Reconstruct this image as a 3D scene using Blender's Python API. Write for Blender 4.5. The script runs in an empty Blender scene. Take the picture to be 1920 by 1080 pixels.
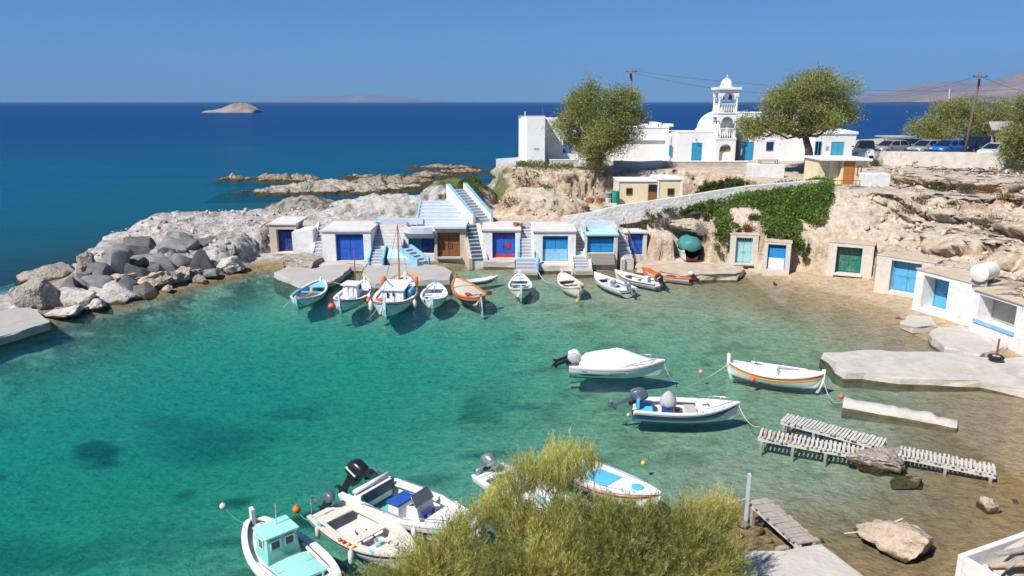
import bpy, bmesh, math, random
import numpy as np
from mathutils import Vector, Matrix
random.seed(7)
RNG = np.random.RandomState(11)
R = math.radians
scene = bpy.context.scene
C = scene.collection

# ---------------------------------------------------------------- camera
FPX = 1400.0
PITCH = math.atan(349 / FPX)
CAMZ = 13.0
cam_d = bpy.data.cameras.new('camera')
cam_d.sensor_width = 36
cam_d.lens = 36 * FPX / 1920
cam_d.clip_start = 0.3
cam_d.clip_end = 60000
cam = bpy.data.objects.new('camera', cam_d)
C.objects.link(cam)
cam.location = (0, 0, CAMZ)
cam.rotation_euler = (math.pi / 2 - PITCH, 0, 0)
scene.camera = cam

# ---------------------------------------------------------------- sky, sun, exposure
SUN_TRAVEL = Vector((0.74, 0.67, 0)).normalized()
SUN_EL = R(50)
world = bpy.data.worlds.new('World')
scene.world = world
world.use_nodes = True
wn = world.node_tree
sky = wn.nodes.new('ShaderNodeTexSky')
sky.sky_type = 'NISHITA'
sky.sun_disc = False
sky.sun_elevation = SUN_EL
sky.sun_rotation = math.atan2(-SUN_TRAVEL.x, -SUN_TRAVEL.y)
sky.altitude = 1200
sky.air_density = 1.0
sky.dust_density = 0.25
sky.ozone_density = 4.0
bg = wn.nodes['Background']
bg.inputs['Strength'].default_value = 0.062
tint = wn.nodes.new('ShaderNodeMix'); tint.data_type = 'RGBA'; tint.blend_type = 'MULTIPLY'; tint.inputs[0].default_value = 1.0
tint.inputs[7].default_value = (0.40, 0.76, 1.18, 1)       # a clear, dry blue air
wn.links.new(sky.outputs[0], tint.inputs[6])
wn.links.new(tint.outputs[2], bg.inputs['Color'])
sun_d = bpy.data.lights.new('sun', 'SUN')
sun_d.energy = 4.6
sun_d.angle = R(0.53)
sun_d.color = (1.0, 0.955, 0.89)
sun = bpy.data.objects.new('sun', sun_d)
C.objects.link(sun)
sun.rotation_euler = Vector((SUN_TRAVEL.x * math.cos(SUN_EL), SUN_TRAVEL.y * math.cos(SUN_EL), -math.sin(SUN_EL))).to_track_quat('-Z', 'Y').to_euler()
scene.view_settings.view_transform = 'Standard'
scene.view_settings.look = 'None'
scene.view_settings.gamma = 1
scene.view_settings.exposure = 0.36
scene.cycles.use_denoising = True
scene.cycles.max_bounces = 5
scene.cycles.diffuse_bounces = 2
scene.cycles.use_adaptive_sampling = True
scene.cycles.adaptive_threshold = 0.03
scene.cycles.transparent_max_bounces = 12
scene.cycles.volume_bounces = 0
scene.cycles.caustics_reflective = False
scene.cycles.caustics_refractive = False

# ---------------------------------------------------------------- helpers
def ray(px, py):
    u = (px - 960) / FPX
    v = (540 - py) / FPX
    return Vector((u, math.cos(PITCH) + v * math.sin(PITCH), -math.sin(PITCH) + v * math.cos(PITCH)))
def G(px, py, z=0.0):
    a = ray(px, py)
    t = (z - CAMZ) / a.z
    return Vector((a.x * t, a.y * t, z))
def A(px, py, Y):
    a = ray(px, py)
    t = Y / a.y
    return Vector((a.x * t, Y, CAMZ + a.z * t))

def sstep(a, b, x):
    t = np.clip((x - a) / (b - a), 0, 1)
    return t * t * (3 - 2 * t)
def lerp(a, b, t):
    return a + (b - a) * t

_perm = np.random.RandomState(3).rand(4096 * 4)
def _h(ix, iy, iz):
    n = (ix.astype(np.int64) * 73856093) ^ (iy.astype(np.int64) * 19349663) ^ (iz.astype(np.int64) * 83492791)
    return _perm[np.abs(n) % len(_perm)]
def noise3(x, y, z):
    x = np.asarray(x, float); y = np.asarray(y, float); z = np.asarray(z, float) + 0 * x
    ix, iy, iz = np.floor(x), np.floor(y), np.floor(z)
    fx, fy, fz = x - ix, y - iy, z - iz
    fx = fx * fx * (3 - 2 * fx); fy = fy * fy * (3 - 2 * fy); fz = fz * fz * (3 - 2 * fz)
    r = 0
    for a in (0, 1):
        for b in (0, 1):
            for c in (0, 1):
                w = (fx if a else 1 - fx) * (fy if b else 1 - fy) * (fz if c else 1 - fz)
                r = r + w * _h(ix + a, iy + b, iz + c)
    return r * 2 - 1
def fbm(x, y, z=0.0, o=4, g=0.5):
    s = 0; a = 1.0; f = 1.0; t = 0
    for i in range(o):
        s = s + a * noise3(np.asarray(x) * f + 17.3 * i, np.asarray(y) * f - 9.1 * i, np.asarray(z) * f + 5.7 * i)
        t += a; a *= g; f *= 2.03
    return s / t
def poly_sd(x, y, poly):
    """signed distance, positive inside"""
    x = np.asarray(x, float); y = np.asarray(y, float)
    d = np.full(x.shape, 1e9); ins = np.zeros(x.shape, bool)
    n = len(poly)
    for i in range(n):
        ax, ay = poly[i]; bx, by = poly[(i + 1) % n]
        ex, ey = bx - ax, by - ay
        t = np.clip(((x - ax) * ex + (y - ay) * ey) / (ex * ex + ey * ey + 1e-12), 0, 1)
        d = np.minimum(d, np.hypot(x - ax - t * ex, y - ay - t * ey))
        if ay != by:
            c = ((ay > y) != (by > y)) & (x < (bx - ax) * (y - ay) / (by - ay) + ax)
            ins ^= c
    return np.where(ins, d, -d)

# ---- materials
MATS = {}
def ramp_node(nt, stops):
    n = nt.nodes.new('ShaderNodeValToRGB')
    el = n.color_ramp.elements
    el[0].position, el[0].color = stops[0][0], (*stops[0][1], 1)
    el[1].position, el[1].color = stops[-1][0], (*stops[-1][1], 1)
    for p, c in stops[1:-1]:
        e = el.new(p); e.color = (*c, 1)
    return n
def mat(name, col, rough=0.6, var=0.12, scale=2.5, bump=0.15, bscale=14.0, metal=0.0, spec=0.35, stain=None, stain_amt=0.5,
        stain_scale=0.9, coat=0.0, attr=None, stretch=None, bdist=0.05, tide=None):
    """procedural material: base colour with two scales of variation, optional stains, fine relief"""
    if name in MATS:
        return MATS[name]
    m = bpy.data.materials.new(name); m.use_nodes = True
    nt = m.node_tree; N = nt.nodes; L = nt.links
    b = N['Principled BSDF']
    b.inputs['Roughness'].default_value = rough
    b.inputs['Metallic'].default_value = metal
    b.inputs['Specular IOR Level'].default_value = spec
    b.inputs['Coat Weight'].default_value = coat
    tc = N.new('ShaderNodeTexCoord')
    src = tc.outputs['Object']
    if stretch:
        mp = N.new('ShaderNodeMapping'); mp.inputs['Scale'].default_value = stretch
        L.new(src, mp.inputs['Vector']); src = mp.outputs[0]
    n1 = N.new('ShaderNodeTexNoise'); n1.inputs['Scale'].default_value = scale; n1.inputs['Detail'].default_value = 6
    n1.inputs['Roughness'].default_value = 0.65
    L.new(src, n1.inputs['Vector'])
    lo = tuple(max(0, c * (1 - var)) for c in col); hi = tuple(min(1, c * (1 + var)) for c in col)
    r = ramp_node(nt, [(0.3, lo), (0.7, hi)])
    L.new(n1.outputs['Fac'], r.inputs['Fac'])
    out = r.outputs['Color']
    if attr:
        at = N.new('ShaderNodeVertexColor'); at.layer_name = attr
        mx = N.new('ShaderNodeMix'); mx.data_type = 'RGBA'; mx.blend_type = 'MULTIPLY'; mx.inputs[0].default_value = 1
        L.new(out, mx.inputs[6]); L.new(at.outputs['Color'], mx.inputs[7]); out = mx.outputs[2]
    if stain:
        n2 = N.new('ShaderNodeTexNoise'); n2.inputs['Scale'].default_value = stain_scale; n2.inputs['Detail'].default_value = 8
        n2.inputs['Roughness'].default_value = 0.75
        L.new(src, n2.inputs['Vector'])
        r2 = ramp_node(nt, [(0.48, (0, 0, 0)), (0.72, (stain_amt,) * 3)])
        L.new(n2.outputs['Fac'], r2.inputs['Fac'])
        mx = N.new('ShaderNodeMix'); mx.data_type = 'RGBA'
        L.new(r2.outputs['Color'], mx.inputs[0]); L.new(out, mx.inputs[6]); mx.inputs[7].default_value = (*stain, 1)
        out = mx.outputs[2]
    if tide:            # weed and wet stain up to the high-water mark
        ge = N.new('ShaderNodeNewGeometry'); sp = N.new('ShaderNodeSeparateXYZ'); L.new(ge.outputs['Position'], sp.inputs[0])
        nz = N.new('ShaderNodeTexNoise'); nz.inputs['Scale'].default_value = 2.0; nz.inputs['Detail'].default_value = 5; L.new(ge.outputs['Position'], nz.inputs['Vector'])
        ma = N.new('ShaderNodeMath'); ma.operation = 'MULTIPLY_ADD'; ma.inputs[1].default_value = -0.45; L.new(nz.outputs['Fac'], ma.inputs[0]); L.new(sp.outputs['Z'], ma.inputs[2])
        mr = N.new('ShaderNodeMapRange'); mr.inputs['From Min'].default_value = tide - 0.20; mr.inputs['From Max'].default_value = tide - 0.34; L.new(ma.outputs[0], mr.inputs['Value'])
        mx = N.new('ShaderNodeMix'); mx.data_type = 'RGBA'
        L.new(mr.outputs[0], mx.inputs[0]); L.new(out, mx.inputs[6]); mx.inputs[7].default_value = (0.075, 0.058, 0.026, 1); out = mx.outputs[2]
    L.new(out, b.inputs['Base Color'])
    if bump > 0:
        n3 = N.new('ShaderNodeTexNoise'); n3.inputs['Scale'].default_value = bscale; n3.inputs['Detail'].default_value = 5
        L.new(src, n3.inputs['Vector'])
        bp = N.new('ShaderNodeBump'); bp.inputs['Strength'].default_value = bump; bp.inputs['Distance'].default_value = bdist
        L.new(n3.outputs['Fac'], bp.inputs['Height']); L.new(bp.outputs[0], b.inputs['Normal'])
    MATS[name] = m
    return m

# ---- mesh builder
class MB:
    def __init__(s):
        s.v = []; s.f = []; s.m = []
    def add(s, vs, fs, mi=0):
        o = len(s.v)
        s.v += [tuple(p) for p in vs]
        for f in fs:
            s.f.append(tuple(i + o for i in f)); s.m.append(mi)
        return s
    def box(s, x0, x1, y0, y1, z0, z1, mi=0, top=None, M=None):
        vs = [(x0, y0, z0), (x1, y0, z0), (x1, y1, z0), (x0, y1, z0), (x0, y0, z1), (x1, y0, z1), (x1, y1, z1), (x0, y1, z1)]
        if M is not None: vs = [M @ Vector(p) for p in vs]
        o = len(s.v); s.v += [tuple(p) for p in vs]
        for k, f in enumerate([(0, 3, 2, 1), (4, 5, 6, 7), (0, 1, 5, 4), (1, 2, 6, 5), (2, 3, 7, 6), (3, 0, 4, 7)]):
            s.f.append(tuple(i + o for i in f)); s.m.append(top if (k == 1 and top is not None) else mi)
        return s
    def prism(s, poly, z0, z1, mi=0, top=None):
        """poly counter-clockwise in xy; z0,z1 numbers or per-vertex lists"""
        n = len(poly); o = len(s.v)
        a = z0 if isinstance(z0, (list, tuple)) else [z0] * n
        b = z1 if isinstance(z1, (list, tuple)) else [z1] * n
        s.v += [(p[0], p[1], a[i]) for i, p in enumerate(poly)] + [(p[0], p[1], b[i]) for i, p in enumerate(poly)]
        s.f.append(tuple(o + i for i in reversed(range(n)))); s.m.append(mi)
        s.f.append(tuple(o + n + i for i in range(n))); s.m.append(mi if top is None else top)
        for i in range(n):
            j = (i + 1) % n
            s.f.append((o + i, o + j, o + n + j, o + n + i)); s.m.append(mi)
        return s
    def loft(s, rings, closed=True, caps=True, mi=0):
        o = len(s.v); n = len(rings[0])
        for r_ in rings: s.v += [tuple(p) for p in r_]
        for k in range(len(rings) - 1):
            for i in range(n if closed else n - 1):
                j = (i + 1) % n
                s.f.append((o + k * n + i, o + k * n + j, o + (k + 1) * n + j, o + (k + 1) * n + i)); s.m.append(mi)
        if caps and closed:
            s.f.append(tuple(o + i for i in reversed(range(n)))); s.m.append(mi)
            q = o + (len(rings) - 1) * n
            s.f.append(tuple(q + i for i in range(n))); s.m.append(mi)
        return s
    def tube(s, pts, r, n=8, mi=0, caps=True):
        pts = [Vector(p) for p in pts]
        rs = r if isinstance(r, (list, tuple)) else [r] * len(pts)
        rings = []
        up = Vector((0, 0, 1))
        prev = None
        for i, p in enumerate(pts):
            t = (pts[min(i + 1, len(pts) - 1)] - pts[max(i - 1, 0)])
            t = t.normalized() if t.length > 1e-9 else up
            if prev is None:
                a = t.cross(up)
                if a.length < 1e-3: a = t.cross(Vector((1, 0, 0)))
            else:
                a = prev - t * prev.dot(t)
                if a.length < 1e-4: a = t.cross(Vector((1, 0, 0)))
            a.normalize(); prev = a; b = t.cross(a)
            rings.append([p + (a * math.cos(2 * math.pi * k / n) + b * math.sin(2 * math.pi * k / n)) * rs[i] for k in range(n)])
        return s.loft(rings, True, caps, mi)
    def lathe(s, prof, n=16, c=(0, 0, 0), mi=0, ang=2 * math.pi):
        rings = []
        for r_, z in prof:
            rings.append([(c[0] + max(r_, 1e-4) * math.cos(ang * k / n), c[1] + max(r_, 1e-4) * math.sin(ang * k / n), c[2] + z) for k in range(n)])
        return s.loft(rings, True, True, mi)
    def build(s, name, mats, parent=None, smooth=False, kind=None, bevel=0, loc=None, rotz=None, recalc=True, auto=None):
        me = bpy.data.meshes.new(name)
        me.from_pydata(s.v, [], s.f)
        if not isinstance(mats, (list, tuple)): mats = [mats]
        for m in mats: me.materials.append(m)
        if len(mats) > 1: me.polygons.foreach_set('material_index', s.m)
        if recalc:
            bm = bmesh.new(); bm.from_mesh(me)
            bmesh.ops.recalc_face_normals(bm, faces=bm.faces)
            if bevel:
                es = [e for e in bm.edges if len(e.link_faces) == 2 and e.calc_face_angle(0) > 0.6]
                bmesh.ops.bevel(bm, geom=es, offset=bevel, segments=2, affect='EDGES', profile=0.6)
            bm.to_mesh(me); bm.free()
        if smooth or auto:
            me.polygons.foreach_set('use_smooth', [True] * len(me.polygons))
            if auto:
                me.set_sharp_from_angle(angle=R(auto))
        o = bpy.data.objects.new(name, me); C.objects.link(o)
        if parent: o.parent = parent
        if kind: o['kind'] = kind
        if loc is not None: o.location = loc
        if rotz is not None: o.rotation_euler = (0, 0, rotz)
        return o
def tag(o, label, cat, group=None):
    o['label'] = label; o['category'] = cat
    if group: o['group'] = group
    return o
def thing(name, label, cat, loc=(0, 0, 0), rotz=0.0, group=None):
    o = bpy.data.objects.new(name, None); C.objects.link(o)
    o.empty_display_size = 0.2
    o.location = loc; o.rotation_euler = (0, 0, rotz)
    return tag(o, label, cat, group)
def mesh_np(name, v, f, mats, parent=None, smooth=False, kind=None):
    """numpy verts (n,3) and faces (m,k)"""
    me = bpy.data.meshes.new(name)
    v = np.asarray(v, np.float32); f = np.asarray(f, np.int32)
    me.vertices.add(len(v)); me.vertices.foreach_set('co', v.ravel())
    k = f.shape[1]
    me.loops.add(f.size); me.loops.foreach_set('vertex_index', f.ravel())
    me.polygons.add(len(f)); me.polygons.foreach_set('loop_start', np.arange(0, f.size, k, dtype=np.int32))
    me.polygons.foreach_set('loop_total', np.full(len(f), k, np.int32))
    if smooth: me.polygons.foreach_set('use_smooth', np.ones(len(f), bool))
    for m in (mats if isinstance(mats, (list, tuple)) else [mats]): me.materials.append(m)
    me.update(); me.validate()
    o = bpy.data.objects.new(name, me); C.objects.link(o)
    if parent: o.parent = parent
    if kind: o['kind'] = kind
    return o
def set_color(o, name, col):
    ca = o.data.color_attributes.new(name, 'FLOAT_COLOR', 'POINT')
    c4 = np.ones((len(o.data.vertices), 4), np.float32); c4[:, :3] = col
    ca.data.foreach_set('color', c4.ravel())
def grid_faces(nx, ny):
    i = np.arange(nx * ny).reshape(ny, nx)
    return np.stack([i[:-1, :-1], i[:-1, 1:], i[1:, 1:], i[1:, :-1]], -1).reshape(-1, 4)
# ================================================================ LAND AND SEA
COVE = [(-60, 20), (-40, 35.5), (-29, 40.3), (-28.3, 44), (-25.4, 48), (-22.3, 54.2), (-20.3, 57.5), (-18.6, 58.6), (-15.5, 57.6), (-11, 57.4), (-6, 58.6), (-4, 60.2),
        (0, 59), (4.2, 58.3), (6.5, 57.6), (10.2, 58.6), (14, 57.4), (17.7, 55.8), (19.6, 51.2), (22.3, 45.6), (22.8, 41.3), (24.2, 38),
        (24, 33.5), (21.6, 30), (20.0, 28.2), (18, 25), (15.9, 22.2), (13.4, 20), (11.8, 18.3), (10.2, 19.2), (8.6, 20.3), (7, 21.6), (4.5, 20.6), (1, 19.2),
        (-2.5, 17.6), (-5, 16), (-9, 12.5), (-14, 5), (-30, 0), (-60, 0)]
OUTER = [(-60, 33), (-45, 42), (-35.5, 47), (-34.5, 54), (-36, 62), (-34, 72), (-30, 83), (-25, 89.5), (-18, 88.5), (-15, 84.5), (-9, 86), (-6, 92), (-4, 99), (0, 106),
         (18, 114), (40, 121), (80, 124), (120, 124)]
LAND = [(120, 124), (120, -20), (-14, -20)] + [(-14, 5)] + list(reversed(COVE[1:-3])) + [(-40, 35.5), (-60, 20.5)] + OUTER[:-1]
UP_EDGE = [(-3, 84), (-2, 78), (1, 75.5), (5, 73), (8.5, 73.5), (12, 75.5), (18, 74.5), (20.5, 70), (19.5, 64), (20, 62.6), (27, 61.4), (28, 58), (27.5, 53),
           (29, 47), (29, 20), (120, 20), (120, 123), (42, 120), (18, 112), (1, 104)]
UP_PTS = np.array([(27.5, 41, 3.25), (28, 36, 3.3), (28.5, 46, 3.4), (31.5, 39, 4.7), (35, 34, 5.6), (31.5, 51, 4.7), (28, 54, 3.4), (27.5, 57, 4.2), (28, 61, 6.0), (33, 58, 6.0),
                   (43, 70, 7.3), (38, 64, 7.0), (36, 50, 5.7), (42, 55, 6.5), (42, 44, 6.4), (55, 70, 7.6), (60, 50, 7.7), (34, 70, 6.8), (30, 66, 6.4),
                   (30.5, 44.5, 4.3), (0, 84, 6.4), (20, 86, 6.4), (8, 76, 6.3), (16, 78, 6.3), (24, 68, 6.3), (24, 63, 6.2), (30, 88, 6.5), (39, 92, 6.8), (46, 78, 7.85),
                   (60, 85, 7.95), (80, 90, 8.0), (41, 80, 7.7), (10, 95, 6.2), (30, 105, 6), (60, 110, 7.5), (80, 60, 9)])
BH_CUT = []   # footprints where the terrain is dug away (boathouses), filled below

def upland(x, y):
    num = 0; den = 0
    for px, py, pz in UP_PTS:
        w = 1.0 / (((x - px) ** 2 + (y - py) ** 2) ** 1.6 + 0.3)
        num = num + w * pz; den = den + w
    return num / den

# front positions of the dug-in boathouses: name, centre x, y of the front, facing angle, width, depth
def height(x, y, fine=True):
    x = np.asarray(x, float); y = np.asarray(y, float)
    n1 = fbm(x * 0.35, y * 0.35, 1.0, 4); n2 = fbm(x * 1.1, y * 1.1, 7.0, 4)
    sd = poly_sd(x, y, LAND) + 0.25 * n2
    cove = poly_sd(x, y, COVE) > -3.0
    # --- under water
    t = sstep(10, -20, x) * sstep(30, 12, x)
    slope = np.where(cove, lerp(0.075, 0.42, sstep(15, -18, x)), 0.33)
    # the near shore drops off faster
    slope = np.where(cove, lerp(slope, 0.40, sstep(28, 19, y) * sstep(11, 2, x)), slope)
    dmax = np.where(cove, lerp(1.0, 3.7, sstep(9, -15, x)), 26.0)
    dmax = np.where(cove, dmax * lerp(1.0, 0.32, sstep(38, 50, y) * sstep(-22, -15, x)), dmax)
    dep = dmax * (1 - np.exp(-np.maximum(-sd, 0) * slope / np.maximum(dmax, .1)))
    dep = dep + np.where(cove, 0.16 * n1 * np.clip(dep, 0, 1.5) + 0.05 * n2 * np.clip(dep * 2, 0, 1), 0)
    z = -dep
    # --- above water : beach / skirt
    land = np.clip(sd, 0, None)
    zb = np.where(land > 0, 0.14 * np.minimum(land, 3.0) + 0.07 * np.clip(land - 3.0, 0, 6), 0)
    z = np.where(sd > 0, zb, z)
    def feat(poly, zz, w, off=0.0, na=0.35):
        nonlocal z
        s = poly_sd(x, y, poly) + na * n1 + off
        tt = sstep(0, w, s)
        z = lerp(z, np.maximum(z, zz), tt)
    # breakwater core under the boulders
    feat([(-60, 22), (-40, 37), (-30, 42), (-28.5, 46), (-25.5, 49.5), (-23, 54.5), (-24, 58), (-33.5, 58), (-34, 52), (-36, 47.5), (-46, 41), (-60, 32)], 0.55 + 0.3 * n2, 2.2)
    # white rock ridge
    ridge = 1.0 + 1.95 * sstep(51, 68, y) + 0.5 * n1 + 0.2 * n2
    feat([(-33, 52.5), (-28.5, 52), (-24.3, 55.0), (-21.6, 57.2), (-21.2, 61.0), (-20.0, 64), (-19, 69.5), (-24, 73), (-30, 72), (-34.5, 67), (-35.5, 60)], ridge, 1.6, na=0.7)
    # terrace behind the boathouses
    feat([(-21, 63), (-17, 62.8), (-15.6, 60.6), (-8, 61.5), (0, 61.5), (10, 60.8), (12, 61), (13, 64), (16, 78), (-1, 90), (-8, 84), (-10, 77), (-17, 74), (-22, 71)], 3.0 + 0.12 * n2, 0.7, na=0.05)
    # white dome and dark hump
    for (cx, cy, rx, ry, zz) in ((-11.8, 71.5, 6.0, 4.6, 1.35), (-23.5, 84.5, 6.5, 3.6, 2.1)):
        q = ((x - cx) / rx) ** 2 + ((y - cy) / ry) ** 2
        bump_ = zz * np.clip(1 - q, 0, 1) ** 0.7 * (1 + 0.25 * n1 + 0.16 * n2)
        z = np.where(z > -0.3, z + bump_, z)
    # slope beside the upper stairs
    feat([(-9.5, 69), (-6, 67.2), (-2.8, 67.5), (-1.5, 69), (-1, 80), (-7, 86), (-10, 80)], 5.0 + 0.25 * n2, 2.5, na=0.3)
    # bulging middle cliff
    feat([(-2.2, 71), (-1.8, 66.2), (0, 65.0), (4, 64.6), (7.2, 66), (8, 70), (4, 75), (0, 77)], 4.7 + 0.5 * n1 + 0.2 * n2, 2.2, na=0.6)
    # hut terrace
    feat([(6.5, 62.6), (14, 62.6), (19.5, 63), (20.5, 70), (17, 74.5), (9, 73)], 4.0, 1.0, na=0.1)
    # ramp along the cliff edge
    zr = 3.1 + np.clip((x - 4.5) / 21.5, 0, 1) * 3.0
    feat([(4.2, 61.3), (12.5, 61.0), (17, 60.6), (21, 60.4), (27.5, 59.5), (28.5, 63.5), (4.2, 63.6)], zr, 0.9, na=0.1)
    # ivy apron and rock pillars in front of the ramp
    ap = 2.75 + 0.62 * np.clip(poly_sd(x, y, [(15, 58.3), (20.6, 55.6), (24.5, 54.2), (40, 50), (40, 80), (15, 80)]), 0, 6) + 0.3 * n1
    feat([(11.2, 59.6), (13.6, 59.2), (15.2, 59.0), (17.2, 58.4), (20.7, 56.2), (24.6, 54.8), (26.4, 53.0), (32, 50), (32, 66), (11.2, 63)], np.minimum(ap, zr + 0.1), 0.55, off=0.35, na=0.2)
    # bank between the right-hand boathouses
    feat([(22.6, 55.2), (23.4, 54.4), (26.0, 52.9), (25.3, 50.2), (26.6, 47.6), (26.3, 45.4), (26.6, 41.0), (26.9, 37), (27.1, 33), (27.5, 25), (40, 25), (40, 60), (24, 58)], 2.98 + 0.10 * n1 + 0.08 * n2, 0.5, na=0.12)
    # uplands with strata
    up = upland(x, y) + 0.16 * n1
    hill = sstep(26.5, 29, x) * sstep(82, 74, y)
    st = 0.85
    ph = (up + 0.22 * n1 + 0.10 * n2) / st
    fr = ph - np.floor(ph)
    ter = (np.floor(ph) + sstep(0.62, 0.98, fr)) * st
    up = lerp(up, 0.25 * up + 0.75 * ter - 0.05, hill) + 0.10 * n2 * hill
    feat(UP_EDGE, up, 2.0, na=0.9)
    # foreground bank up to the viewpoint
    fg = np.clip((19.5 - y) * 0.26 + np.clip(5.0 - y, 0, 20) * 1.2 - np.clip(x - 4, 0, 20) * 0.15, 0, 11.0)
    fg = np.where((y < 22) & (sd > 0), fg * sstep(0, 2.5, sd), 0)
    z = np.maximum(z, np.where(fg > 0, fg + 0.12 * n2, -99))
    z = z + np.where(z > 0.7, 0.10 * n2, 0.0)
    for poly, zz in BH_CUT:
        s = poly_sd(x, y, poly)
        z = np.where(s > 0, np.minimum(z, zz), z)
    return z
# boathouse table: key, front-left x,y -> front centre, facing angle, width, depth, floor z, roof z
BH = {
 'A': dict(c=(-19.35, 62.3), th=0, w=2.3, d=3.8, z0=0.5, z1=3.10),
 'B': dict(c=(-13.2, 58.7), th=0, w=3.9, d=4.6, z0=0.5, z1=3.13),
 'C': dict(c=(-7.6, 60.4), th=0, w=2.5, d=3.0, z0=0.5, z1=2.75),
 'D': dict(c=(-5.05, 60.3), th=0, w=2.55, d=3.0, z0=0.5, z1=3.18),
 'E': dict(c=(-0.85, 59.8), th=0, w=3.1, d=4.0, z0=0.5, z1=3.03),
 'F': dict(c=(3.4, 58.6), th=0, w=3.4, d=4.2, z0=0.5, z1=3.12),
 'G': dict(c=(6.9, 58.0), th=0, w=2.7, d=4.0, z0=0.45, z1=2.95),
 'H': dict(c=(10.1, 60.2), th=0, w=1.9, d=2.0, z0=0.5, z1=2.75),
 'I': dict(c=(18.15, 57.4), th=R(-12), w=2.1, d=1.1, z0=0.6, z1=3.0),
 'J': dict(c=(19.95, 55.1), th=R(-20), w=1.9, d=1.1, z0=0.6, z1=2.85),
 'K': dict(c=(24.6, 53.2), th=R(-27), w=3.0, d=1.3, z0=0.7, z1=3.1),
 'L': dict(c=(25.8, 47.9), th=R(-47), w=3.6, d=1.3, z0=0.7, z1=3.08),
 'M': dict(c=(25.75, 42.9), th=R(-72), w=4.6, d=1.9, z0=0.65, z1=3.05),
 'N': dict(c=(26.1, 38.75), th=R(-80), w=3.4, d=1.9, z0=0.65, z1=2.95),
 'O': dict(c=(26.5, 35.6), th=R(-80), w=2.8, d=1.6, z0=0.65, z1=2.95),
}
def bh_poly(b, m=0.06, front=0.0):
    c, s = math.cos(b['th']), math.sin(b['th'])
    w = b['w'] / 2 - m
    out = []
    for u, v in ((-w, front), (w, front), (w, b['d'] - m), (-w, b['d'] - m)):
        out.append((b['c'][0] + u * c - v * s, b['c'][1] + u * s + v * c))
    return out
for k_, b_ in BH.items():
    BH_CUT.append((bh_poly(b_, 0.05, -0.35), b_['z0'] - 0.06))
BH_CUT.append(([(13.1, 58.0), (15.5, 58.0), (15.5, 61.6), (13.1, 61.6)], 0.62))   # boat cave

gx = np.concatenate([np.arange(-60, -46, 1.0), np.arange(-46, 50, 0.22), np.arange(50, 121, 1.6)])
gy = np.concatenate([np.arange(-6, 13, 0.8), np.arange(13, 84, 0.22), np.arange(84, 130, 0.7)])
XX, YY = np.meshgrid(gx, gy)
ZZ = height(XX, YY)
# overhangs: push the lips of the ledges outwards and hollow the rock below them
gyz, gxz = np.gradient(ZZ, gy, gx)
gl = np.hypot(gxz, gyz) + 1e-6
dx_, dy_ = -gxz / gl, -gyz / gl
steep = sstep(0.5, 1.3, gl) * (ZZ > 0.8)
n3a = fbm(XX * 0.55, YY * 0.55, ZZ * 1.3, 4); n3b = fbm(XX * 1.7 + 9, YY * 1.7, ZZ * 2.6, 3)
hillm = sstep(26.5, 29, XX) * sstep(80, 72, YY)
n1g = fbm(XX * 0.35, YY * 0.35, 1.0, 4); n2g = fbm(XX * 1.1, YY * 1.1, 7.0, 4)
phg = (upland(XX, YY) + 0.16 * n1g + 0.22 * n1g + 0.10 * n2g) / 0.85
frg = phg - np.floor(phg)
lip = np.where(frg > 0.62, lerp(-0.35, 1.0, sstep(0.66, 0.96, frg)), lerp(1.0, -0.35, sstep(0.0, 0.5, frg)))
which = 0.35 + 0.65 * (np.sin(np.floor(phg) * 2.7) > 0) + 0.3 * n1g
sh = hillm * lip * which * 1.1
shc = (1 - hillm) * steep * (1.0 * n3a + 0.38 * n3b)
fr2 = ZZ / 0.52 + 0.9 * n1g + 0.25 * n2g; fr2 = fr2 - np.floor(fr2)
strat = sstep(0.0, 0.18, fr2) * sstep(1.0, 0.78, fr2)
tot = sh + shc + steep * 0.55 * (strat - 0.6) * (0.6 + 0.8 * np.clip(n3a + 0.3, 0, 1))
XD = XX + dx_ * tot + 0.10 * n3b * hillm
YD = YY + dy_ * tot
rid = np.abs(fbm(XX * 0.75 + 3, YY * 0.75, ZZ * 1.1, 4)); rid2 = np.abs(fbm(XX * 1.9 + 3, YY * 1.9 + 8, ZZ * 2.2, 3))
rocky = (ZZ > 0.85) * np.clip(np.maximum(sstep(-1.5, -5.5, XX - 0.12 * (YY - 62)), np.maximum(steep * (1 - hillm), 0.45 * hillm)), 0, 1) * sstep(20, 24, YY)
ZD = ZZ + np.where(ZZ > 0.9, 0.05 * n3b, 0) - rocky * (0.34 * sstep(0.12, 0.0, rid) + 0.12 * sstep(0.12, 0.0, rid2))
keep = np.zeros_like(ZZ, bool)
for poly, zz in BH_CUT:
    keep |= poly_sd(XX, YY, poly) > -0.45
XD = np.where(keep, XX, XD); YD = np.where(keep, YY, YD)

# ---- rock and soil colours by kind of ground
def colmix(c, new, t):
    return c * (1 - t[..., None]) + np.array(new) * t[..., None]
nA = fbm(XX * 0.12, YY * 0.12, 3.0, 4); nB = fbm(XX * 0.6, YY * 0.6, 5.0, 4); nC = fbm(XX * 2.4, YY * 2.4, 8.0, 3)
tan = np.ones(ZZ.shape + (3,)) * np.array((0.65, 0.54, 0.415))
tan = colmix(tan, (0.66, 0.58, 0.48), sstep(-0.1, 0.5, nB))
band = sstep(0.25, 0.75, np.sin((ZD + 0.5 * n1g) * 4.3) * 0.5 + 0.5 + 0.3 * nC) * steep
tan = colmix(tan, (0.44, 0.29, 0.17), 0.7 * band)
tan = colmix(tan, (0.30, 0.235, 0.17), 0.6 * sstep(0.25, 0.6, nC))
riser = hillm * sstep(0.55, 0.7, frg) * sstep(1.0, 0.93, frg) * sstep(-0.35, 0.1, n1g + 0.5 * nC)
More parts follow.
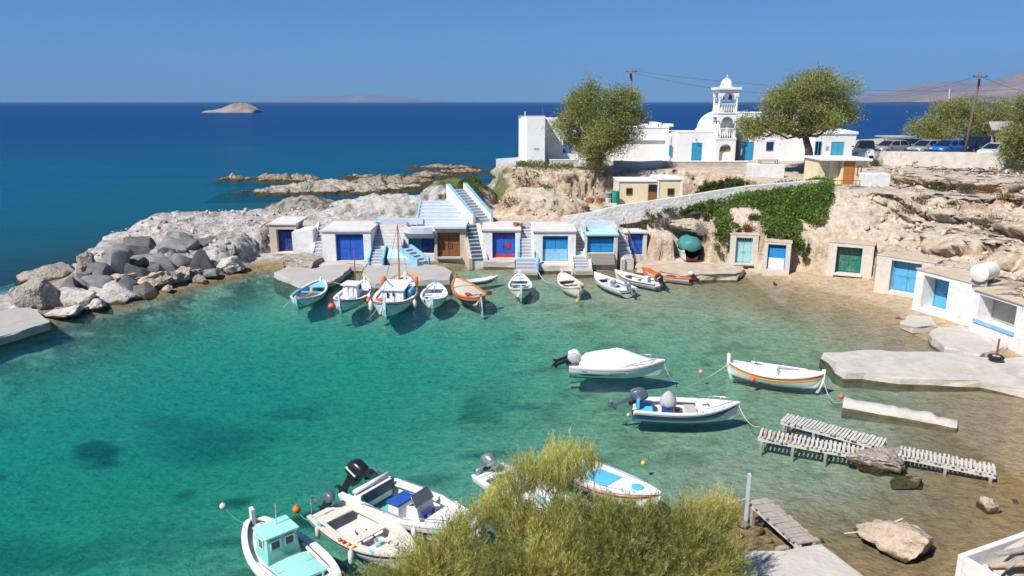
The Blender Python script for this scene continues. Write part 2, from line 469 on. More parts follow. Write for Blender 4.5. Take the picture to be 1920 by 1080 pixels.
tan = colmix(tan, (0.38, 0.25, 0.15), 0.7 * riser)
white = np.ones_like(tan) * np.array((0.56, 0.535, 0.50))
white = colmix(white, (0.40, 0.365, 0.325), 0.85 * sstep(0.0, 0.45, nB + 0.5 * nC))
white = colmix(white, (0.24, 0.21, 0.18), 0.8 * sstep(0.22, 0.5, nC))
wz = sstep(-1.5, -5.5, XX - 0.12 * (YY - 62)) * sstep(92, 88, YY)
col = tan * (1 - wz[..., None]) + white * wz[..., None]
hump = np.clip(1 - ((XX + 23.5) / 8) ** 2 - ((YY - 85) / 5.5) ** 2, 0, 1) > 0
col = np.where(hump[..., None], colmix(np.ones_like(tan) * np.array((0.36, 0.33, 0.29)), (0.12, 0.11, 0.10), sstep(0.0, 0.35, nC)), col)
dirt = sstep(0.8, 0.35, gl) * sstep(5.5, 6.1, ZZ)
col = colmix(col, (0.58, 0.50, 0.40), 0.8 * dirt)
grass = np.clip(1 - ((XX + 4.5) / 4.5) ** 2 - ((YY - 79) / 8) ** 2, 0, 1)
col = colmix(col, (0.13, 0.16, 0.05), sstep(0.1, 0.5, grass + 0.4 * nB) * (ZZ > 3.2))
beach = sstep(1.25, 0.7, ZZ) * sstep(15, 18, XX) * (YY < 56)
col = colmix(col, (0.60, 0.455, 0.30), beach)
fgm = (YY < 22) & (XX < 12)
col = np.where((fgm & (ZZ > 0.1))[..., None], colmix(np.ones_like(tan) * np.array((0.46, 0.39, 0.30)), (0.28, 0.22, 0.15), sstep(-0.1, 0.4, nC)), col)
col = colmix(col, (0.38, 0.30, 0.19), 0.7 * sstep(0.30, 0.12, ZZ) * sstep(15, 18, XX) * (YY < 56))      # wet sand at the edge
tide = sstep(-0.5, -0.1, ZZ) * sstep(0.42, 0.16, ZZ) * np.where(XX > 18, 0.35, 1.0)
col = colmix(col, (0.27, 0.19, 0.07), 0.85 * tide)
uw = sstep(-0.15, -0.45, ZZ)
bed = np.ones_like(tan) * np.array((0.47, 0.43, 0.33))
rightm = sstep(-6, 8, XX + 0.3 * (YY - 35) + 6 * nA)
bed = colmix(bed, (0.40, 0.415, 0.27), 0.8 * rightm)
bed = colmix(bed, (0.22, 0.21, 0.115), 0.65 * rightm * sstep(0.0, 0.45, nB + 0.4 * nC))
beachbed = sstep(4.5, 1.0, poly_sd(XX, YY, COVE)) * sstep(14, 19, XX)
bed = colmix(bed, (0.44, 0.395, 0.26), 0.45 * beachbed)
weed = sstep(0.20, 0.34, fbm(XX * 0.16 + 4, YY * 0.22, 2.0, 4) + 0.18 * sstep(-4, -22, XX) * sstep(34, 22, YY)) * sstep(2, -4, XX) * sstep(40, 33, YY)
for (wx, wy, rx, ry) in ((-14.8, 33.6, 3.8, 2.2), (-16.8, 35.0, 2.2, 1.2), (-14.6, 33.4, 2.6, 1.5), (-3.6, 22.2 + 4.5, 1.4, .7), (0.2, 34, 1.2, .6), (-7.7, 20.8, 1.6, .7), (-24, 25.5, 4.5, 1.6), (-22, 22.5, 6, 1.4), (-26, 29, 3, 1.2), (3, 39, 3, .6), (-1, 28.6, 1.4, .5), (-21, 23.8, 6.5, 1.6), (-16.5, 20.6, 4.5, 1.1), (-12.2, 18.7, 2.6, .8), (-27, 33, 3.0, 1.5), (-10, 23.5, 1.2, .5)):
    weed = np.maximum(weed, 0.62 * sstep(-0.5, 1.1, 1 - ((XX - wx) / rx) ** 2 - ((YY - wy) / ry) ** 2 + 0.55 * nB + 0.3 * nC))
bw = sstep(7.5, 1.0, poly_sd(XX, YY, COVE)) * sstep(-14, -20, XX) * (YY > 30)
bed = colmix(bed, (0.10, 0.095, 0.05), 0.9 * bw * sstep(-0.35, 0.15, nB + 0.5 * nC))
weed = np.maximum(weed, 0.6 * sstep(-7, -17, XX) * sstep(27.5, 22.5, YY) * sstep(-0.25, 0.25, nB + 0.4 * nC))
bed = colmix(bed, (0.045, 0.06, 0.035), 0.9 * weed)
col = col * (1 - uw[..., None]) + bed * uw[..., None]
gm = mat('rock_ground', (1, 1, 1), rough=0.9, var=0.0, attr='tint', spec=0.15, bump=0.0)
def ground_mat(m):
    nt = m.node_tree; N = nt.nodes; L = nt.links
    b = N['Principled BSDF']
    tc = N.new('ShaderNodeTexCoord')
    at = N.new('ShaderNodeVertexColor'); at.layer_name = 'tint'
    n1 = N.new('ShaderNodeTexNoise'); n1.inputs['Scale'].default_value = 2.2; n1.inputs['Detail'].default_value = 9; n1.inputs['Roughness'].default_value = 0.72
    L.new(tc.outputs['Object'], n1.inputs['Vector'])
    r = ramp_node(nt, [(0.28, (0.50, 0.47, 0.44)), (0.5, (0.96, 0.96, 0.96)), (0.72, (1.22, 1.22, 1.22))])
    L.new(n1.outputs['Fac'], r.inputs['Fac'])
    mx = N.new('ShaderNodeMix'); mx.data_type = 'RGBA'; mx.blend_type = 'MULTIPLY'; mx.inputs[0].default_value = 1
    L.new(at.outputs['Color'], mx.inputs[6]); L.new(r.outputs['Color'], mx.inputs[7])
    v = N.new('ShaderNodeTexVoronoi'); v.inputs['Scale'].default_value = 3.0
    L.new(tc.outputs['Object'], v.inputs['Vector'])
    L.new(mx.outputs[2], b.inputs['Base Color'])
    n2 = N.new('ShaderNodeTexNoise'); n2.inputs['Scale'].default_value = 4.5; n2.inputs['Detail'].default_value = 8; n2.inputs['Roughness'].default_value = 0.7
    L.new(tc.outputs['Object'], n2.inputs['Vector'])
    ad = N.new('ShaderNodeMath'); ad.operation = 'MULTIPLY_ADD'; ad.inputs[1].default_value = 0.35
    L.new(v.outputs['Distance'], ad.inputs[0]); L.new(n2.outputs['Fac'], ad.inputs[2])
    bp = N.new('ShaderNodeBump'); bp.inputs['Strength'].default_value = 0.85; bp.inputs['Distance'].default_value = 0.22
    L.new(ad.outputs[0], bp.inputs['Height']); L.new(bp.outputs[0], b.inputs['Normal'])
for n_ in list(gm.node_tree.nodes):
    if n_.type not in ('BSDF_PRINCIPLED', 'OUTPUT_MATERIAL'): gm.node_tree.nodes.remove(n_)
ground_mat(gm)
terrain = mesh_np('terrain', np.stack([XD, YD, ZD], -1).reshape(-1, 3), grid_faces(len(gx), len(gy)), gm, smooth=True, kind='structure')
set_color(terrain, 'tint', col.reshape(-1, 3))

def ground_z(x, y):
    return float(height(np.array([float(x)]), np.array([float(y)]))[0])

# ---------------------------------------------------------------- the sea: one sheet to the horizon
def spread(a, b, far):
    g = [a]
    st = 1.0
    while g[-1] < far: g.append(g[-1] + st); st *= 1.28
    return np.array(g[1:])
wx = np.concatenate([-48 - spread(0, 0, 30000)[::-1], np.arange(-48, 34, 0.55), 34 + spread(0, 0, 30000)])
wy = np.concatenate([np.arange(6, 126, 0.55), 126 + spread(0, 0, 30500)])
WX, WY = np.meshgrid(wx, wy)
DEP = np.full(WX.shape, 26.0)
near = (np.abs(WX) < 62) & (WY < 132)
DEP[near] = np.maximum(-height(WX[near], WY[near]), 0.0)
covew = sstep(-3, -1, poly_sd(WX, WY, COVE))
k = np.where(covew[..., None] > 0.5, np.array((0.38, 0.080, 0.115)), np.array((0.42, 0.11, 0.085)))
slant = 1.75
T = np.exp(-k * DEP[..., None] * slant)
S_c = np.array((0.001, 0.138, 0.128)); S_d = np.array((0.000, 0.046, 0.172)); S_m = np.array((0.000, 0.088, 0.158))
far = sstep(60, 420, np.hypot(WX, WY))[..., None]
So = S_m * (1 - far) + S_d * far
S_ = S_c * covew[..., None] + So * (1 - covew[..., None])
SC = S_ * (1 - T)
foam = np.zeros_like(DEP)
wm = bpy.data.materials.new('sea_water'); wm.use_nodes = True
nt = wm.node_tree; N = nt.nodes; L = nt.links
for n_ in list(N):
    if n_.type != 'OUTPUT_MATERIAL': N.remove(n_)
out = [n_ for n_ in N if n_.type == 'OUTPUT_MATERIAL'][0]
tc = N.new('ShaderNodeTexCoord')
def noise_n(scale, detail, stretch, rough=0.55, dist=0.0):
    mp = N.new('ShaderNodeMapping'); mp.inputs['Scale'].default_value = stretch; mp.inputs['Rotation'].default_value = (0, 0, R(-14))
    L.new(tc.outputs['Object'], mp.inputs['Vector'])
    n = N.new('ShaderNodeTexNoise'); n.inputs['Scale'].default_value = scale; n.inputs['Detail'].default_value = detail
    n.inputs['Roughness'].default_value = rough; n.inputs['Distortion'].default_value = dist
    L.new(mp.outputs[0], n.inputs['Vector'])
    return n
w1 = noise_n(1.1, 4, (1, 2.2, 1), dist=0.4); w2 = noise_n(0.22, 4, (1, 2.6, 1)); w3 = noise_n(0.03, 5, (1, 3.0, 1))
b1 = N.new('ShaderNodeBump'); b1.inputs['Strength'].default_value = 0.55; b1.inputs['Distance'].default_value = 0.10
b2 = N.new('ShaderNodeBump'); b2.inputs['Strength'].default_value = 0.6; b2.inputs['Distance'].default_value = 0.30
L.new(w1.outputs['Fac'], b1.inputs['Height']); L.new(w2.outputs['Fac'], b2.inputs['Height']); L.new(b2.outputs[0], b1.inputs['Normal'])
tr = N.new('ShaderNodeVertexColor'); tr.layer_name = 'clear'
sc_ = N.new('ShaderNodeVertexColor'); sc_.layer_name = 'body'
rr = ramp_node(nt, [(0.32, (0.78, 0.82, 0.86)), (0.68, (1.18, 1.16, 1.12))])
mm = N.new('ShaderNodeMath'); mm.operation = 'MULTIPLY_ADD'; mm.inputs[1].default_value = 0.55
hh = N.new('ShaderNodeMath'); hh.operation = 'MULTIPLY'; hh.inputs[1].default_value = 0.45
L.new(w3.outputs['Fac'], mm.inputs[0]); L.new(w2.outputs['Fac'], hh.inputs[0]); L.new(hh.outputs[0], mm.inputs[2])
L.new(mm.outputs[0], rr.inputs['Fac'])
mx = N.new('ShaderNodeMix'); mx.data_type = 'RGBA'; mx.blend_type = 'MULTIPLY'; mx.inputs[0].default_value = 1
L.new(sc_.outputs['Color'], mx.inputs[6]); L.new(rr.outputs['Color'], mx.inputs[7])
df = N.new('ShaderNodeBsdfDiffuse'); L.new(mx.outputs[2], df.inputs['Color'])
tp = N.new('ShaderNodeBsdfTransparent'); L.new(tr.outputs['Color'], tp.inputs['Color'])
ad = N.new('ShaderNodeAddShader'); L.new(df.outputs[0], ad.inputs[0]); L.new(tp.outputs[0], ad.inputs[1])
gl_ = N.new('ShaderNodeBsdfGlossy'); gl_.inputs['Roughness'].default_value = 0.09; L.new(b1.outputs[0], gl_.inputs['Normal'])
gl_.inputs['Color'].default_value = (0.62, 0.62, 0.62, 1)
fr = N.new('ShaderNodeFresnel'); fr.inputs['IOR'].default_value = 1.333; L.new(b1.outputs[0], fr.inputs['Normal'])
cl = N.new('ShaderNodeMath'); cl.operation = 'MINIMUM'; cl.inputs[1].default_value = 0.22
L.new(fr.outputs[0], cl.inputs[0])
ms = N.new('ShaderNodeMixShader'); L.new(cl.outputs[0], ms.inputs[0]); L.new(ad.outputs[0], ms.inputs[1]); L.new(gl_.outputs[0], ms.inputs[2])
L.new(ms.outputs[0], out.inputs['Surface'])
sea = mesh_np('sea', np.stack([WX, WY, np.zeros_like(WX)], -1).reshape(-1, 3), grid_faces(len(wx), len(wy)), wm, smooth=True, kind='structure')
set_color(sea, 'clear', T.reshape(-1, 3)); set_color(sea, 'body', SC.reshape(-1, 3))

# ---------------------------------------------------------------- reefs, islet, far hills
def rock_sheet(name, cx, cy, rx, ry, h, res, mats, seed=0, rot=0.0, jag=0.5, kind='structure', pw=0.7, base=-0.6):
    n = res
    u = np.linspace(-1, 1, n); U, V = np.meshgrid(u, u)
    q = np.hypot(U, V)
    ns = fbm(U * 2.2 + seed, V * 2.2, seed, 5); nf = fbm(U * 7 + seed, V * 7, seed + 2, 4)
    nr_ = np.abs(fbm(U * 5 + seed, V * 5, seed + 7, 4))
    z = h * np.clip(1 - q + 0.45 * ns * jag, 0, 1) ** pw * (1 + jag * 0.75 * nf - 0.9 * sstep(0.16, 0.0, nr_)) + base
    z = np.where(q > 0.98, base, z)
    c, s = math.cos(rot), math.sin(rot)
    X = cx + (U * rx) * c - (V * ry) * s; Y = cy + (U * rx) * s + (V * ry) * c
    o = mesh_np(name, np.stack([X, Y, z], -1).reshape(-1, 3), grid_faces(n, n), mats, smooth=True, kind=kind)
    return o
reef_m = mat('reef_rock', (0.34, 0.275, 0.20), rough=0.95, var=0.35, scale=0.7, bump=1.0, bscale=1.6, bdist=0.7, tide=0.45, spec=0.1, stain=(0.12, 0.095, 0.06), stain_amt=0.85, stain_scale=0.5)
reef_l = mat('reef_rock_pale', (0.43, 0.385, 0.32), rough=0.95, var=0.35, scale=0.6, bump=1.0, bscale=1.6, bdist=0.7, tide=0.45, spec=0.1, stain=(0.17, 0.14, 0.10), stain_amt=0.8, stain_scale=0.5)
p = G(630, 352, 0.3); rock_sheet('reef', p.x, p.y, 17.5, 9.0, 2.3, 90, reef_l, 1.3, R(8), 0.9)
p = G(530, 336, 0.2); rock_sheet('reef', p.x, p.y, 9.5, 5.5, 1.8, 60, reef_m, 4.1, R(-15), 0.9)
p = G(437, 337, 0.1); rock_sheet('reef', p.x, p.y, 4.2, 3.0, 1.5, 36, reef_m, 6.1, 0, 0.8)
p = G(735, 343, 0.2); rock_sheet('reef', p.x, p.y, 13, 7.5, 1.7, 70, reef_m, 8.7, R(5), 0.9)
p = G(838, 314, 0.2); rock_sheet('reef', p.x, p.y, 11.0, 6.5, 1.5, 60, reef_m, 12.2, 0, 0.9)
p = G(700, 333, 0.2); rock_sheet('reef', p.x, p.y, 9, 5, 1.2, 50, reef_m, 15.0, 0, 0.9)
p = G(800, 330, 0.2); rock_sheet('reef', p.x, p.y, 12, 6, 1.2, 60, reef_m, 19.0, R(12), 0.9)
p = G(868, 322, 0.2); rock_sheet('reef', p.x, p.y, 9, 5, 1.3, 50, reef_m, 22.0, R(12), 0.9)
isl_m = mat('islet_rock', (0.33, 0.28, 0.225), rough=0.95, var=0.3, scale=0.05, bump=1.0, bscale=0.3, spec=0.1, stain=(0.22, 0.19, 0.15), stain_amt=0.7, stain_scale=0.03)
p = A(436, 200, 980)
n = 90
u = np.linspace(-1, 1, n); U, V = np.meshgrid(u, u)
prof = np.interp(U, [-1, -0.95, -0.75, -0.5, -0.2, 0.05, 0.25, 0.45, 0.6, 0.8, 0.95, 1], [0, 3, 3.5, 4.5, 7.5, 10.5, 13, 12.5, 10.5, 7, 4, 0])
Zi = prof * np.clip(1.08 - V * V, 0, 1) ** 0.7 * (1 + 0.22 * fbm(U * 6, V * 6, 3, 5)) - 1.0
Zi = np.where(np.abs(V) > 0.97, -1.2, Zi)
mesh_np('islet', np.stack([p.x + U * 33.5, p.y + V * 26, Zi], -1).reshape(-1, 3), grid_faces(n, n), isl_m, smooth=True, kind='structure')

hill_m = mat('far_hill', (0.25, 0.19, 0.15), rough=1.0, var=0.35, scale=0.0016, bump=0.0, spec=0.05, stain=(0.12, 0.10, 0.07), stain_amt=0.8, stain_scale=0.003)
def far_ridge(name, D, depth, pts, seed):
    """pts: (px, py of the crest) seen from the viewpoint, at distance D"""
    xs = [A(a, b, D).x for a, b in pts]; hs = [A(a, b, D).z for a, b in pts]
    n, m = 220, 26
    X = np.linspace(xs[0], xs[-1], n)
    H_ = np.interp(X, xs, hs)
    wl = (xs[-1] - xs[0])
    H_ = H_ * (1 + 0.10 * fbm(X / wl * 26, X * 0 + seed, seed, 4)) 
    v = np.linspace(0, 1, m)
    XX2, VV = np.meshgrid(X, v)
    prof = np.sin(np.clip(VV, 0, 1) * math.pi) ** 0.8
    ZZ2 = H_[None, :] * prof * (1 + 0.28 * fbm(XX2 / wl * 40, VV * 6, seed + 3, 4) * (1 - prof ** 4)) - 2
    YY2 = D + (VV - 0.5) * depth
    return mesh_np(name, np.stack([XX2, YY2, ZZ2], -1).reshape(-1, 3), grid_faces(n, m), hill_m, smooth=True, kind='structure')
far_ridge('hills', 15000, 5000, [(1560, 191), (1640, 178), (1700, 168), (1750, 155), (1790, 152), (1840, 160), (1900, 168), (1990, 160), (2150, 175)], 2.0)
far_ridge('hills', 8200, 2400, [(1700, 191), (1735, 183), (1765, 175), (1800, 178), (1850, 168), (1890, 152), (1925, 138), (2000, 120), (2150, 130)], 5.0)
far_ridge('hills', 27000, 3000, [(480, 191), (560, 184), (620, 180), (690, 177), (760, 182), (830, 190)], 9.0)
# ================================================================ MATERIALS FOR BUILDINGS
M_white = mat('whitewash', (0.80, 0.79, 0.77), rough=0.85, var=0.05, scale=1.2, bump=0.35, bscale=5, spec=0.2, stain=(0.50, 0.44, 0.36), stain_amt=0.6, stain_scale=1.5)
M_church = mat('church_whitewash', (0.84, 0.84, 0.83), rough=0.85, var=0.03, scale=0.8, bump=0.2, bscale=4, spec=0.2, stain=(0.70, 0.68, 0.64), stain_amt=0.3, stain_scale=0.5)
M_plaster = mat('worn_plaster', (0.66, 0.61, 0.54), rough=0.9, var=0.14, scale=1.6, bump=0.6, bscale=6, spec=0.15, stain=(0.42, 0.36, 0.29), stain_amt=0.6, stain_scale=1.5)
M_beige = mat('beige_plaster', (0.58, 0.49, 0.39), rough=0.9, var=0.1, scale=1.6, bump=0.4, bscale=6, spec=0.15, stain=(0.45, 0.36, 0.27), stain_amt=0.5)
M_conc = mat('concrete', (0.42, 0.40, 0.37), rough=0.9, var=0.14, scale=1.3, bump=0.5, bscale=7, spec=0.2, stain=(0.34, 0.31, 0.27), stain_amt=0.6, stain_scale=0.8)
M_concw = mat('pale_concrete', (0.55, 0.51, 0.455), rough=0.9, var=0.14, scale=1.3, bump=0.5, bscale=7, spec=0.2, stain=(0.34, 0.29, 0.235), stain_amt=0.7, stain_scale=0.55)
M_roof = mat('roof_screed', (0.68, 0.655, 0.62), rough=0.9, var=0.08, scale=0.9, bump=0.4, bscale=6, spec=0.15, stain=(0.47, 0.42, 0.36), stain_amt=0.6, stain_scale=0.6)
M_lblue = mat('light_blue_paint', (0.22, 0.50, 0.74), rough=0.6, var=0.12, scale=3, bump=0.3, bscale=10, stain=(0.45, 0.58, 0.66), stain_amt=0.6, stain_scale=2.5)
M_pblue = mat('pale_blue_wash', (0.56, 0.62, 0.72), rough=0.8, var=0.08, scale=2, bump=0.4, bscale=8, stain=(0.68, 0.68, 0.68), stain_amt=0.6, stain_scale=1.6)
M_mint = mat('mint_paint', (0.42, 0.72, 0.60), rough=0.7, var=0.1, scale=2, bump=0.3, bscale=8, stain=(0.62, 0.68, 0.62), stain_amt=0.5)
M_tread = mat('grey_tread', (0.36, 0.40, 0.46), rough=0.85, var=0.15, scale=3, bump=0.3, bscale=10, stain=(0.54, 0.52, 0.50), stain_amt=0.6, stain_scale=2)
M_navy = mat('tread_navy', (0.10, 0.145, 0.20), rough=0.8, var=0.15, scale=3, bump=0.2)
M_wood = mat('weathered_wood', (0.42, 0.37, 0.32), rough=0.85, var=0.25, scale=3, bump=0.5, bscale=12, stretch=(1, 6, 6), stain=(0.25, 0.21, 0.17), stain_amt=0.5)
M_wood2 = mat('bleached_wood', (0.62, 0.585, 0.54), rough=0.85, var=0.18, scale=4, bump=0.5, bscale=12, stain=(0.40, 0.35, 0.30), stain_amt=0.6, stain_scale=2.0)
M_wood3 = mat('tan_wood', (0.52, 0.37, 0.25), rough=0.85, var=0.18, scale=4, bump=0.5, bscale=12)
M_brown = mat('brown_door_wood', (0.24, 0.105, 0.035), rough=0.6, var=0.25, scale=5, bump=0.25, bscale=12, stretch=(6, 6, 1))
M_orange = mat('orange_door_wood', (0.50, 0.20, 0.045), rough=0.5, var=0.15, scale=5, bump=0.2, stretch=(6, 6, 1))
M_dark = mat('dark_opening', (0.02, 0.02, 0.022), rough=0.6, var=0.1, bump=0)
M_glass = mat('dark_window_glass', (0.015, 0.02, 0.025), rough=0.08, var=0.1, bump=0, spec=0.6)
M_iron = mat('rusty_iron', (0.25, 0.12, 0.07), rough=0.8, var=0.3, scale=8, bump=0.3, metal=0.3)
M_steel = mat('bright_steel', (0.62, 0.63, 0.64), rough=0.28, var=0.05, bump=0.0, metal=0.9)
M_yellow = mat('cream_yellow_plaster', (0.78, 0.68, 0.44), rough=0.85, var=0.06, scale=1.5, bump=0.3, bscale=6, stain=(0.66, 0.56, 0.38), stain_amt=0.4)
M_stone = mat('rubble_stone', (0.52, 0.45, 0.36), rough=0.95, var=0.25, scale=1.8, bump=0.9, bscale=4, spec=0.1, stain=(0.32, 0.26, 0.20), stain_amt=0.6)
def paint(name, c, **kw):
    a = dict(rough=0.55, var=0.12, scale=3.5, bump=0.2, bscale=9, stain=tuple(min(1, x * 0.6 + 0.12) for x in c), stain_amt=0.45, stain_scale=2.2)
    a.update(kw)
    return mat(name, c, **a)
D_navy = paint('door_navy', (0.018, 0.045, 0.22)); D_royal = paint('door_royal_blue', (0.02, 0.10, 0.50)); D_royal2 = paint('door_deep_blue', (0.03, 0.11, 0.50))
D_azure = paint('door_azure', (0.02, 0.27, 0.60)); D_pale = paint('door_pale_blue', (0.25, 0.56, 0.75)); D_turq = paint('door_turquoise', (0.36, 0.64, 0.66))
D_teal = paint('door_teal', (0.04, 0.20, 0.32)); D_green = paint('door_green', (0.012, 0.17, 0.13), stain=(0.28, 0.26, 0.2), stain_amt=0.8, stain_scale=3)
D_red = paint('red_paint', (0.55, 0.03, 0.03)); D_sky = paint('door_sky_blue', (0.10, 0.40, 0.66))

# ================================================================ BOATHOUSES
def boathouse(key, label, wallm, door, dm, dm2=None, recess=0.4, roofm=None, over=0.12, rt=0.16, vent=True, extra=None, sill=None, lint=None, leaves=2):
    """door = (x0,x1,z0,z1) in the local frame of the front; x to the viewer's right"""
    b = BH[key]; w, d, z0, z1 = b['w'] / 2, b['d'], b['z0'], b['z1']
    t = thing('boathouse', label, 'boathouse', (b['c'][0], b['c'][1], z0), b['th'], 'boathouses round the cove')
    zt = z1 - rt - z0; x0, x1, dz0, dz1 = door
    m = MB()
    th = max(0.5, recess + 0.12)
    m.box(-w, x0, 0, th, -0.6, zt).box(x1, w, 0, th, -0.6, zt).box(x0, x1, 0, th, dz1, zt)
    m.box(x0, x1, 0, th, -0.6, dz0 - 0.004)
    m.box(-w, -w + 0.3, th, d, -0.6, zt).box(w - 0.3, w, th, d, -0.6, zt).box(-w + 0.3, w - 0.3, d - 0.3, d, -0.6, zt)
    wall = m.build('wall', wallm, t, bevel=0.025)
    r = MB().box(-w - 0.06, w + 0.06, -over, d + 0.05, zt + 0.003, zt + rt)
    r.build('roof', roofm or M_roof, t, bevel=0.03)
    # door: frame, leaves with boards, vent slits above
    fr_ = MB()
    fr_.box(x0 + 0.003, x0 + 0.07, recess - 0.05, recess + 0.06, dz0, dz1 - 0.003).box(x1 - 0.07, x1 - 0.003, recess - 0.05, recess + 0.06, dz0, dz1 - 0.003).box(x0 + 0.07, x1 - 0.07, recess - 0.05, recess + 0.06, dz1 - 0.08, dz1 - 0.003)
    dr = fr_.build('door', dm, t)
    zv = dz1 - 0.08 - (0.20 if vent else 0)
    n = leaves; ww = (x1 - x0 - 0.14) / n
    for i in range(n):
        a = x0 + 0.07 + ww * i
        lf = MB().box(a + 0.008, a + ww - 0.008, recess, recess + 0.045, dz0 + 0.02, zv)
        # rails proud of the leaf
        for zz in (dz0 + 0.08, dz0 + (zv - dz0) * 0.5, zv - 0.16):
            lf.box(a + 0.03, a + ww - 0.03, recess - 0.022, recess - 0.002, zz, zz + 0.11)
        for k_ in range(4):
            xx = a + 0.03 + (ww - 0.06) * k_ / 3 - 0.006
            lf.box(xx, xx + 0.012, recess - 0.008, recess - 0.001, dz0 + 0.03, zv - 0.01)
        lo = lf.build('door_leaf', dm2 if (dm2 and i % 2) else dm, dr)
        MB().box(a + (ww - 0.10 if i == 0 else 0.06), a + (ww - 0.06 if i == 0 else 0.10), recess - 0.06, recess - 0.022, dz0 + (zv - dz0) * 0.46, dz0 + (zv - dz0) * 0.5).build('handle', M_iron, dr)
    if vent:
        MB().box(x0 + 0.07, x1 - 0.07, recess + 0.05, recess + 0.06, zv, dz1 - 0.08).build('vent_gap', M_dark, dr)
        nb = max(6, int((x1 - x0) / 0.16))
        for k_ in range(nb):
            xx = x0 + 0.09 + (x1 - x0 - 0.2) * k_ / (nb - 1)
            MB().box(xx, xx + 0.05, recess, recess + 0.03, zv, dz1 - 0.08).build('vent_slat', dm, dr)
    if sill: MB().box(x0 - 0.12, x1 + 0.12, -0.35, recess, dz0 - 0.12, dz0 - 0.002).build('threshold', sill, t, bevel=0.02)
    if lint: MB().box(x0 - 0.15, x1 + 0.15, -0.03, -0.003 + 0.02, dz1 + 0.02, dz1 + 0.2).build('lintel', lint, t, bevel=0.01)
    return t

tA = boathouse('A', 'boathouse with a navy door, nearest the pale rocks and breakwater', M_beige, (-0.55, 0.95, 0.12, 2.05), D_navy, recess=0.5, sill=M_plaster)
tB = boathouse('B', 'wide whitewashed boathouse with royal blue double door behind the moored masts', M_white, (-0.88, 1.34, 0.12, 2.28), D_royal, recess=0.3, sill=M_concw)
tC = boathouse('C', 'low boathouse with half-open teal door in a shaded recess beside the curved stair', M_white, (-0.9, 1.2, 0.35, 1.65), D_teal, D_navy, recess=0.5, vent=False, over=0.3)
tD = boathouse('D', 'boathouse with a brown wooden double door and beige front', M_beige, (-1.08, 0.78, 0.1, 2.12), M_brown, recess=0.35, vent=False, over=0.32, rt=0.2, roofm=M_pblue, sill=M_conc)
hatch = [c for c in tD.children if c.name.startswith('door')][0]
hb = MB(); hb.box(-0.22, 0.14, 0.325, 0.333, 0.72, 0.76).box(-0.22, 0.14, 0.325, 0.333, 1.16, 1.20).box(-0.22, -0.18, 0.325, 0.333, 0.76, 1.16).box(0.10, 0.14, 0.325, 0.333, 0.76, 1.16)
hb.build('hatch_frame', M_dark, hatch)
tE = boathouse('E', 'whitewashed boathouse whose royal blue door has red trim and a red square', M_white, (-0.75, 1.12, 0.12, 2.22), D_royal2, recess=0.32, sill=M_concw)
dE = [c for c in tE.children if c.name.startswith('door')][0]
MB().box(-0.68, 1.05, 0.285, 0.297, 0.14, 0.40).build('red_kickboard', D_red, dE)
MB().box(-0.68, 1.05, 0.265, 0.3, 1.93, 2.02).build('red_rail', D_red, dE)
MB().box(0.36, 0.68, 0.262, 0.297, 0.85, 1.30).build('red_square', D_red, dE)
tF = boathouse('F', 'whitewashed boathouse with a door azure above and pale blue below', M_white, (-0.95, 1.08, 0.1, 2.15), D_azure, recess=0.25, sill=M_plaster)
dF = [c for c in tF.children if c.name.startswith('door')][0]
MB().box(-0.88, 1.01, 0.215, 0.228, 0.12, 1.05).build('pale_lower_panel', D_pale, dF)
BH['G']['c'] = (7.1, 58.0); BH['G']['w'] = 2.5
tG = boathouse('G', 'boathouse with azure double door above a bare timber base and mint roof', M_plaster, (-1.15, 0.95, 0.95, 2.28), D_azure, recess=0.28, roofm=M_mint, sill=None)
MB().box(-1.18, 0.98, -0.12, -0.004, 0.75, 0.93).box(-1.2, 1.0, -0.22, -0.004, 0.40, 0.735).box(-1.22, 1.02, -0.32, -0.004, 0.05, 0.385).build('timber_base', M_wood, tG, bevel=0.015)
tH = boathouse('H', 'dark blue boathouse door tucked against the rock pillar behind a railed stair', M_plaster, (-0.62, 0.62, 0.3, 2.05), D_royal, recess=0.25, vent=False)
M_earth = mat('earth_roof', (0.56, 0.46, 0.35), rough=0.95, var=0.15, scale=1.2, bump=0.9, bscale=4, spec=0.1, stain=(0.42, 0.33, 0.24), stain_amt=0.5)
tI = boathouse('I', 'boathouse with a pale turquoise double door under the green creeper', M_plaster, (-0.62, 0.62, 0.1, 2.12), D_turq, recess=0.3, sill=M_concw, roofm=M_earth, over=0.02, rt=0.1)
tJ = boathouse('J', 'boathouse with a door blue on top and whitewashed below, creeper hanging beside it', M_plaster, (-0.68, 0.6, 0.1, 2.0), D_azure, recess=0.25, vent=True, leaves=1, roofm=M_earth, over=0.02, rt=0.1)
dJ = [c for c in tJ.children if c.name.startswith('door')][0]
MB().box(-0.61, 0.53, 0.205, 0.227, 0.12, 0.95).build('white_lower_panel', M_white, dJ)
tK = boathouse('K', 'concrete-framed boathouse with a peeling dark green double door', M_plaster, (-0.95, 0.75, 0.1, 2.05), D_green, recess=0.55, vent=False, sill=M_plaster, roofm=M_earth, over=0.03, rt=0.1)
tL = boathouse('L', 'boathouse with a bright sky blue double door at the head of the beach', M_plaster, (-0.85, 1.0, 0.05, 2.1), D_sky, recess=0.5, vent=False, roofm=M_earth, over=0.03, rt=0.1)
tM = boathouse('M', 'long whitewashed boathouse with a deep porch and narrow azure door', M_white, (-1.7, 0.1, 0.05, 2.05), D_sky, recess=1.0, vent=False, leaves=2, over=0.05, rt=0.12, roofm=M_earth)
tN = boathouse('N', 'whitewashed boathouse with an open porch behind a light blue sill board', M_white, (-1.25, 1.25, 0.55, 2.0), D_sky, recess=1.1, vent=False, over=0.1, rt=0.12, roofm=M_earth)
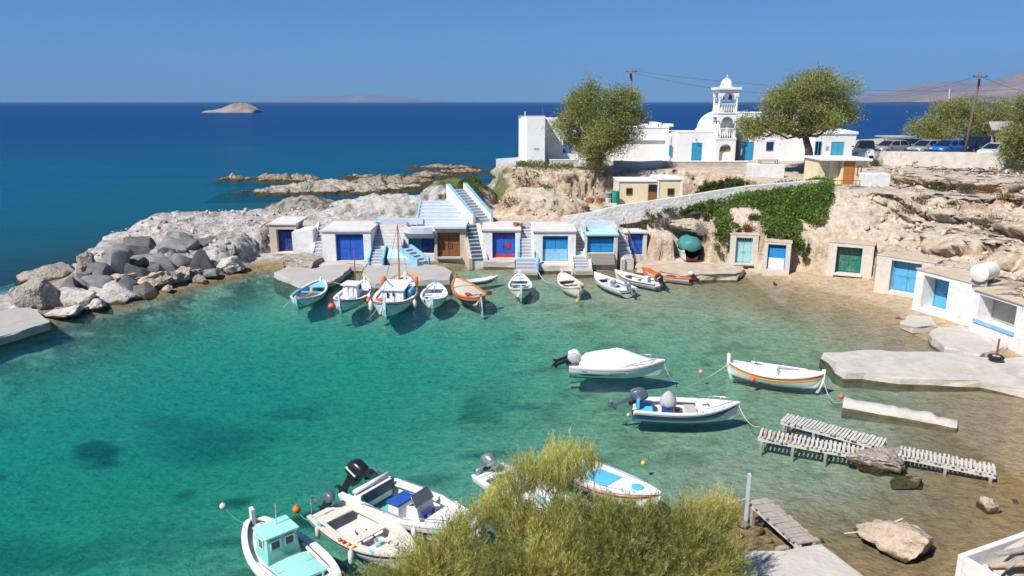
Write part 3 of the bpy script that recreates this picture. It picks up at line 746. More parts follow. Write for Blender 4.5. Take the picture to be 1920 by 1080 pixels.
for nm, (xa, xb) in (('plain_back_wall', (-1.2, 0.45)),):
    MB().box(xa, xb, 0.95, 1.03, 0.57, 1.98).build(nm, M_conc, tN)
MB().box(-1.4, 1.36, -0.07, -0.004, 0.42, 0.62).build('sill_board', M_lblue, tN, bevel=0.01)
tO = boathouse('O', 'boathouse with a light blue door and half gate, at the right edge', M_white, (-0.9, 0.6, 0.05, 2.0), D_sky, recess=0.6, vent=False, over=0.06, rt=0.12, roofm=M_earth)
MB().box(-0.88, 0.58, 0.02, 0.07, 0.06, 0.95).build('half_gate', M_lblue, tO, bevel=0.01)

# ================================================================ STAIRS
def stairs(label, bot, top, width, n, body=None, tread=None, base=-0.2, par=(None, None), ph=0.32, pth=0.2, cop=None, group='whitewashed stairs', name='staircase'):
    body = body or M_white; tread = tread or M_tread
    bot = Vector(bot); top = Vector(top)
    d = Vector((top.x - bot.x, top.y - bot.y, 0)); run = d.length
    rot = math.atan2(d.y, d.x) - math.pi / 2     # local +y runs up the stair
    t = thing(name, label, 'stairs', (bot.x, bot.y, 0), rot, group)
    st = run / n; rise = (top.z - bot.z) / n; w = width / 2
    for i in range(n):
        m = MB()
        y0 = i * st; z = bot.z + rise * (i + 1)
        m.box(-w, w, y0, y0 + st - 0.001, base, z - 0.025, 0)
        m.box(-w, w, y0 - 0.012, y0 + 0.05, z - 0.025, z, 0)                      # white nosing
        m.box(-w, w, y0 + 0.05, y0 + st - 0.001, z - 0.025, z - 0.003, 1)         # painted tread
        if tread is M_navy or tread is M_tread:
            m.box(-w + 0.04, w - 0.04, y0 - 0.006, y0 - 0.001, z - rise + 0.02, z - 0.055, 1)   # painted riser
        m.build('step', [body, tread], t)
    for sgn, p in zip((-1, 1), par):
        if not p: continue
        xa, xb = (-w - pth, -w - 0.003) if sgn < 0 else (w + 0.003, w + pth)
        q = MB()
        za, zb = bot.z + ph + rise, top.z + ph
        prof = [(-0.12, base), (run, base), (run, zb), (run - 0.25, zb), (0.15, za), (-0.12, za - 0.02)]
        q.v += [(xa, y, z) for y, z in prof] + [(xb, y, z) for y, z in prof]
        k_ = len(prof)
        q.f += [tuple(range(k_)), tuple(reversed(range(k_, 2 * k_)))] + [(i, (i + 1) % k_, k_ + (i + 1) % k_, k_ + i) for i in range(k_)]
        q.m += [0] * (k_ + 2)
        po = q.build('parapet', p, t, bevel=0.02)
        if cop:
            c_ = MB(); e = 0.015
            prof = [(run, zb), (run - 0.25, zb), (0.15, za), (-0.12, za - 0.02)]
            vs = [(xa - e, y, z + 0.003) for y, z in prof] + [(xb + e, y, z + 0.003) for y, z in prof] + [(xa - e, y, z + 0.05) for y, z in prof] + [(xb + e, y, z + 0.05) for y, z in prof]
            fs = []
            for i in range(3):
                fs += [(8 + i, 9 + i, 13 + i, 12 + i), (i, 4 + i, 5 + i, 1 + i), (i, i + 1, 9 + i, 8 + i), (4 + i, 12 + i, 13 + i, 5 + i)]
            fs += [(0, 8, 12, 4), (3, 7, 15, 11)]
            c_.add(vs, fs).build('coping', cop, po)
    return t
stairs('narrow grey stair climbing between the navy door and the royal blue door', (-15.8, 60.2, 0.75), (-15.8, 62.9, 3.02), 1.0, 9, par=(M_white, None), ph=0.15)
s2 = stairs('broad stone stair beside the wide blue-doored boathouse, behind the tall mast', (-10.1, 59.3, 1.55), (-10.1, 62.4, 3.05), 2.45, 8, tread=M_conc, par=(M_pblue, None), cop=M_lblue, ph=0.3)
stairs('short lower flight with light blue kerbs dropping to the quay by the mast', (-10.75, 57.6, 0.62), (-10.75, 59.28, 1.5), 0.95, 5, par=(M_lblue, M_lblue), ph=0.28, pth=0.16)
stairs('curved side flight edged in light blue leading to the quay beside the brown door', (-7.05, 57.75, 0.6), (-8.7, 59.35, 1.5), 1.0, 5, par=(M_lblue, M_lblue), ph=0.26, pth=0.16, cop=None)
stairs('very wide pale blue steps rising behind the brown door to the white rocks', (-5.7, 62.9, 3.1), (-5.7, 66.2, 4.5), 4.6, 6, body=M_pblue, tread=M_pblue, base=2.4, par=(M_lblue, None), ph=0.08, pth=0.14)
stairs('long upper stair with white parapets climbing to the grassy slope', (-2.5, 62.9, 3.15), (-5.0, 66.9, 5.4), 1.45, 12, base=2.4, par=(M_white, M_white), cop=M_lblue, ph=0.5, pth=0.26)
stairs('steep navy-treaded stair between the brown door and the red-trimmed door', (-2.75, 59.1, 0.5), (-3.45, 61.6, 3.12), 0.95, 10, tread=M_navy, par=(M_beige, M_white), ph=0.05, pth=0.3)
stairs('straight stair with blue parapet between the red-trimmed door and the two-tone door', (1.12, 58.3, 1.0), (1.12, 61.5, 3.02), 0.95, 10, par=(M_lblue, M_white), ph=0.28, pth=0.2)
s4b = stairs('grey bottom steps under a mint landing reaching into the water by a painted boat', (1.1, 57.0, 0.35), (1.1, 58.0, 0.98), 1.6, 3, base=-0.8, par=(None, M_lblue), ph=0.35, pth=0.18)
MB().box(-0.8, 0.8, 1.0, 1.3, 0.4, 0.985).build('landing', M_mint, s4b)
stairs('narrow white stair between the two-tone door and the mint-roofed boathouse', (5.38, 59.0, 1.12), (5.38, 62.4, 3.05), 0.72, 10, par=(M_white, M_white), ph=0.12, pth=0.12)
s5b = stairs('grey lower steps with a mint landing below the narrow white stair', (5.45, 57.1, 0.42), (5.45, 58.4, 1.05), 1.2, 4, base=-0.6, par=(M_white, M_white), ph=0.1, pth=0.2)
MB().box(-0.6, 0.6, 1.3, 1.9, 0.4, 1.06).build('landing', M_mint, s5b)
s6 = stairs('plank stair with a rusty handrail down to the dark blue door', (9.35, 58.3, 0.6), (8.75, 60.9, 2.95), 0.75, 9, tread=M_wood, par=(M_plaster, None), ph=0.04, pth=0.3)
hr = MB(); hr.tube([(0.42, 0.0, 0.6), (0.42, 0.0, 1.5), (0.42, 1.3, 2.7), (0.42, 2.6, 3.85), (0.42, 2.6, 3.0)], 0.025, 6).tube([(0.42, 1.3, 1.8), (0.42, 1.3, 2.7)], 0.02, 6)
hr.build('handrail', M_iron, s6)

# ================================================================ QUAYS, WALLS AND SMALL MASONRY AROUND THE BOATHOUSES
M_algae = mat('algae_stone', (0.13, 0.105, 0.05), rough=0.9, var=0.4, scale=2, bump=0.8, bscale=5, stain=(0.05, 0.05, 0.03), stain_amt=0.7)
def slab(name, label, cat, pts, z, mats, depth=1.6, bevel=0.06, group=None, kind=None, jag=0.0, seed=0):
    pts = [(p[0], p[1]) for p in pts]
    rs = np.random.RandomState(seed + 5)
    jag = jag * 1.7
    out_ = []
    for i, p in enumerate(pts):
        q = pts[(i + 1) % len(pts)]
        L_ = math.hypot(q[0] - p[0], q[1] - p[1]); k_ = max(1, int(L_ / 0.7)) if jag else 1
        for j in range(k_):
            t_ = j / k_
            out_.append((p[0] + (q[0] - p[0]) * t_ + (rs.rand() - .5) * jag, p[1] + (q[1] - p[1]) * t_ + (rs.rand() - .5) * jag))
    cx = sum(p[0] for p in out_) / len(out_); cy = sum(p[1] for p in out_) / len(out_)
    loc = [(a - cx, b - cy) for a, b in out_]
    ar = sum(loc[i][0] * loc[(i + 1) % len(loc)][1] - loc[(i + 1) % len(loc)][0] * loc[i][1] for i in range(len(loc)))
    if ar < 0: loc = loc[::-1]
    n_ = len(loc)
    rings = []
    for zz, sc in ((-depth, 1.03), (0.10 - z, 1.01), (-0.07, 1.0), (0.0, 0.988)):
        rings.append([(a * sc + (rs.rand() - .5) * jag * 0.4, b * sc + (rs.rand() - .5) * jag * 0.4, zz + (rs.rand() - .5) * jag * 0.12) for a, b in loc])
    m = MB().loft(rings, True, True)
    m.m = [1 if (i < n_ or i == 3 * n_) else 0 for i in range(len(m.f))]
    o = m.build(name, [mats, M_algae], None, loc=(cx, cy, z))
    if kind: o['kind'] = kind
    if label: tag(o, label, cat, group)
    return o
M_quay = mat('quay_concrete', (0.46, 0.44, 0.41), rough=0.9, var=0.12, scale=1.0, bump=0.6, bscale=5, spec=0.2, stain=(0.29, 0.25, 0.20), stain_amt=0.7, stain_scale=0.5)
slab('quay', 'flat grey concrete quay below the navy-doored boathouse', 'quay', [G(512, 511, .45), G(583, 540, .45), G(632, 524, .45), G(662, 497, .45), G(600, 488, .45), G(545, 497, .45)], 0.45, M_quay, jag=0.12, seed=1)
slab('quay', 'low concrete ledge in front of the wide royal blue door', 'quay', [(-15.2, 58.66), (-15.2, 57.3), (-11.45, 57.2), (-11.45, 58.66)], 0.56, M_concw, jag=0.08, seed=2)
q3 = slab('quay', 'broad concrete quay with a faded orange diamond, between the masted boat and the brown door', 'quay', [G(700, 531, .5), G(842, 523, .5), G(850, 510, .5), G(838, 500, .5), (-6.1, 57.7), (-11.4, 57.55), (-11.4, 55.5)], 0.5, M_quay, jag=0.14, seed=3)
dm_ = MB(); dm_.add([(-0.9, 0, 0.006), (0, -0.55, 0.006), (0.9, 0, 0.006), (0, 0.55, 0.006)], [(0, 1, 2, 3)])
P_orange = mat('faded_orange_paint', (0.62, 0.33, 0.20), rough=0.9, var=0.15, bump=0.2, stain=(0.58, 0.52, 0.46), stain_amt=0.7, stain_scale=4)
o = dm_.build('painted_diamond', P_orange, q3, recalc=False); pt = G(772, 513, .5); o.location = (pt.x - q3.location.x, pt.y - q3.location.y, 0.0)
slab('quay', 'narrow concrete ledge under the red-trimmed door', 'quay', [(-2.2, 59.76), (-2.3, 58.9), (0.3, 58.6), (0.3, 59.76)], 0.54, M_concw, jag=0.1, seed=4)
slab('quay', 'stained ledge below the two-tone blue door', 'quay', [(2.05, 58.56), (2.05, 57.3), (4.72, 57.3), (4.72, 58.56)], 0.55, M_plaster, jag=0.12, seed=5)
slab('quay', 'small grey landing slab at the foot of the mint-landing steps by the painted boat', 'quay', [(0.15, 56.95), (0.15, 55.9), (2.0, 55.9), (2.0, 56.95)], 0.32, M_quay, jag=0.05, seed=6)
slab('quay', 'small landing slab at the foot of the narrow white stair', 'quay', [(4.8, 57.05), (4.9, 55.9), (6.3, 55.9), (6.2, 57.05)], 0.38, M_quay, jag=0.08, seed=7)
M_shelf = mat('shelf_rock', (0.52, 0.44, 0.34), rough=0.95, var=0.22, scale=1.2, bump=0.9, bscale=3.5, spec=0.1, stain=(0.34, 0.25, 0.12), stain_amt=0.6, stain_scale=0.8)
slab('rock_shelf', 'flat tan rock shelf in front of the boat cave', 'rock', [G(1192, 500, .5), G(1240, 512, .5), G(1300, 517, .5), G(1390, 513, .5), G(1400, 500, .6), (17.4, 58.3), (13.2, 59.4), (10.3, 59.6)], 0.55, M_shelf, jag=0.35, seed=8)
slab('rock_hump', 'rough grey rock hump between the concrete quay and the wide blue door', 'rock', [(-18.6, 59.6), (-17.8, 57.6), (-15.6, 57.0), (-15.35, 59.0), (-15.5, 60.0), (-17, 60.6)], 0.95, reef_l, jag=0.5, seed=9)
M_wb = M_white
def wall_box(name, label, x0, x1, y0, y1, z0, z1, m, rot=0, bevel=0.04, cat='wall', slope=0.0, group=None):
    cx, cy = (x0 + x1) / 2, (y0 + y1) / 2
    a, b = (x1 - x0) / 2, (y1 - y0) / 2
    q = MB().prism([(-a, -b), (a, -b), (a, b), (-a, b)], 0, [z1 - z0, z1 - z0 + slope, z1 - z0 + slope, z1 - z0])
    o = q.build(name, m, None, bevel=bevel, loc=(cx, cy, z0), rotz=rot)
    return tag(o, label, cat, group)
wall_box('wall', 'thick whitewashed block wall beside the navy door', -18.2, -16.45, 60.9, 63.2, 0.4, 2.55, M_white, slope=0.25)
# planter wedge with mint top
pw = MB().prism([(-9.95, 58.2), (-8.05, 57.9), (-8.5, 58.9), (-9.95, 59.25)], 0.4, [0.95, 1.0, 1.45, 1.5], 0, 1)
tag(pw.build('planter', [M_pblue, M_mint]), 'mint-topped masonry wedge between two flights of stairs', 'planter')
pw = MB().box(-1.95, 1.95, 0, 0.25, 0, 0.5)
tag(pw.build('wall', [M_pblue], loc=(-9.5, 62.75, 2.95), bevel=0.02), 'low pale blue parapet at the head of the broad stair', 'wall')
# terrace parapet over the teal door, curved
pts = [(-8.75, 60.1), (-8.2, 59.75), (-7.2, 59.7), (-6.42, 59.8)]
q = MB()
for i in range(3):
    a, b = Vector((*pts[i], 0)), Vector((*pts[i + 1], 0)); nrm = Vector((-(b - a).y, (b - a).x, 0)).normalized() * 0.22
    q.prism([a[:2], b[:2], (b + nrm)[:2], (a + nrm)[:2]], 2.62, 3.15)
tag(q.build('wall', M_pblue, bevel=0.015), 'bluish white terrace parapet above the teal door', 'wall')
tag(MB().box(-0.8, 0.8, -0.35, 0.35, 0, 0.5).build('planter', M_white, loc=(-3.75, 63.4, 3.05), bevel=0.03), 'white planter box at the foot of the long upper stair', 'planter')
# parapets over G
q = MB().box(-1.45, 1.3, 0, 0.22, 0, 0.62).box(-1.45, -1.2, -1.6, -0.003, 0, 0.5).box(1.05, 1.3, -1.9, -0.003, 0, 0.45)
tag(q.build('wall', M_pblue, loc=(7.1, 60.4, 2.95), bevel=0.03), 'pale blue terrace parapet above the mint roof', 'wall')
# the white ramp wall along the cliff path
pts = [(1062, 405), (1110, 398), (1160, 385), (1210, 378), (1280, 368), (1340, 358), (1400, 349), (1470, 343), (1542, 338)]
q = MB()
ring = []
for a, b in pts:
    pA = A(a, b, 61.7)
    ring.append([(pA.x, 61.55, pA.z - 1.6), (pA.x, 61.55, pA.z), (pA.x, 61.95, pA.z + 0.02), (pA.x, 61.95, pA.z - 1.6)])
q.loft(ring)
M_pathw = mat('worn_whitewash', (0.68, 0.66, 0.63), rough=0.9, var=0.15, scale=1.2, bump=0.8, bscale=4, bdist=0.12, spec=0.15, stain=(0.42, 0.36, 0.29), stain_amt=0.75, stain_scale=1.1)
tag(q.build('path_wall', M_pathw, bevel=0.0), 'long sloping whitewashed path wall above the creeper', 'wall')
# ================================================================ THE CHURCH AND THE HOUSES ON THE HEADLAND
D_church = paint('church_blue', (0.03, 0.30, 0.55), stain_amt=0.2)
D_church2 = paint('church_deep_blue', (0.02, 0.10, 0.42), stain_amt=0.2)
D_aqua = paint('aqua_shutter', (0.07, 0.42, 0.58), stain_amt=0.2)
ZC = 6.45
def panel_door(par, x0, x1, z0, z1, y, m, name='door', frame=None):
    """door with frame and raised panels, facing local -y, sitting proud of the wall face at y"""
    f = MB().box(x0 - 0.09, x0 - 0.002, y - 0.06, y - 0.004, z0, z1 + 0.09).box(x1 + 0.002, x1 + 0.09, y - 0.06, y - 0.004, z0, z1 + 0.09).box(x0 - 0.002, x1 + 0.002, y - 0.06, y - 0.004, z1 + 0.002, z1 + 0.09)
    f.box(x0, x1, y - 0.035, y - 0.004, z0, z1)
    o = f.build(name, m if frame is None else frame, par)
    w = (x1 - x0) / 2
    for i in range(2):
        for zz in (0.08, 0.55):
            MB().box(x0 + w * i + 0.06, x0 + w * (i + 1) - 0.05, y - 0.055, y - 0.036, z0 + (z1 - z0) * zz, z0 + (z1 - z0) * (zz + 0.38)).build('door_panel', m, o, bevel=0.008)
    return o
def window(par, x0, x1, z0, z1, y, frame_m, pane_m=None, mull=True, shutters=None):
    f = MB()
    t = 0.07
    f.box(x0 - t, x0, y - 0.05, y - 0.004, z0 - t, z1 + t).box(x1, x1 + t, y - 0.05, y - 0.004, z0 - t, z1 + t).box(x0, x1, y - 0.05, y - 0.004, z1, z1 + t).box(x0, x1, y - 0.07, y - 0.004, z0 - t, z0)
    if mull: f.box((x0 + x1) / 2 - 0.025, (x0 + x1) / 2 + 0.025, y - 0.04, y - 0.014, z0, z1)
    o = f.build('window', frame_m, par)
    MB().box(x0, x1, y - 0.012, y - 0.004, z0, z1).build('pane', pane_m or M_glass, o)
    return o
def arch_wall(x0, x1, z0, z1, ax0, ax1, az, y0, y1, n=12):
    """wall slab with a round-headed opening from z0; returns MB"""
    m = MB(); r = (ax1 - ax0) / 2; c = (ax0 + ax1) / 2
    prof = [(x0, z0), (ax0, z0), (ax0, az)] + [(c - r * math.cos(math.pi * k / n), az + r * math.sin(math.pi * k / n)) for k in range(1, n)] + [(ax1, az), (ax1, z0), (x1, z0), (x1, z1), (x0, z1)]
    k_ = len(prof)
    m.v += [(a, y0, b) for a, b in prof] + [(a, y1, b) for a, b in prof]
    # triangulated front/back via strips: outer top edge to arch
    def strips(o, rev):
        fs = []
        top0, top1 = k_ - 1, k_ - 2
        arch = list(range(2, k_ - 5 + 0))
        idx = list(range(1, k_ - 4))          # ax0,z0 ... ax1,z0
        fs.append((0, 1, 2, k_ - 1))
        mid = 2 + (n // 2)
        a = list(range(2, mid + 1)); b = list(range(mid, 2 + n + 1))
        fs.append(tuple([k_ - 1] + a)); fs.append(tuple([k_ - 2, k_ - 1, mid])); fs.append(tuple(b + [k_ - 2]))
        fs.append((2 + n, 2 + n + 1, k_ - 3, k_ - 2))
        return [tuple(o + i for i in (reversed(f) if rev else f)) for f in fs]
    m.f += strips(0, False) + strips(k_, True) + [(i, (i + 1) % k_, k_ + (i + 1) % k_, k_ + i) for i in range(k_)]
    m.m += [0] * len(m.f)
    return m
# ---- church
CY = 85.2
cxl = A(1268, 280, CY).x; cxr = A(1349, 280, CY).x; ct = A(1300, 249, CY).z
org = Vector((cxl, CY, ZC))
ch = thing('church', 'small white Greek church with dome and tall open bell tower', 'church', org)
W = cxr - cxl; Hh = ct - ZC
m = MB().box(0, W, 0, 7.5, -0.6, Hh).box(-1.0, -0.003, 0.15, 7.3, -0.6, Hh - 0.12).box(0.0, W, -0.03, 0.25, Hh + 0.003, Hh + 0.14)
m.box(-1.0, -0.62, 0.05, 0.147, -0.6, Hh - 0.3)
m.build('nave_wall', M_church, ch, bevel=0.04)
dx0 = A(1298, 285, CY).x - cxl; dx1 = A(1313.5, 285, CY).x - cxl
panel_door(ch, dx0, dx1, 0.02, A(1300, 269, CY).z - ZC, 0, D_church)
MB().box(dx0 + 0.3, dx0 + 0.35, -0.5, -0.004, 2.45, 2.5).box(dx0 + 0.1, dx0 + 0.5, -0.5, -0.45, 2.5, 2.53).build('lamp_bracket', M_iron, ch)
wn_ = window(ch, -0.72, -0.55, 0.75, 1.75, 0.05, D_church, D_church, mull=False)
# dome on its drum
dcx = A(1346, 230, CY + 3.2).x - cxl; r_d = dcx - (A(1309, 230, CY + 3.2).x - cxl)
dz = A(1346, 247, CY + 3.2).z - ZC; dtop = A(1346, 208, CY + 3.2).z - ZC
dr = MB().lathe([(r_d + 0.22, dz - 0.9), (r_d + 0.22, dz + 0.30), (r_d + 0.05, dz + 0.34), (r_d, dz + 0.4)] + [(r_d * math.cos(a), dz + 0.4 + (dtop - dz - 0.4) * math.sin(a)) for a in [R(i * 9) for i in range(1, 10)]] + [(0.02, dtop + 0.005)], 28, (dcx, 3.4, 0))
dome = dr.build('dome', M_church, ch, auto=40)
cr = MB().box(dcx - 0.75 - 0.035, dcx - 0.75 + 0.035, 2.6, 2.67, dtop - 0.35, dtop + 0.42).box(dcx - 0.75 - 0.19, dcx - 0.75 - 0.037, 2.6, 2.67, dtop + 0.12, dtop + 0.19).box(dcx - 0.75 + 0.037, dcx - 0.75 + 0.19, 2.6, 2.67, dtop + 0.12, dtop + 0.19)
cr.build('cross', M_church, dome)
# ---- bell tower
TY = CY - 0.9
tx0 = A(1341.5, 280, TY).x - cxl; tx1 = A(1379.0, 280, TY).x - cxl
zt = lambda py: A(1360, py, TY).z - ZC
bt_y0, bt_y1 = -0.9, 1.6
tw = tx1 - tx0; D2 = bt_y1 - bt_y0; tcx = (tx0 + tx1) / 2; tcy = (bt_y0 + bt_y1) / 2
z_a, z_b, z_c, z_d, z_e, z_f = zt(262), zt(243), zt(211), zt(194), zt(168), zt(163.5)
base = arch_wall(tx0, tx1, -0.5, z_a, tx0 + 0.45, tx1 - 0.45, z_a - 1.15, bt_y0, bt_y0 + 0.4)
base.box(tx0 + 0.002, tx1 - 0.002, bt_y0 + 0.402, bt_y1, -0.5, z_a)
tower = base.build('bell_tower', M_church, ch)
MB().box(tx0 + 0.46, tx1 - 0.46, bt_y0 + 0.36, bt_y0 + 0.398, z_a - 1.3, z_a - 0.75).build('icon_panel', paint('icon_brown', (0.30, 0.22, 0.12)), tower)
def tslab(z0, z1, e): MB().box(tx0 - e, tx1 + e, bt_y0 - e, bt_y1 + e, z0, z1).build('tower_slab', M_church, tower, bevel=0.02)
tslab(z_a + 0.002, z_a + 0.14, 0.05)
tslab(z_c - 0.13, z_c, 0.05)
tslab(z_e, z_f, 0.20)
def columns(z0, z1, r=0.11, arch=True):
    for sx in (0, 1):
        for sy in (0, 1):
            x = tx0 + 0.16 if sx == 0 else tx1 - 0.16; y = bt_y0 + 0.16 if sy == 0 else bt_y1 - 0.16
            c_ = MB().box(x - 0.16, x + 0.16, y - 0.16, y + 0.16, z0, z0 + 0.10)
            c_.lathe([(r * 1.0, z0 + 0.10), (r * 0.95, z1 - 0.75)], 12, (x, y, 0))
            c_.box(x - 0.15, x + 0.15, y - 0.15, y + 0.15, z1 - 0.75, z1 - 0.001)
            c_.build('column', M_church, tower)
    w_ = tw - 0.62
    for y0, y1 in ((bt_y0 + 0.02, bt_y0 + 0.30), (bt_y1 - 0.30, bt_y1 - 0.02)):
        a = arch_wall(tx0 + 0.312, tx1 - 0.312, z1 - 1.0, z1 - 0.002, tx0 + 0.45, tx1 - 0.45, z1 - 0.95, y0, y1)
        a.build('arch', M_church, tower)
    for x0, x1 in ((tx0 + 0.02, tx0 + 0.30), (tx1 - 0.30, tx1 - 0.02)):
        MB().box(x0, x1, bt_y0 + 0.32, bt_y1 - 0.32, z1 - 0.32, z1 - 0.002).build('beam', M_church, tower)
def balusters(z0, h):
    for side in range(4):
        n_ = 6
        for k_ in range(n_):
            f_ = (k_ + 0.5) / n_
            if side == 0: x, y = tx0 + 0.35 + (tw - 0.7) * f_, bt_y0 + 0.08
            elif side == 1: x, y = tx0 + 0.35 + (tw - 0.7) * f_, bt_y1 - 0.08
            elif side == 2: x, y = tx0 + 0.08, bt_y0 + 0.35 + (D2 - 0.7) * f_
            else: x, y = tx1 - 0.08, bt_y0 + 0.35 + (D2 - 0.7) * f_
            MB().lathe([(0.06, z0), (0.05, z0 + h * 0.12), (0.085, z0 + h * 0.38), (0.04, z0 + h * 0.72), (0.06, z0 + h * 0.9), (0.06, z0 + h - 0.09)], 8, (x, y, 0)).build('baluster', M_church, tower, smooth=True)
    e = 0.02
    q = MB().box(tx0 + 0.33, tx1 - 0.33, bt_y0 + e, bt_y0 + 0.14, z0 + h - 0.088, z0 + h).box(tx0 + 0.33, tx1 - 0.33, bt_y1 - 0.14, bt_y1 - e, z0 + h - 0.088, z0 + h)
    q.box(tx0 + e, tx0 + 0.14, bt_y0 + 0.33, bt_y1 - 0.33, z0 + h - 0.088, z0 + h).box(tx1 - 0.14, tx1 - e, bt_y0 + 0.33, bt_y1 - 0.33, z0 + h - 0.088, z0 + h)
    q.build('balustrade_rail', M_church, tower)
columns(z_a + 0.162, z_c - 0.162); balusters(z_a + 0.162, z_b - z_a)
columns(z_c + 0.002, z_e - 0.002, r=0.12); balusters(z_c + 0.002, z_d - z_c)
MB().lathe([(0.72, z_b - 0.8), (0.72, z_b + 0.5)] + [(0.72 * math.cos(R(i * 10)), z_b + 0.5 + 0.72 * math.sin(R(i * 10))) for i in range(1, 9)] + [(0.02, z_b + 1.22)], 20, (tcx, tcy, 0)).build('inner_dome', M_church, tower, auto=40)
for bx in (-0.42, 0.42):
    bl = MB().lathe([(0.27, z_e - 1.05), (0.22, z_e - 0.95), (0.17, z_e - 0.75), (0.13, z_e - 0.6), (0.02, z_e - 0.55)], 14, (tcx + bx, tcy - 0.2, 0)).tube([(tcx + bx, tcy - 0.2, z_e - 0.56), (tcx + bx, tcy - 0.2, z_e - 0.02)], 0.03, 6)
    bl.build('bell', mat('bronze', (0.06, 0.10, 0.075), rough=0.5, metal=0.5, bump=0), tower, smooth=True)
rt_ = tw * 0.30
MB().lathe([(rt_ * 1.12, z_f + 0.002), (rt_ * 1.12, z_f + 0.10), (rt_, z_f + 0.12)] + [(rt_ * math.cos(R(i * 10)), z_f + 0.12 + (zt(145.5) - z_f - 0.12) * math.sin(R(i * 10))) for i in range(1, 9)] + [(0.03, zt(145.5))], 22, (tcx, tcy, 0)).build('cupola', M_church, tower, auto=40)
MB().lathe([(0.05, zt(145.6)), (0.09, zt(144)), (0.03, zt(142.5)), (0.05, zt(141.5)), (0.01, zt(139.5))], 8, (tcx, tcy, 0)).build('finial', M_church, tower, smooth=True)
# ---- wings and houses
def house(label, px0, px1, ytop, ybase, Y, depth, mats=None, name='house', z0=None, par=0.12, cat='house'):
    x0 = A(px0, (ytop + ybase) / 2, Y).x; x1 = A(px1, (ytop + ybase) / 2, Y).x
    zb = z0 if z0 is not None else A(px0, ybase, Y).z
    zt_ = A((px0 + px1) / 2, ytop, Y).z
    t = thing(name, label, cat, (x0, Y, zb))
    w, h = x1 - x0, zt_ - zb
    MB().box(0, w, 0, depth, -1.0, h).build('wall', mats or M_church, t, bevel=0.04)
    if par: MB().box(-0.05, w + 0.05, -0.06, depth + 0.06, h + 0.002, h + par).build('roof', mats or M_church, t, bevel=0.03)
    t['_w'] = w; t['_h'] = h
    del t['_w'], t['_h']
    return t, w, h
w1_, ww, hh_ = house('long low white church wing behind the big tamarisk', 1150, 1253, 240, 300, CY + 1.6, 5.5, par=0.10, cat='house')
for a, b, hz in ((0.52, 0.66, 0.42), (0.72, 0.84, 0.62), (0.86, 0.90, 0.55), (0.97, 1.12, 0.42)):
    MB().box(ww * a, ww * b, 1.2, 3.0, hh_ + 0.104, hh_ + hz).build('roof_block', M_church, w1_, bevel=0.05)
MB().box(ww * 0.1, ww * 0.98, -0.25, -0.004, hh_ * 0.62, hh_ * 0.66).build('ledge', M_church, w1_)
w2_, ww, hh_ = house('white rough-walled house with one small window behind the leaning tree', 1392, 1512, 250, 302, CY + 0.8, 6, par=0.0)
sx = lambda t, px, py, Y: A(px, py, Y).x - t.location.x
sz = lambda t, px, py, Y: A(px, py, Y).z - t.location.z
Yw = CY + 0.8
window(w2_, sx(w2_, 1438, 270, Yw), sx(w2_, 1449, 270, Yw), sz(w2_, 1440, 281, Yw), sz(w2_, 1440, 267, Yw), 0, D_church2, M_glass)
panel_door(w2_, 0.1, 1.15, 0.0, 2.05, 0, D_church)
w3_, _, _ = house('taller white house just visible over the leaning tree', 1405, 1502, 213, 262, CY + 7.5, 6, par=0.15)
w4_, ww, hh_ = house('white house with a large aqua shuttered window left of the parked cars', 1527, 1604, 252, 296, 84, 6.5, par=0.0, z0=6.9)
MB().prism([(-0.1, -0.1), (ww + 0.15, -0.1), (ww + 0.15, 6.6), (-0.1, 6.6)], hh_ + 0.003, [hh_ + 0.12, hh_ + 0.28, hh_ + 0.55, hh_ + 0.5]).build('roof', M_church, w4_, bevel=0.02)
win = window(w4_, sx(w4_, 1559, 278, 84), sx(w4_, 1580, 278, 84), sz(w4_, 1570, 291, 84), sz(w4_, 1570, 267, 84), 0, D_aqua, D_aqua)
for k_ in range(6): MB().box(sx(w4_, 1560.5 + k_ * 3.3, 278, 84), sx(w4_, 1561.2 + k_ * 3.3, 278, 84), -0.03, -0.013, sz(w4_, 1570, 290, 84), sz(w4_, 1570, 268, 84)).build('slat', D_aqua, win)
window(w4_, sx(w4_, 1528.5, 278, 84), sx(w4_, 1539, 278, 84), sz(w4_, 1535, 291, 84), sz(w4_, 1535, 266, 84), 0, D_aqua, M_glass)
MB().box(sx(w4_, 1548, 278, 84), sx(w4_, 1553, 278, 84), -0.05, -0.004, sz(w4_, 1550, 281, 84), sz(w4_, 1550, 274, 84)).build('wall_plaque', M_conc, w4_)
# left tower block with the facet, and the house behind it
TYL = 83.0
x0 = A(973, 260, TYL).x; x1 = A(988, 260, TYL).x; x2 = A(1022, 260, TYL).x
zt_ = A(990, 219, TYL).z; zb = 5.9
t = thing('house', 'blank white tower-like house at the headland edge', 'house', (x0, TYL, zb))
MB().prism([(0, 0.45), (x1 - x0, 0), (x2 - x0, 0), (x2 - x0, 3.4), (0, 3.4)], -0.8, zt_ - zb).build('wall', M_church, t, bevel=0.03)
MB().box(-0.05, x2 - x0 + 0.05, 0.3, 3.45, zt_ - zb + 0.003, zt_ - zb + 0.07).build('roof', M_conc, t)
MB().lathe([(0.06, zt_ - zb + 0.05), (0.06, zt_ - zb + 0.55)], 8, (x1 - x0 - 0.2, 0.6, 0)).build('vent_pipe', M_white, t)
MB().tube([(x2 - x0 - 0.25, 1.5, zt_ - zb), (x2 - x0 - 0.3, 1.5, zt_ - zb + 1.5)], 0.03, 6).tube([(x2 - x0 - 0.3, 1.5, zt_ - zb + 1.3), (x2 - x0 - 0.05, 1.5, zt_ - zb + 0.02)], 0.02, 6).build('aerial', M_iron, t)
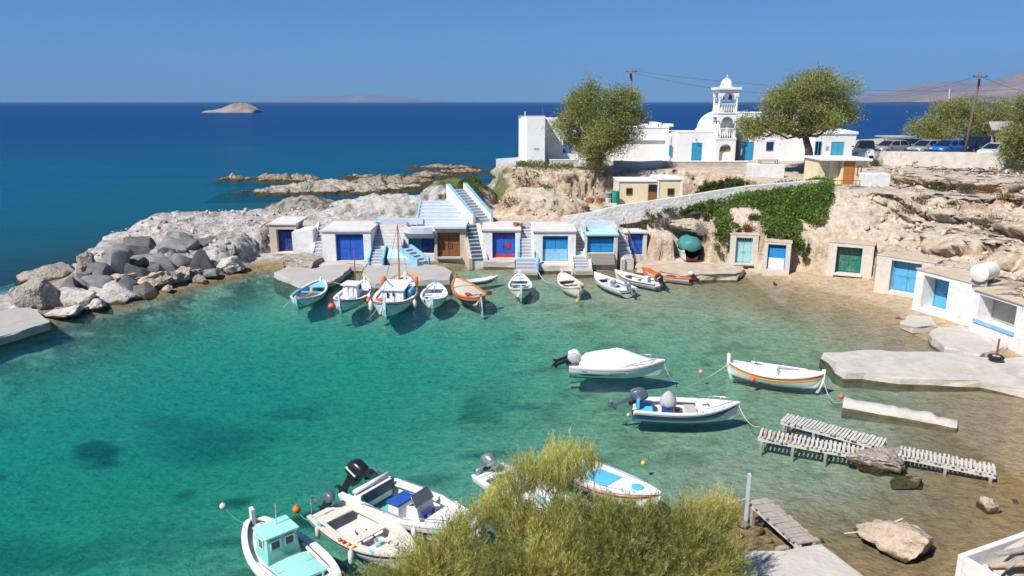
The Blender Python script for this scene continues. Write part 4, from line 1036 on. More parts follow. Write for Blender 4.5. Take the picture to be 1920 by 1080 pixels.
MB().box(x1 - x0 + 0.75, x1 - x0 + 1.35, -0.025, -0.004, 2.0, 2.22).build('wall_plaque', M_conc, t)
bh, ww, hh_ = house('white house with a bright blue door hidden behind the big tamarisk', 1021, 1100, 222, 304, TYL + 3.5, 5.5, par=0.0, z0=6.2)
Yb = TYL + 3.5
panel_door(bh, sx(bh, 1057, 278, Yb), sx(bh, 1070, 278, Yb), sz(bh, 1060, 287, Yb), sz(bh, 1060, 264, Yb), 0, D_royal)
MB().box(sx(bh, 1025, 262, Yb), sx(bh, 1046, 262, Yb), -0.16, -0.004, sz(bh, 1030, 263, Yb), sz(bh, 1030, 261, Yb)).build('ledge', M_church, bh)
# churchyard walls
def wall_line(name, label, pts, h, th, m, cap=None, base=0.8, follow=None):
    q = MB(); ring = []
    P_ = [Vector(p) for p in pts]
    o0 = P_[0]
    for i, p_ in enumerate(P_):
        d_ = (P_[min(i + 1, len(P_) - 1)] - P_[max(i - 1, 0)]); d_.z = 0; d_.normalize()
        n_ = Vector((-d_.y, d_.x, 0)) * th / 2
        r0 = p_ - o0
        ring.append([r0 - n_ + Vector((0, 0, -base)), r0 - n_ + Vector((0, 0, h)), r0 + n_ + Vector((0, 0, h)), r0 + n_ + Vector((0, 0, -base))])
    q.loft(ring)
    o = q.build(name, m, None, loc=o0, bevel=0.02)
    tag(o, label, 'wall')
    if cap:
        q = MB(); rc = []
        for r_ in ring:
            a, b = Vector(r_[1]), Vector(r_[2]); e = (a - b).normalized() * 0.04
            rc.append([a + e + Vector((0, 0, 0.003)), a + e + Vector((0, 0, 0.10)), b - e + Vector((0, 0, 0.10)), b - e + Vector((0, 0, 0.003))])
        q.loft(rc).build('coping', cap, o)
    return o
wall_line('wall', 'low churchyard wall with white coping under the bell tower', [A(1240, 306, 79.5), A(1320, 306, 79.5), A(1402, 306, 79.5)], 0.15, 0.4, M_stone, cap=M_church)
wall_line('wall', 'short white yard wall below the big tamarisk', [A(1030, 306, 80), A(1085, 306, 80)], 0.3, 0.35, M_plaster, cap=M_church)
wall_line('wall', 'rough pale yard wall between the big tamarisk and the churchyard', [A(1150, 309, 79), A(1200, 311, 78.5), A(1240, 309, 79)], 0.45, 0.4, M_plaster)
wall_line('wall', 'pale blue garden wall left of the blank white house', [A(930, 303, 85), A(975, 300, 85)], 0.3, 0.3, M_pblue)
# cream hut
HY = 66.2
x0 = A(1159, 355, HY).x; xm = A(1233, 355, HY).x; x1 = A(1279, 355, HY).x; zb = 3.95
t = thing('hut', 'cream yellow flat-roofed hut with brown windows below the church', 'hut', (x0, HY, zb))
zl = A(1190, 341, HY).z - zb; zr_ = A(1255, 337.5, HY).z - zb
MB().box(0, xm - x0 - 0.002, 0.15, 3.2, -0.6, zl).build('wall', M_yellow, t, bevel=0.02)
MB().box(xm - x0, x1 - x0, 0, 3.2, -0.6, zr_).build('wall', M_yellow, t, bevel=0.02)
MB().box(-0.06, xm - x0 - 0.07, 0.05, 3.3, zl + 0.002, zl + 0.12).box(xm - x0 - 0.06, x1 - x0 + 0.06, -0.1, 3.3, zr_ + 0.002, zr_ + 0.16).build('roof', M_church, t, bevel=0.02)
MB().box(-0.05, 0.10, 0.09, 0.147, -0.5, zl).box(x1 - x0 - 0.12, x1 - x0 + 0.03, -0.06, -0.003, -0.5, zr_).box(xm - x0 - 0.02, xm - x0 + 0.12, -0.06, -0.003, -0.5, zr_).build('corner_trim', M_church, t)
f_ = lambda px: A(px, 355, HY).x - x0
g_ = lambda py: A(1200, py, HY).z - zb
window(t, f_(1176), f_(1185), g_(364), g_(354), 0.15, M_brown, M_dark, mull=False)
window(t, f_(1253), f_(1263), g_(365), g_(354.5), 0, M_brown, M_dark, mull=False)
dd = MB().box(f_(1216), f_(1232), 0.08, 0.147, -0.4, g_(346)).build('door', M_dark, t)
MB().box(f_(1216), f_(1232), 0.04, 0.078, -0.4, g_(360)).build('lower_door_leaf', M_brown, dd)
# pale house with orange door above the creeper
OY = 64.0
x0 = A(1538, 325, OY).x; x1 = A(1626, 325, OY).x; zb = 6.0
t = thing('house', 'pale cream house with an orange wooden door on the white terrace', 'house', (x0, OY, zb))
zh = A(1580, 301, OY).z - zb; f_ = lambda px: A(px, 325, OY).x - x0; g_ = lambda py: A(1580, py, OY).z - zb
MB().box(0, f_(1577) - 0.002, 0.5, 3.6, -0.8, zh).box(f_(1577), x1 - x0, 0, 3.6, -0.8, zh).build('wall', M_yellow, t, bevel=0.02)
MB().box(-0.15, x1 - x0 + 0.2, -0.35, 3.8, zh + 0.002, zh + 0.16).build('roof', M_church, t, bevel=0.02)
MB().box(f_(1558), f_(1562), 0.44, 0.497, -0.5, zh).build('corner_trim', M_church, t)
panel_door(t, f_(1583), f_(1599), 0.0, g_(304.5), 0, M_orange)
window(t, f_(1608), f_(1612.5), g_(327), g_(313), 0, M_brown, M_white, mull=False)
rail = MB()
ry = -1.25
for k_ in range(13): rail.tube([(f_(1534) + (f_(1614) - f_(1534)) * k_ / 12, ry, 0.05), (f_(1534) + (f_(1614) - f_(1534)) * k_ / 12, ry, 0.62)], 0.018, 5)
rail.tube([(f_(1534), ry, 0.62), (f_(1614), ry, 0.62)], 0.025, 6).tube([(f_(1534), ry, 0.32), (f_(1614), ry, 0.32)], 0.015, 5)
tag(rail.build('railing', M_iron, None, loc=(x0, OY, zb)), 'thin rusty railing along the white terrace', 'railing')
ter = MB().prism([(f_(1520), -1.6), (f_(1642), -1.9), (f_(1664), -0.6), (f_(1660), 1.5), (f_(1520), 1.5)], -1.3, [-0.02, -0.02, 0.0, 0.0, -0.0])
ter.build('terrace_wall', M_white, None, bevel=0.05, loc=(x0, OY, zb))
tag(bpy.data.objects['terrace_wall'], 'white masonry terrace under the orange-doored house', 'terrace')
wall_box('wall', 'tall whitewashed end wall right of the orange-doored house', A(1618, 345, 62.3).x, A(1664, 345, 62.3).x, 61.9, 63.2, 4.9, A(1640, 326, 62).z, M_white)
# white masonry by the leaning tree
wall_box('barbecue', 'white masonry block with grey top beside the leaning tree', A(1408, 325, 69).x, A(1468, 325, 69).x, 68.6, 70.6, 5.2, A(1440, 308, 69).z, M_white, cat='masonry')
tbl = thing('table', 'dark outdoor table on the white masonry by the leaning tree', 'table', (A(1440, 305, 69.5).x, 69.5, A(1440, 308, 69).z))
MB().box(-0.9, 0.9, -0.4, 0.4, 0.32, 0.38).build('table_top', M_wood, tbl)
for a in (-0.75, 0.75):
    for b in (-0.3, 0.3): MB().box(a - 0.03, a + 0.03, b - 0.03, b + 0.03, 0.0, 0.319).build('leg', M_iron, tbl)
# car park wall, oven
wall_line('wall', 'long pale wall in front of the parked cars', [A(1600, 284, 77.5), A(1690, 284, 75.5), A(1812, 285.5, 73), A(1940, 287, 71)], 0.0, 0.35, M_plaster, cap=None, base=1.6)
ov = thing('oven', 'round white outdoor oven by the car park wall', 'oven', (A(1625, 298, 76.0).x, 76.0, A(1625, 302, 76.0).z + 0.1))
MB().lathe([(0.88, -0.5), (0.9, 0.25), (0.86, 0.6), (0.7, 0.9), (0.42, 1.1), (0.12, 1.16), (0.02, 1.165)], 20).build('dome', M_church, ov, auto=40)
MB().box(-0.2, 0.2, -0.95, -0.6, 0.1, 0.5).build('mouth', M_dark, ov)
# tavern awning and pergola beyond the cars
ty = 92
aw = thing('tavern_shelter', 'white awning and flat roof of a shelter behind the parked cars', 'shelter', (A(1680, 270, ty).x, ty, 7.6))
f_ = lambda px: A(px, 265, ty).x - aw.location.x; g_ = lambda py: A(1680, py, ty).z - 7.6
MB().prism([(f_(1657), 0.0), (f_(1715), 0.0), (f_(1715), 3), (f_(1661), 3)], [g_(258)] * 4, [g_(258) + .15] * 4).build('roof', M_conc, aw)
MB().add([(f_(1654), -1.2, g_(268.5)), (f_(1700), -1.2, g_(267)), (f_(1712), 0.6, g_(260)), (f_(1668), 0.6, g_(261)), (f_(1654), -1.2, g_(268.5) - .04), (f_(1700), -1.2, g_(267) - .04), (f_(1712), 0.6, g_(260) - .04), (f_(1668), 0.6, g_(261) - .04)],
         [(0, 1, 2, 3), (7, 6, 5, 4), (0, 4, 5, 1), (1, 5, 6, 2), (2, 6, 7, 3), (3, 7, 4, 0)]).build('awning', M_church, aw)
for px in (1660, 1690, 1712): MB().box(f_(px) - .06, f_(px) + .06, 0.2, 0.32, -0.5, g_(258) - .01).build('post', M_wood, aw)
py_ = 78
pg = thing('pergola', 'wooden-posted pergola with grey roof at the right edge', 'pergola', (A(1858, 280, py_).x, py_, 8.0))
g_ = lambda py: A(1880, py, py_).z - 8.0
MB().add([(-0.6, -0.6, g_(242)), (5.5, -0.6, g_(239)), (5.5, 4, g_(230)), (1.2, 3, g_(229)), (-0.6, -0.6, g_(242) - .12), (5.5, -0.6, g_(239) - .12), (5.5, 4, g_(230) - .12), (1.2, 3, g_(229) - .12)],
         [(0, 1, 2, 3), (7, 6, 5, 4), (0, 4, 5, 1), (1, 5, 6, 2), (2, 6, 7, 3), (3, 7, 4, 0)]).build('roof', M_conc, pg)
for a, b in ((0.0, 0.0), (5.2, 0.0), (1.6, 2.8), (5.2, 3.5)): MB().box(a - .09, a + .09, b - .09, b + .09, -0.5, g_(243)).build('post', M_wood3, pg)
# poles
def pole(label, base, top, r=0.13, arms=True, m=None):
    base = Vector(base); top = Vector(top)
    t = thing('utility_pole', label, 'pole', base)
    d = top - base
    MB().tube([Vector((0, 0, -0.5)), d * 0.5, d], [r, r * 0.85, r * 0.7], 10).build('shaft', m or mat('creosoted_pole', (0.16, 0.13, 0.105), rough=0.9, var=0.25, scale=3, bump=0.5, stretch=(4, 4, 0.6)), t, smooth=True)
    if arms:
        MB().box(d.x - 0.7, d.x + 0.7, d.y - 0.05, d.y + 0.05, d.z - 0.45, d.z - 0.36).build('crossarm', M_iron, t)
        for k_ in (-0.6, 0, 0.6): MB().lathe([(0.05, 0), (0.06, 0.06), (0.03, 0.14)], 8, (d.x + k_, d.y, d.z - 0.36)).build('insulator', M_dark, t)
        MB().box(d.x - 0.2, d.x - 0.05, d.y - 0.25, d.y - 0.11, d.z - 1.2, d.z - 0.6).build('transformer_box', M_dark, t)
    return top
pa = A(1808, 288, 73.5); pb = A(1829, 136, 73.5); pb.x = pa.x + 0.45
pole('leaning wooden utility pole beside the parked cars', (pa.x, 73.5, 7.9), pb, 0.15)
pc_ = A(1184, 290, 96); pd = A(1184, 128, 96); pole('dark utility pole rising behind the big tamarisk', (pc_.x, 96, 6.0), pd, 0.14)
pe = A(1778, 230, 95); pf = A(1781, 166, 95); pole('short pale pole top behind the car park trees', (pe.x, 95, 7.0), pf, 0.10, False, M_conc)
def cable(label, a, b, sag=0.8, r=0.012, m=None, name='cable', n=14):
    a = Vector(a); b = Vector(b)
    pts = [a.lerp(b, k_ / n) - Vector((0, 0, sag * 4 * (k_ / n) * (1 - k_ / n))) - a for k_ in range(n + 1)]
    return tag(MB().tube(pts, r, 5).build(name, m or M_dark, None, loc=a), label, name)
cable('overhead wire running right from the pole behind the big tamarisk', pd - Vector((0, 0, .3)), A(1960, 165, 100), 1.2, 0.014)
cable('second overhead wire sagging right of the pole behind the tamarisk', pd - Vector((0, 0, .5)), A(1500, 175, 130), 0.8, 0.014)
cable('stay wire slanting down from the pole behind the tamarisk', pd - Vector((0, 0, .9)), A(1230, 260, 96), 0.0, 0.014)
cable('overhead wire running left from the leaning car park pole', Vector(pb) - Vector((0, 0, .2)), A(1600, 175, 120), 1.0, 0.014)
cable('overhead wire running right from the leaning car park pole', Vector(pb) - Vector((0, 0, .3)), A(1990, 175, 70), 0.5, 0.014)
# ================================================================ BOATS
def gloss(name, c, rough=0.35, var=0.05, **kw):
    a = dict(rough=rough, var=var, scale=2.0, bump=0.08, bscale=8, spec=0.4, stain=tuple(x * 0.72 + 0.03 for x in c), stain_amt=0.5, stain_scale=2.2)
    a.update(kw)
    return mat(name, c, **a)
H_white = gloss('hull_white', (0.80, 0.80, 0.80)); H_off = gloss('hull_offwhite', (0.74, 0.71, 0.65)); H_cream = gloss('deck_cream', (0.70, 0.64, 0.54), rough=0.6)
H_grey = gloss('hull_pale_grey', (0.62, 0.66, 0.68)); H_navy = gloss('hull_navy', (0.02, 0.03, 0.09)); H_blue = gloss('hull_blue', (0.02, 0.19, 0.50))
H_mint = gloss('cabin_mint', (0.24, 0.66, 0.58), rough=0.45); H_mintl = gloss('deck_mint', (0.36, 0.74, 0.66), rough=0.5); H_mintp = gloss('hull_mint_white', (0.68, 0.78, 0.76))
H_lblue = gloss('inside_light_blue', (0.22, 0.56, 0.74), rough=0.55); H_sky = gloss('deck_sky_blue', (0.10, 0.52, 0.78), rough=0.55); H_red = gloss('stripe_red', (0.50, 0.05, 0.04))
H_yel = gloss('stripe_yellow', (0.80, 0.52, 0.06)); H_orange = gloss('boat_orange', (0.72, 0.16, 0.04), rough=0.5); H_var = gloss('varnished_orange_wood', (0.56, 0.20, 0.06), rough=0.4)
H_brown = gloss('brown_wood', (0.24, 0.10, 0.05), rough=0.55, var=0.2); H_black = gloss('black_plastic', (0.015, 0.016, 0.02), rough=0.3); H_gunm = gloss('motor_grey_blue', (0.10, 0.13, 0.17), rough=0.3)
H_silver = gloss('motor_silver', (0.42, 0.43, 0.45), rough=0.3, metal=0.6); H_red2 = gloss('bottom_red', (0.30, 0.03, 0.03)); H_wood = gloss('deck_pale_wood', (0.60, 0.52, 0.44), rough=0.7, var=0.12)
H_canvas = gloss('white_canvas', (0.80, 0.79, 0.77), rough=0.85, bump=0.35, bscale=4); H_greyc = gloss('grey_canvas', (0.45, 0.45, 0.46), rough=0.9, bump=0.4, bscale=5)
H_cush = gloss('blue_cushion', (0.02, 0.09, 0.40), rough=0.6); H_rope = mat('rope', (0.62, 0.56, 0.44), rough=0.9, var=0.2, scale=20, bump=0.3, bscale=60)
H_bot = gloss('bottom_antifouling', (0.012, 0.035, 0.05)); H_clear = mat('windscreen_acrylic', (0.10, 0.13, 0.14), rough=0.05, var=0.05, bump=0, spec=0.7); H_rust = gloss('rust_brown', (0.34, 0.13, 0.06), rough=0.75, var=0.25)

class Hull:
    def __init__(s, L, B, D, style='caique', bow_rise=0.45, stern_rise=0.25, draft=0.35, rake=0.25, floor=0.12, tw=0.82, fullness=0.62):
        s.L, s.B, s.D, s.style, s.br, s.sr, s.dr, s.rake, s.fl, s.tw, s.fu = L, B, D, style, bow_rise, stern_rise, draft, rake, floor, tw, fullness
    def w(s, q):
        h = s.B / 2
        if s.style == 'caique':
            return max(0.035, h * max(0.0, math.sin(math.pi * min(1, max(0, q * 0.98 + 0.01)))) ** s.fu)
        if q < 0.38: return h * (s.tw + (1 - s.tw) * math.sin(q / 0.38 * math.pi / 2))
        t = (q - 0.38) / 0.62
        return max(0.03, h * (1 - t ** 2.3))
    def z(s, q):
        return s.D + s.br * max(0, (q - 0.42) / 0.58) ** 2 + s.sr * max(0, (0.42 - q) / 0.42) ** 2
    def x(s, q): return -s.L / 2 + s.L * q
    def keel(s, q):
        if s.style == 'caique':
            e = abs(q - 0.5) * 2
            return -s.dr + (s.dr - 0.12) * e ** 6
        t = max(0, (q - 0.55) / 0.45)
        return -s.dr + (s.dr + 0.25 * s.z(1)) * t ** 2.6
    def build(s, par, mats, bands=None, inside=None, n=30):
        """mats: list; bands: list of (v_low, material index) from the sheer downwards"""
        bands = bands or [(0.0, 0)]
        vs = sorted(set([1.0, 0.95, 0.86, 0.72, 0.56, 0.44, 0.37, 0.31, 0.26, 0.2, 0.12, 0.0] + [b[0] for b in bands]), reverse=True)
        qs = [0.5 - 0.5 * math.cos(math.pi * k / n) for k in range(n + 1)]
        m = MB(); th = 0.055; rings = []; o = 0
        for q in qs:
            w, zs, zk = s.w(q), s.z(q), s.keel(q)
            ring = []
            def pt(v, sg):
                y = w * (1 - (1 - v) ** 2.1) ** 0.72 if v > 0 else 0
                z = zk + (zs - zk) * v
                x = s.x(q)
                if s.style == 'caique':
                    e = (2 * q - 1); x -= s.rake * (1 - v) * abs(e) ** 7 * (1 if e > 0 else -1)
                else:
                    x -= s.rake * 1.6 * (1 - v) * max(0, (q - .5) * 2) ** 4
                flare = 1.0 + (0.10 * (v - 0.6) * max(0, (q - 0.5) * 2) ** 2)
                return (x, sg * y * flare, z)
            for v in vs: ring.append(pt(v, 1))
            for v in reversed(vs[:-1]): ring.append(pt(v, -1))
            wi = max(w - th, 0.008); en = min(1, min(q, 1 - q) / 0.05) if s.style == 'caique' else min(1, (1 - q) / 0.05)
            zf = zs - 0.03 - (zs - 0.03 - s.fl) * (en ** 0.7)
            x = s.x(q)
            if s.style != 'caique' and q < 0.02: x += 0.05
            wf = max(0.006, min(wi, wi * (0.80 + 0.1 * (1 - en))))
            ring += [(x, -wi, zs), (x, -wf, zf), (x, wf, zf), (x, wi, zs)]
            rings.append(ring)
        N_ = len(rings[0])
        for r_ in rings: m.v += r_
        nv = len(vs)
        def band(v0, v1):
            vm = (v0 + v1) / 2
            for lo, mi in bands:
                if vm >= lo: return mi
            return bands[-1][1]
        mi = [band(vs[i], vs[i + 1]) for i in range(nv - 1)]
        ins = len(mats) - 1
        face_m = mi + mi[::-1] + [ins] * 5
        bot = len(mats); mats = list(mats) + [H_bot]
        for k in range(n):
            for i in range(N_):
                j = (i + 1) % N_
                f = (k * N_ + i, k * N_ + j, (k + 1) * N_ + j, (k + 1) * N_ + i)
                zc = sum(m.v[q][2] for q in f) / 4
                m.f.append(f); m.m.append(bot if (zc < 0.03 and i < 2 * nv - 2) else face_m[i])
        # end caps: outer outline only plus inner
        for k in (0, n):
            b0 = k * N_
            oc = [b0 + i for i in range(2 * nv - 1)]
            m.f.append(tuple(oc + [b0 + 2 * nv - 1, b0 + 2 * nv, b0 + 2 * nv + 1, b0 + 2 * nv + 2])); m.m.append(bands[min(1, len(bands) - 1)][1])
        return m.build('hull', mats, par, auto=42)
    def gunwale(s, par, m, w=0.10, h=0.06, out=0.03, name='gunwale', dz=0.0, q0=0.0, q1=1.0, n=34):
        b = MB()
        for sg in (1, -1):
            rings = []
            for k in range(n + 1):
                q = q0 + (q1 - q0) * (0.5 - 0.5 * math.cos(math.pi * k / n))
                y = s.w(q) * (1.0 + 0.04 * max(0, (q - .5) * 2) ** 2); x = s.x(q); z = s.z(q) + dz
                a, c = (y + out) * sg, max(y + out - w, 0.0) * sg
                rings.append([(x, a, z - h * 0.4), (x, a, z + h * 0.6), (x, c, z + h * 0.6), (x, c, z - h * 0.4)])
            b.loft(rings)
        return b.build(name, m, par, auto=50)
    def strake(s, par, m, v, h=0.05, out=0.02, name='rubbing_strake', q0=0.02, q1=0.985, n=30):
        b = MB()
        for sg in (1, -1):
            rings = []
            for k in range(n + 1):
                q = q0 + (q1 - q0) * k / n
                zs, zk = s.z(q), s.keel(q); z = zk + (zs - zk) * v
                y = s.w(q) * (1 - (1 - v) ** 2.1) ** 0.72 * (1 + 0.10 * (v - .6) * max(0, (q - .5) * 2) ** 2); x = s.x(q)
                if s.style == 'caique':
                    e = 2 * q - 1; x -= s.rake * (1 - v) * abs(e) ** 7 * (1 if e > 0 else -1)
                else: x -= s.rake * 1.6 * (1 - v) * max(0, (q - .5) * 2) ** 4
                rings.append([(x, (y - 0.02) * sg, z - h / 2), (x, (y + out) * sg, z - h / 2), (x, (y + out) * sg, z + h / 2), (x, (y - 0.02) * sg, z + h / 2)])
            b.loft(rings)
        return b.build(name, m, par)
    def deck(s, par, m, q0, q1, dz=-0.03, name='foredeck', camber=0.06, n=10, th=0.04, inset=0.04, wmax=None, wmin=0.0):
        b = MB(); rings = []
        for k in range(n + 1):
            q = q0 + (q1 - q0) * k / n
            w = max(s.w(q) - inset, 0.01); 
            if wmax: w = min(w, wmax)
            x, z = s.x(q), s.z(q) + dz
            top = [(x, w * t, z + camber * (1 - t * t)) for t in (-1, -.5, 0, .5, 1)]
            rings.append(top + [(x, w, z - th), (x, -w, z - th)])
        b.loft(rings)
        return b.build(name, m, par, auto=40)
    def sidedeck(s, par, m, q0, q1, wd=0.28, dz=-0.03, name='side_deck', n=16, th=0.05):
        b = MB()
        for sg in (1, -1):
            rings = []
            for k in range(n + 1):
                q = q0 + (q1 - q0) * k / n
                w = max(s.w(q) - 0.04, 0.02); x, z = s.x(q), s.z(q) + dz
                i_ = max(w - wd, 0.004)
                rings.append([(x, w * sg, z), (x, i_ * sg, z + 0.01), (x, i_ * sg, z - th), (x, w * sg, z - th)])
            b.loft(rings)
        return b.build(name, m, par)
    def thwart(s, par, m, q, wd=0.26, z=None, th=0.04, name='thwart'):
        z = s.z(q) - 0.16 if z is None else z
        y = max(s.w(q) - 0.07, 0.1); x = s.x(q)
        return MB().box(x - wd / 2, x + wd / 2, -y, y, z - th, z).build(name, m, par, bevel=0.01)
    def stem(s, par, m, end=1, rise=0.3, name='stem_post', t=0.07):
        q = 0.995 if end > 0 else 0.005
        x = s.x(q) + 0.02 * end; z = s.z(q)
        k = s.rake
        b = MB().loft([[(x - end * k - end * 0.05, -t, -0.25), (x - end * k + end * 0.09, -t, -0.25), (x - end * k + end * 0.09, t, -0.25), (x - end * k - end * 0.05, t, -0.25)],
                       [(x - end * 0.10, -t, z * 0.55), (x + end * 0.06, -t, z * 0.55), (x + end * 0.06, t, z * 0.55), (x - end * 0.10, t, z * 0.55)],
                       [(x - end * 0.10, -t, z + rise), (x + end * 0.08, -t, z + rise * 1.1), (x + end * 0.08, t, z + rise * 1.1), (x - end * 0.10, t, z + rise)]])
        return b.build(name, m, par)

def boat(label, stern, bow, **kw):
    s_ = Vector((stern[0], stern[1], 0)); b_ = Vector((bow[0], bow[1], 0))
    d = b_ - s_
    t = thing('boat', label, 'boat', (s_ + b_) / 2, math.atan2(d.y, d.x), 'small boats moored in the cove')
    t.rotation_euler = (R(random.uniform(-1.5, 1.5)), R(random.uniform(-0.8, 0.8)), math.atan2(d.y, d.x))
    t.scale = (0.93, 0.92, 0.80); t.location.z = -0.09
    return t, Hull(L=d.length, **kw)
def outboard(par, x, y=0.0, z=0.55, cowl=None, leg=None, tilt=50, s=1.0, stripe=None):
    """outboard motor tilted up, hanging over the stern (towards -x)"""
    cowl = cowl or H_black; leg = leg or H_black
    Mx = Matrix.Translation((x, y, z)) @ Matrix.Rotation(R(tilt), 4, 'Y') @ Matrix.Scale(s, 4)
    T_ = lambda p: tuple(Mx @ Vector(p))
    c = MB(); rings = []
    for zz, a, b, xo in ((0.10, 0.13, 0.12, -0.03), (0.16, 0.23, 0.165, -0.02), (0.30, 0.27, 0.185, 0.0), (0.46, 0.26, 0.18, 0.02), (0.58, 0.20, 0.14, 0.04), (0.63, 0.10, 0.07, 0.05)):
        rings.append([T_((xo - 0.16 + a * math.copysign(abs(math.cos(t)) ** 0.6, math.cos(t)), b * math.copysign(abs(math.sin(t)) ** 0.6, math.sin(t)), zz)) for t in [2 * math.pi * k / 14 for k in range(14)]])
    c.loft(rings)
    mo = c.build('outboard_motor', cowl, par, smooth=True)
    l = MB()
    l.loft([[T_((-0.16 + a, b, zz)) for a, b in ((-w, -d), (w, -d), (w, d), (-w, d))] for zz, w, d in ((0.11, 0.10, 0.09), (-0.15, 0.08, 0.06), (-0.5, 0.075, 0.04), (-0.62, 0.10, 0.035))])
    l.loft([[T_((-0.16 + xx, r_ * math.cos(t), -0.66 + r_ * math.sin(t))) for t in [2 * math.pi * k / 8 for k in range(8)]] for xx, r_ in ((0.20, 0.015), (0.10, 0.055), (-0.12, 0.06), (-0.2, 0.035))])
    l.add([T_(p) for p in ((-0.10, 0.008, -0.70), (-0.22, 0.008, -0.86), (-0.28, 0.008, -0.70), (-0.10, -0.008, -0.70), (-0.22, -0.008, -0.86), (-0.28, -0.008, -0.70))], [(0, 1, 2), (5, 4, 3), (0, 3, 4, 1), (1, 4, 5, 2)])
    l.build('lower_unit', leg, mo)
    p = MB()
    for k in range(3):
        a = 2 * math.pi * k / 3
        p.add([T_((-0.39, 0.02 * math.cos(a + 1.5), -0.66 + 0.02 * math.sin(a + 1.5))), T_((-0.40, 0.13 * math.cos(a), -0.66 + 0.13 * math.sin(a))), T_((-0.36, 0.13 * math.cos(a + .6), -0.66 + 0.13 * math.sin(a + .6)))], [(0, 1, 2)])
    p.build('propeller', H_silver, mo)
    b2 = MB().loft([[T_((0.0 + a, b, zz)) for a, b in ((-0.06, -0.12), (0.06, -0.12), (0.06, 0.12), (-0.06, 0.12))] for zz in (-0.12, 0.14)])
    b2.build('bracket', H_black, mo)
    if stripe:
        MB().loft([[T_((-0.16 + a, b, zz)) for a, b in ((-0.20, -0.188), (0.16, -0.188), (0.16, 0.188), (-0.20, 0.188))] for zz in (0.30, 0.35)]).build('cowl_stripe', stripe, mo)
    return mo
def rail(par, pts, r=0.018, m=None, name='rail', posts=(), n=6):
    b = MB().tube(pts, r, n)
    for a, c in posts: b.tube([a, c], r * 0.9, n)
    return b.build(name, m or M_steel, par, smooth=True)
def fender(label, loc, m, L=0.5, r=0.1, tilt=0):
    o = MB().lathe([(0.012, L * 0.62), (0.03, L * 0.5), (r * 0.7, L * 0.42), (r, L * 0.3), (r, -L * 0.3), (r * 0.7, -L * 0.42), (0.03, -L * 0.5), (0.01, -L * 0.56)], 12).build('fender', m, None, smooth=True, loc=loc)
    o.rotation_euler = (tilt, 0, 0)
    return tag(o, label, 'fender')
def buoy(label, loc, m, r=0.2):
    o = MB().lathe([(0.01, -r)] + [(r * math.cos(R(a)), r * math.sin(R(a))) for a in range(-75, 76, 15)] + [(r * 0.2, r * 1.02), (r * 0.2, r * 1.25), (0.02, r * 1.3)], 16).build('buoy', m, None, smooth=True, loc=loc)
    return tag(o, label, 'buoy')
def rope(label, a, b, sag=0.25, r=0.016, m=None):
    return cable(label, a, b, sag, r, m or H_rope, 'rope', 16)
def wp(t, p):     # local boat point -> world
    return Matrix.LocRotScale(t.location, t.rotation_euler, t.scale) @ Vector(p)
def flag(par, base, h=0.9, w=0.32):
    f = MB().tube([base, (base[0], base[1], base[2] + h)], 0.012, 6)
    fo = f.build('flag_staff', M_steel, par)
    for k in range(9):
        MB().add([(base[0] - 0.01 - (0.03 * math.sin(j * 1.3)), base[1] + 0.02 + w * j / 5 , base[2] + h - 0.02 - 0.024 * (k + i) - 0.10 * j / 5) for j in range(6) for i in (0, 1)],
                 [(2 * j, 2 * j + 1, 2 * j + 3, 2 * j + 2) for j in range(5)]).build('flag_stripe', H_blue if k % 2 == 0 else H_white, fo, recalc=False)
    return fo
Q = lambda px, py, z=0.0: G(px, py, z)

# --- 1: light blue open boat on the left of the row
t1, h = boat('white rowing boat with a light blue inside and brown boards, leftmost of the row', (-14.1, 46.9), (-13.5, 51.6), B=2.25, D=0.62, bow_rise=0.42, stern_rise=0.22)
h.build(t1, [H_white, H_lblue], None); h.gunwale(t1, H_white, 0.16, 0.07); h.strake(t1, H_lblue, 0.86, 0.06)
h.stem(t1, H_white, 1, 0.25); h.stem(t1, H_grey, -1, 0.22)
for q in (0.3, 0.62): h.thwart(t1, H_lblue, q)
h.deck(t1, H_lblue, 0.80, 0.985, -0.12, camber=0.03); h.deck(t1, H_white, 0.015, 0.14, -0.10, 'stern_deck', camber=0.02)
MB().box(-1.0, -0.3, -0.5, 0.45, 0.50, 0.56).build('loose_board', H_brown, t1, bevel=0.01)
MB().box(-0.75, 0.1, -0.75, -0.2, 0.565, 0.62).build('loose_board', H_brown, t1, bevel=0.01)
MB().tube([(-1.4, 0.9, 0.72), (1.6, 1.05, 0.78)], 0.03, 6).build('oar', H_lblue, t1)
# --- 2: white cabin boat with thin mast
t2, h = boat('white fishing boat with a boxy white cabin and thin rusty mast', (-11.1, 46.0), (-10.3, 51.0), B=2.35, D=0.66, bow_rise=0.5, stern_rise=0.35)
h.build(t2, [H_white, H_navy, H_grey, H_white], [(0.95, 0), (0.90, 1), (0.0, 2)]); h.gunwale(t2, H_rust, 0.09, 0.05); h.gunwale(t2, H_white, 0.2, 0.04, 0.0, 'cap_rail', 0.045)
h.stem(t2, H_white, -1, 0.4); h.stem(t2, H_white, 1, 0.3)
h.deck(t2, H_white, 0.02, 0.97, -0.16, 'deck', camber=0.05, n=16)
cab = MB().loft([[(-0.55, -0.55, 0.5), (0.6, -0.55, 0.5), (0.6, 0.55, 0.5), (-0.55, 0.55, 0.5)], [(-0.50, -0.52, 1.62), (0.55, -0.52, 1.62), (0.55, 0.52, 1.62), (-0.50, 0.52, 1.62)]]).build('cabin', H_white, t2, bevel=0.03)
MB().box(-0.65, 0.72, -0.65, 0.65, 1.623, 1.70).build('cabin_roof', H_white, cab, bevel=0.02)
for y in (-0.28, 0.1): MB().box(-0.575, -0.528, y, y + 0.2, 0.7, 1.5).build('cabin_board', H_off, cab)
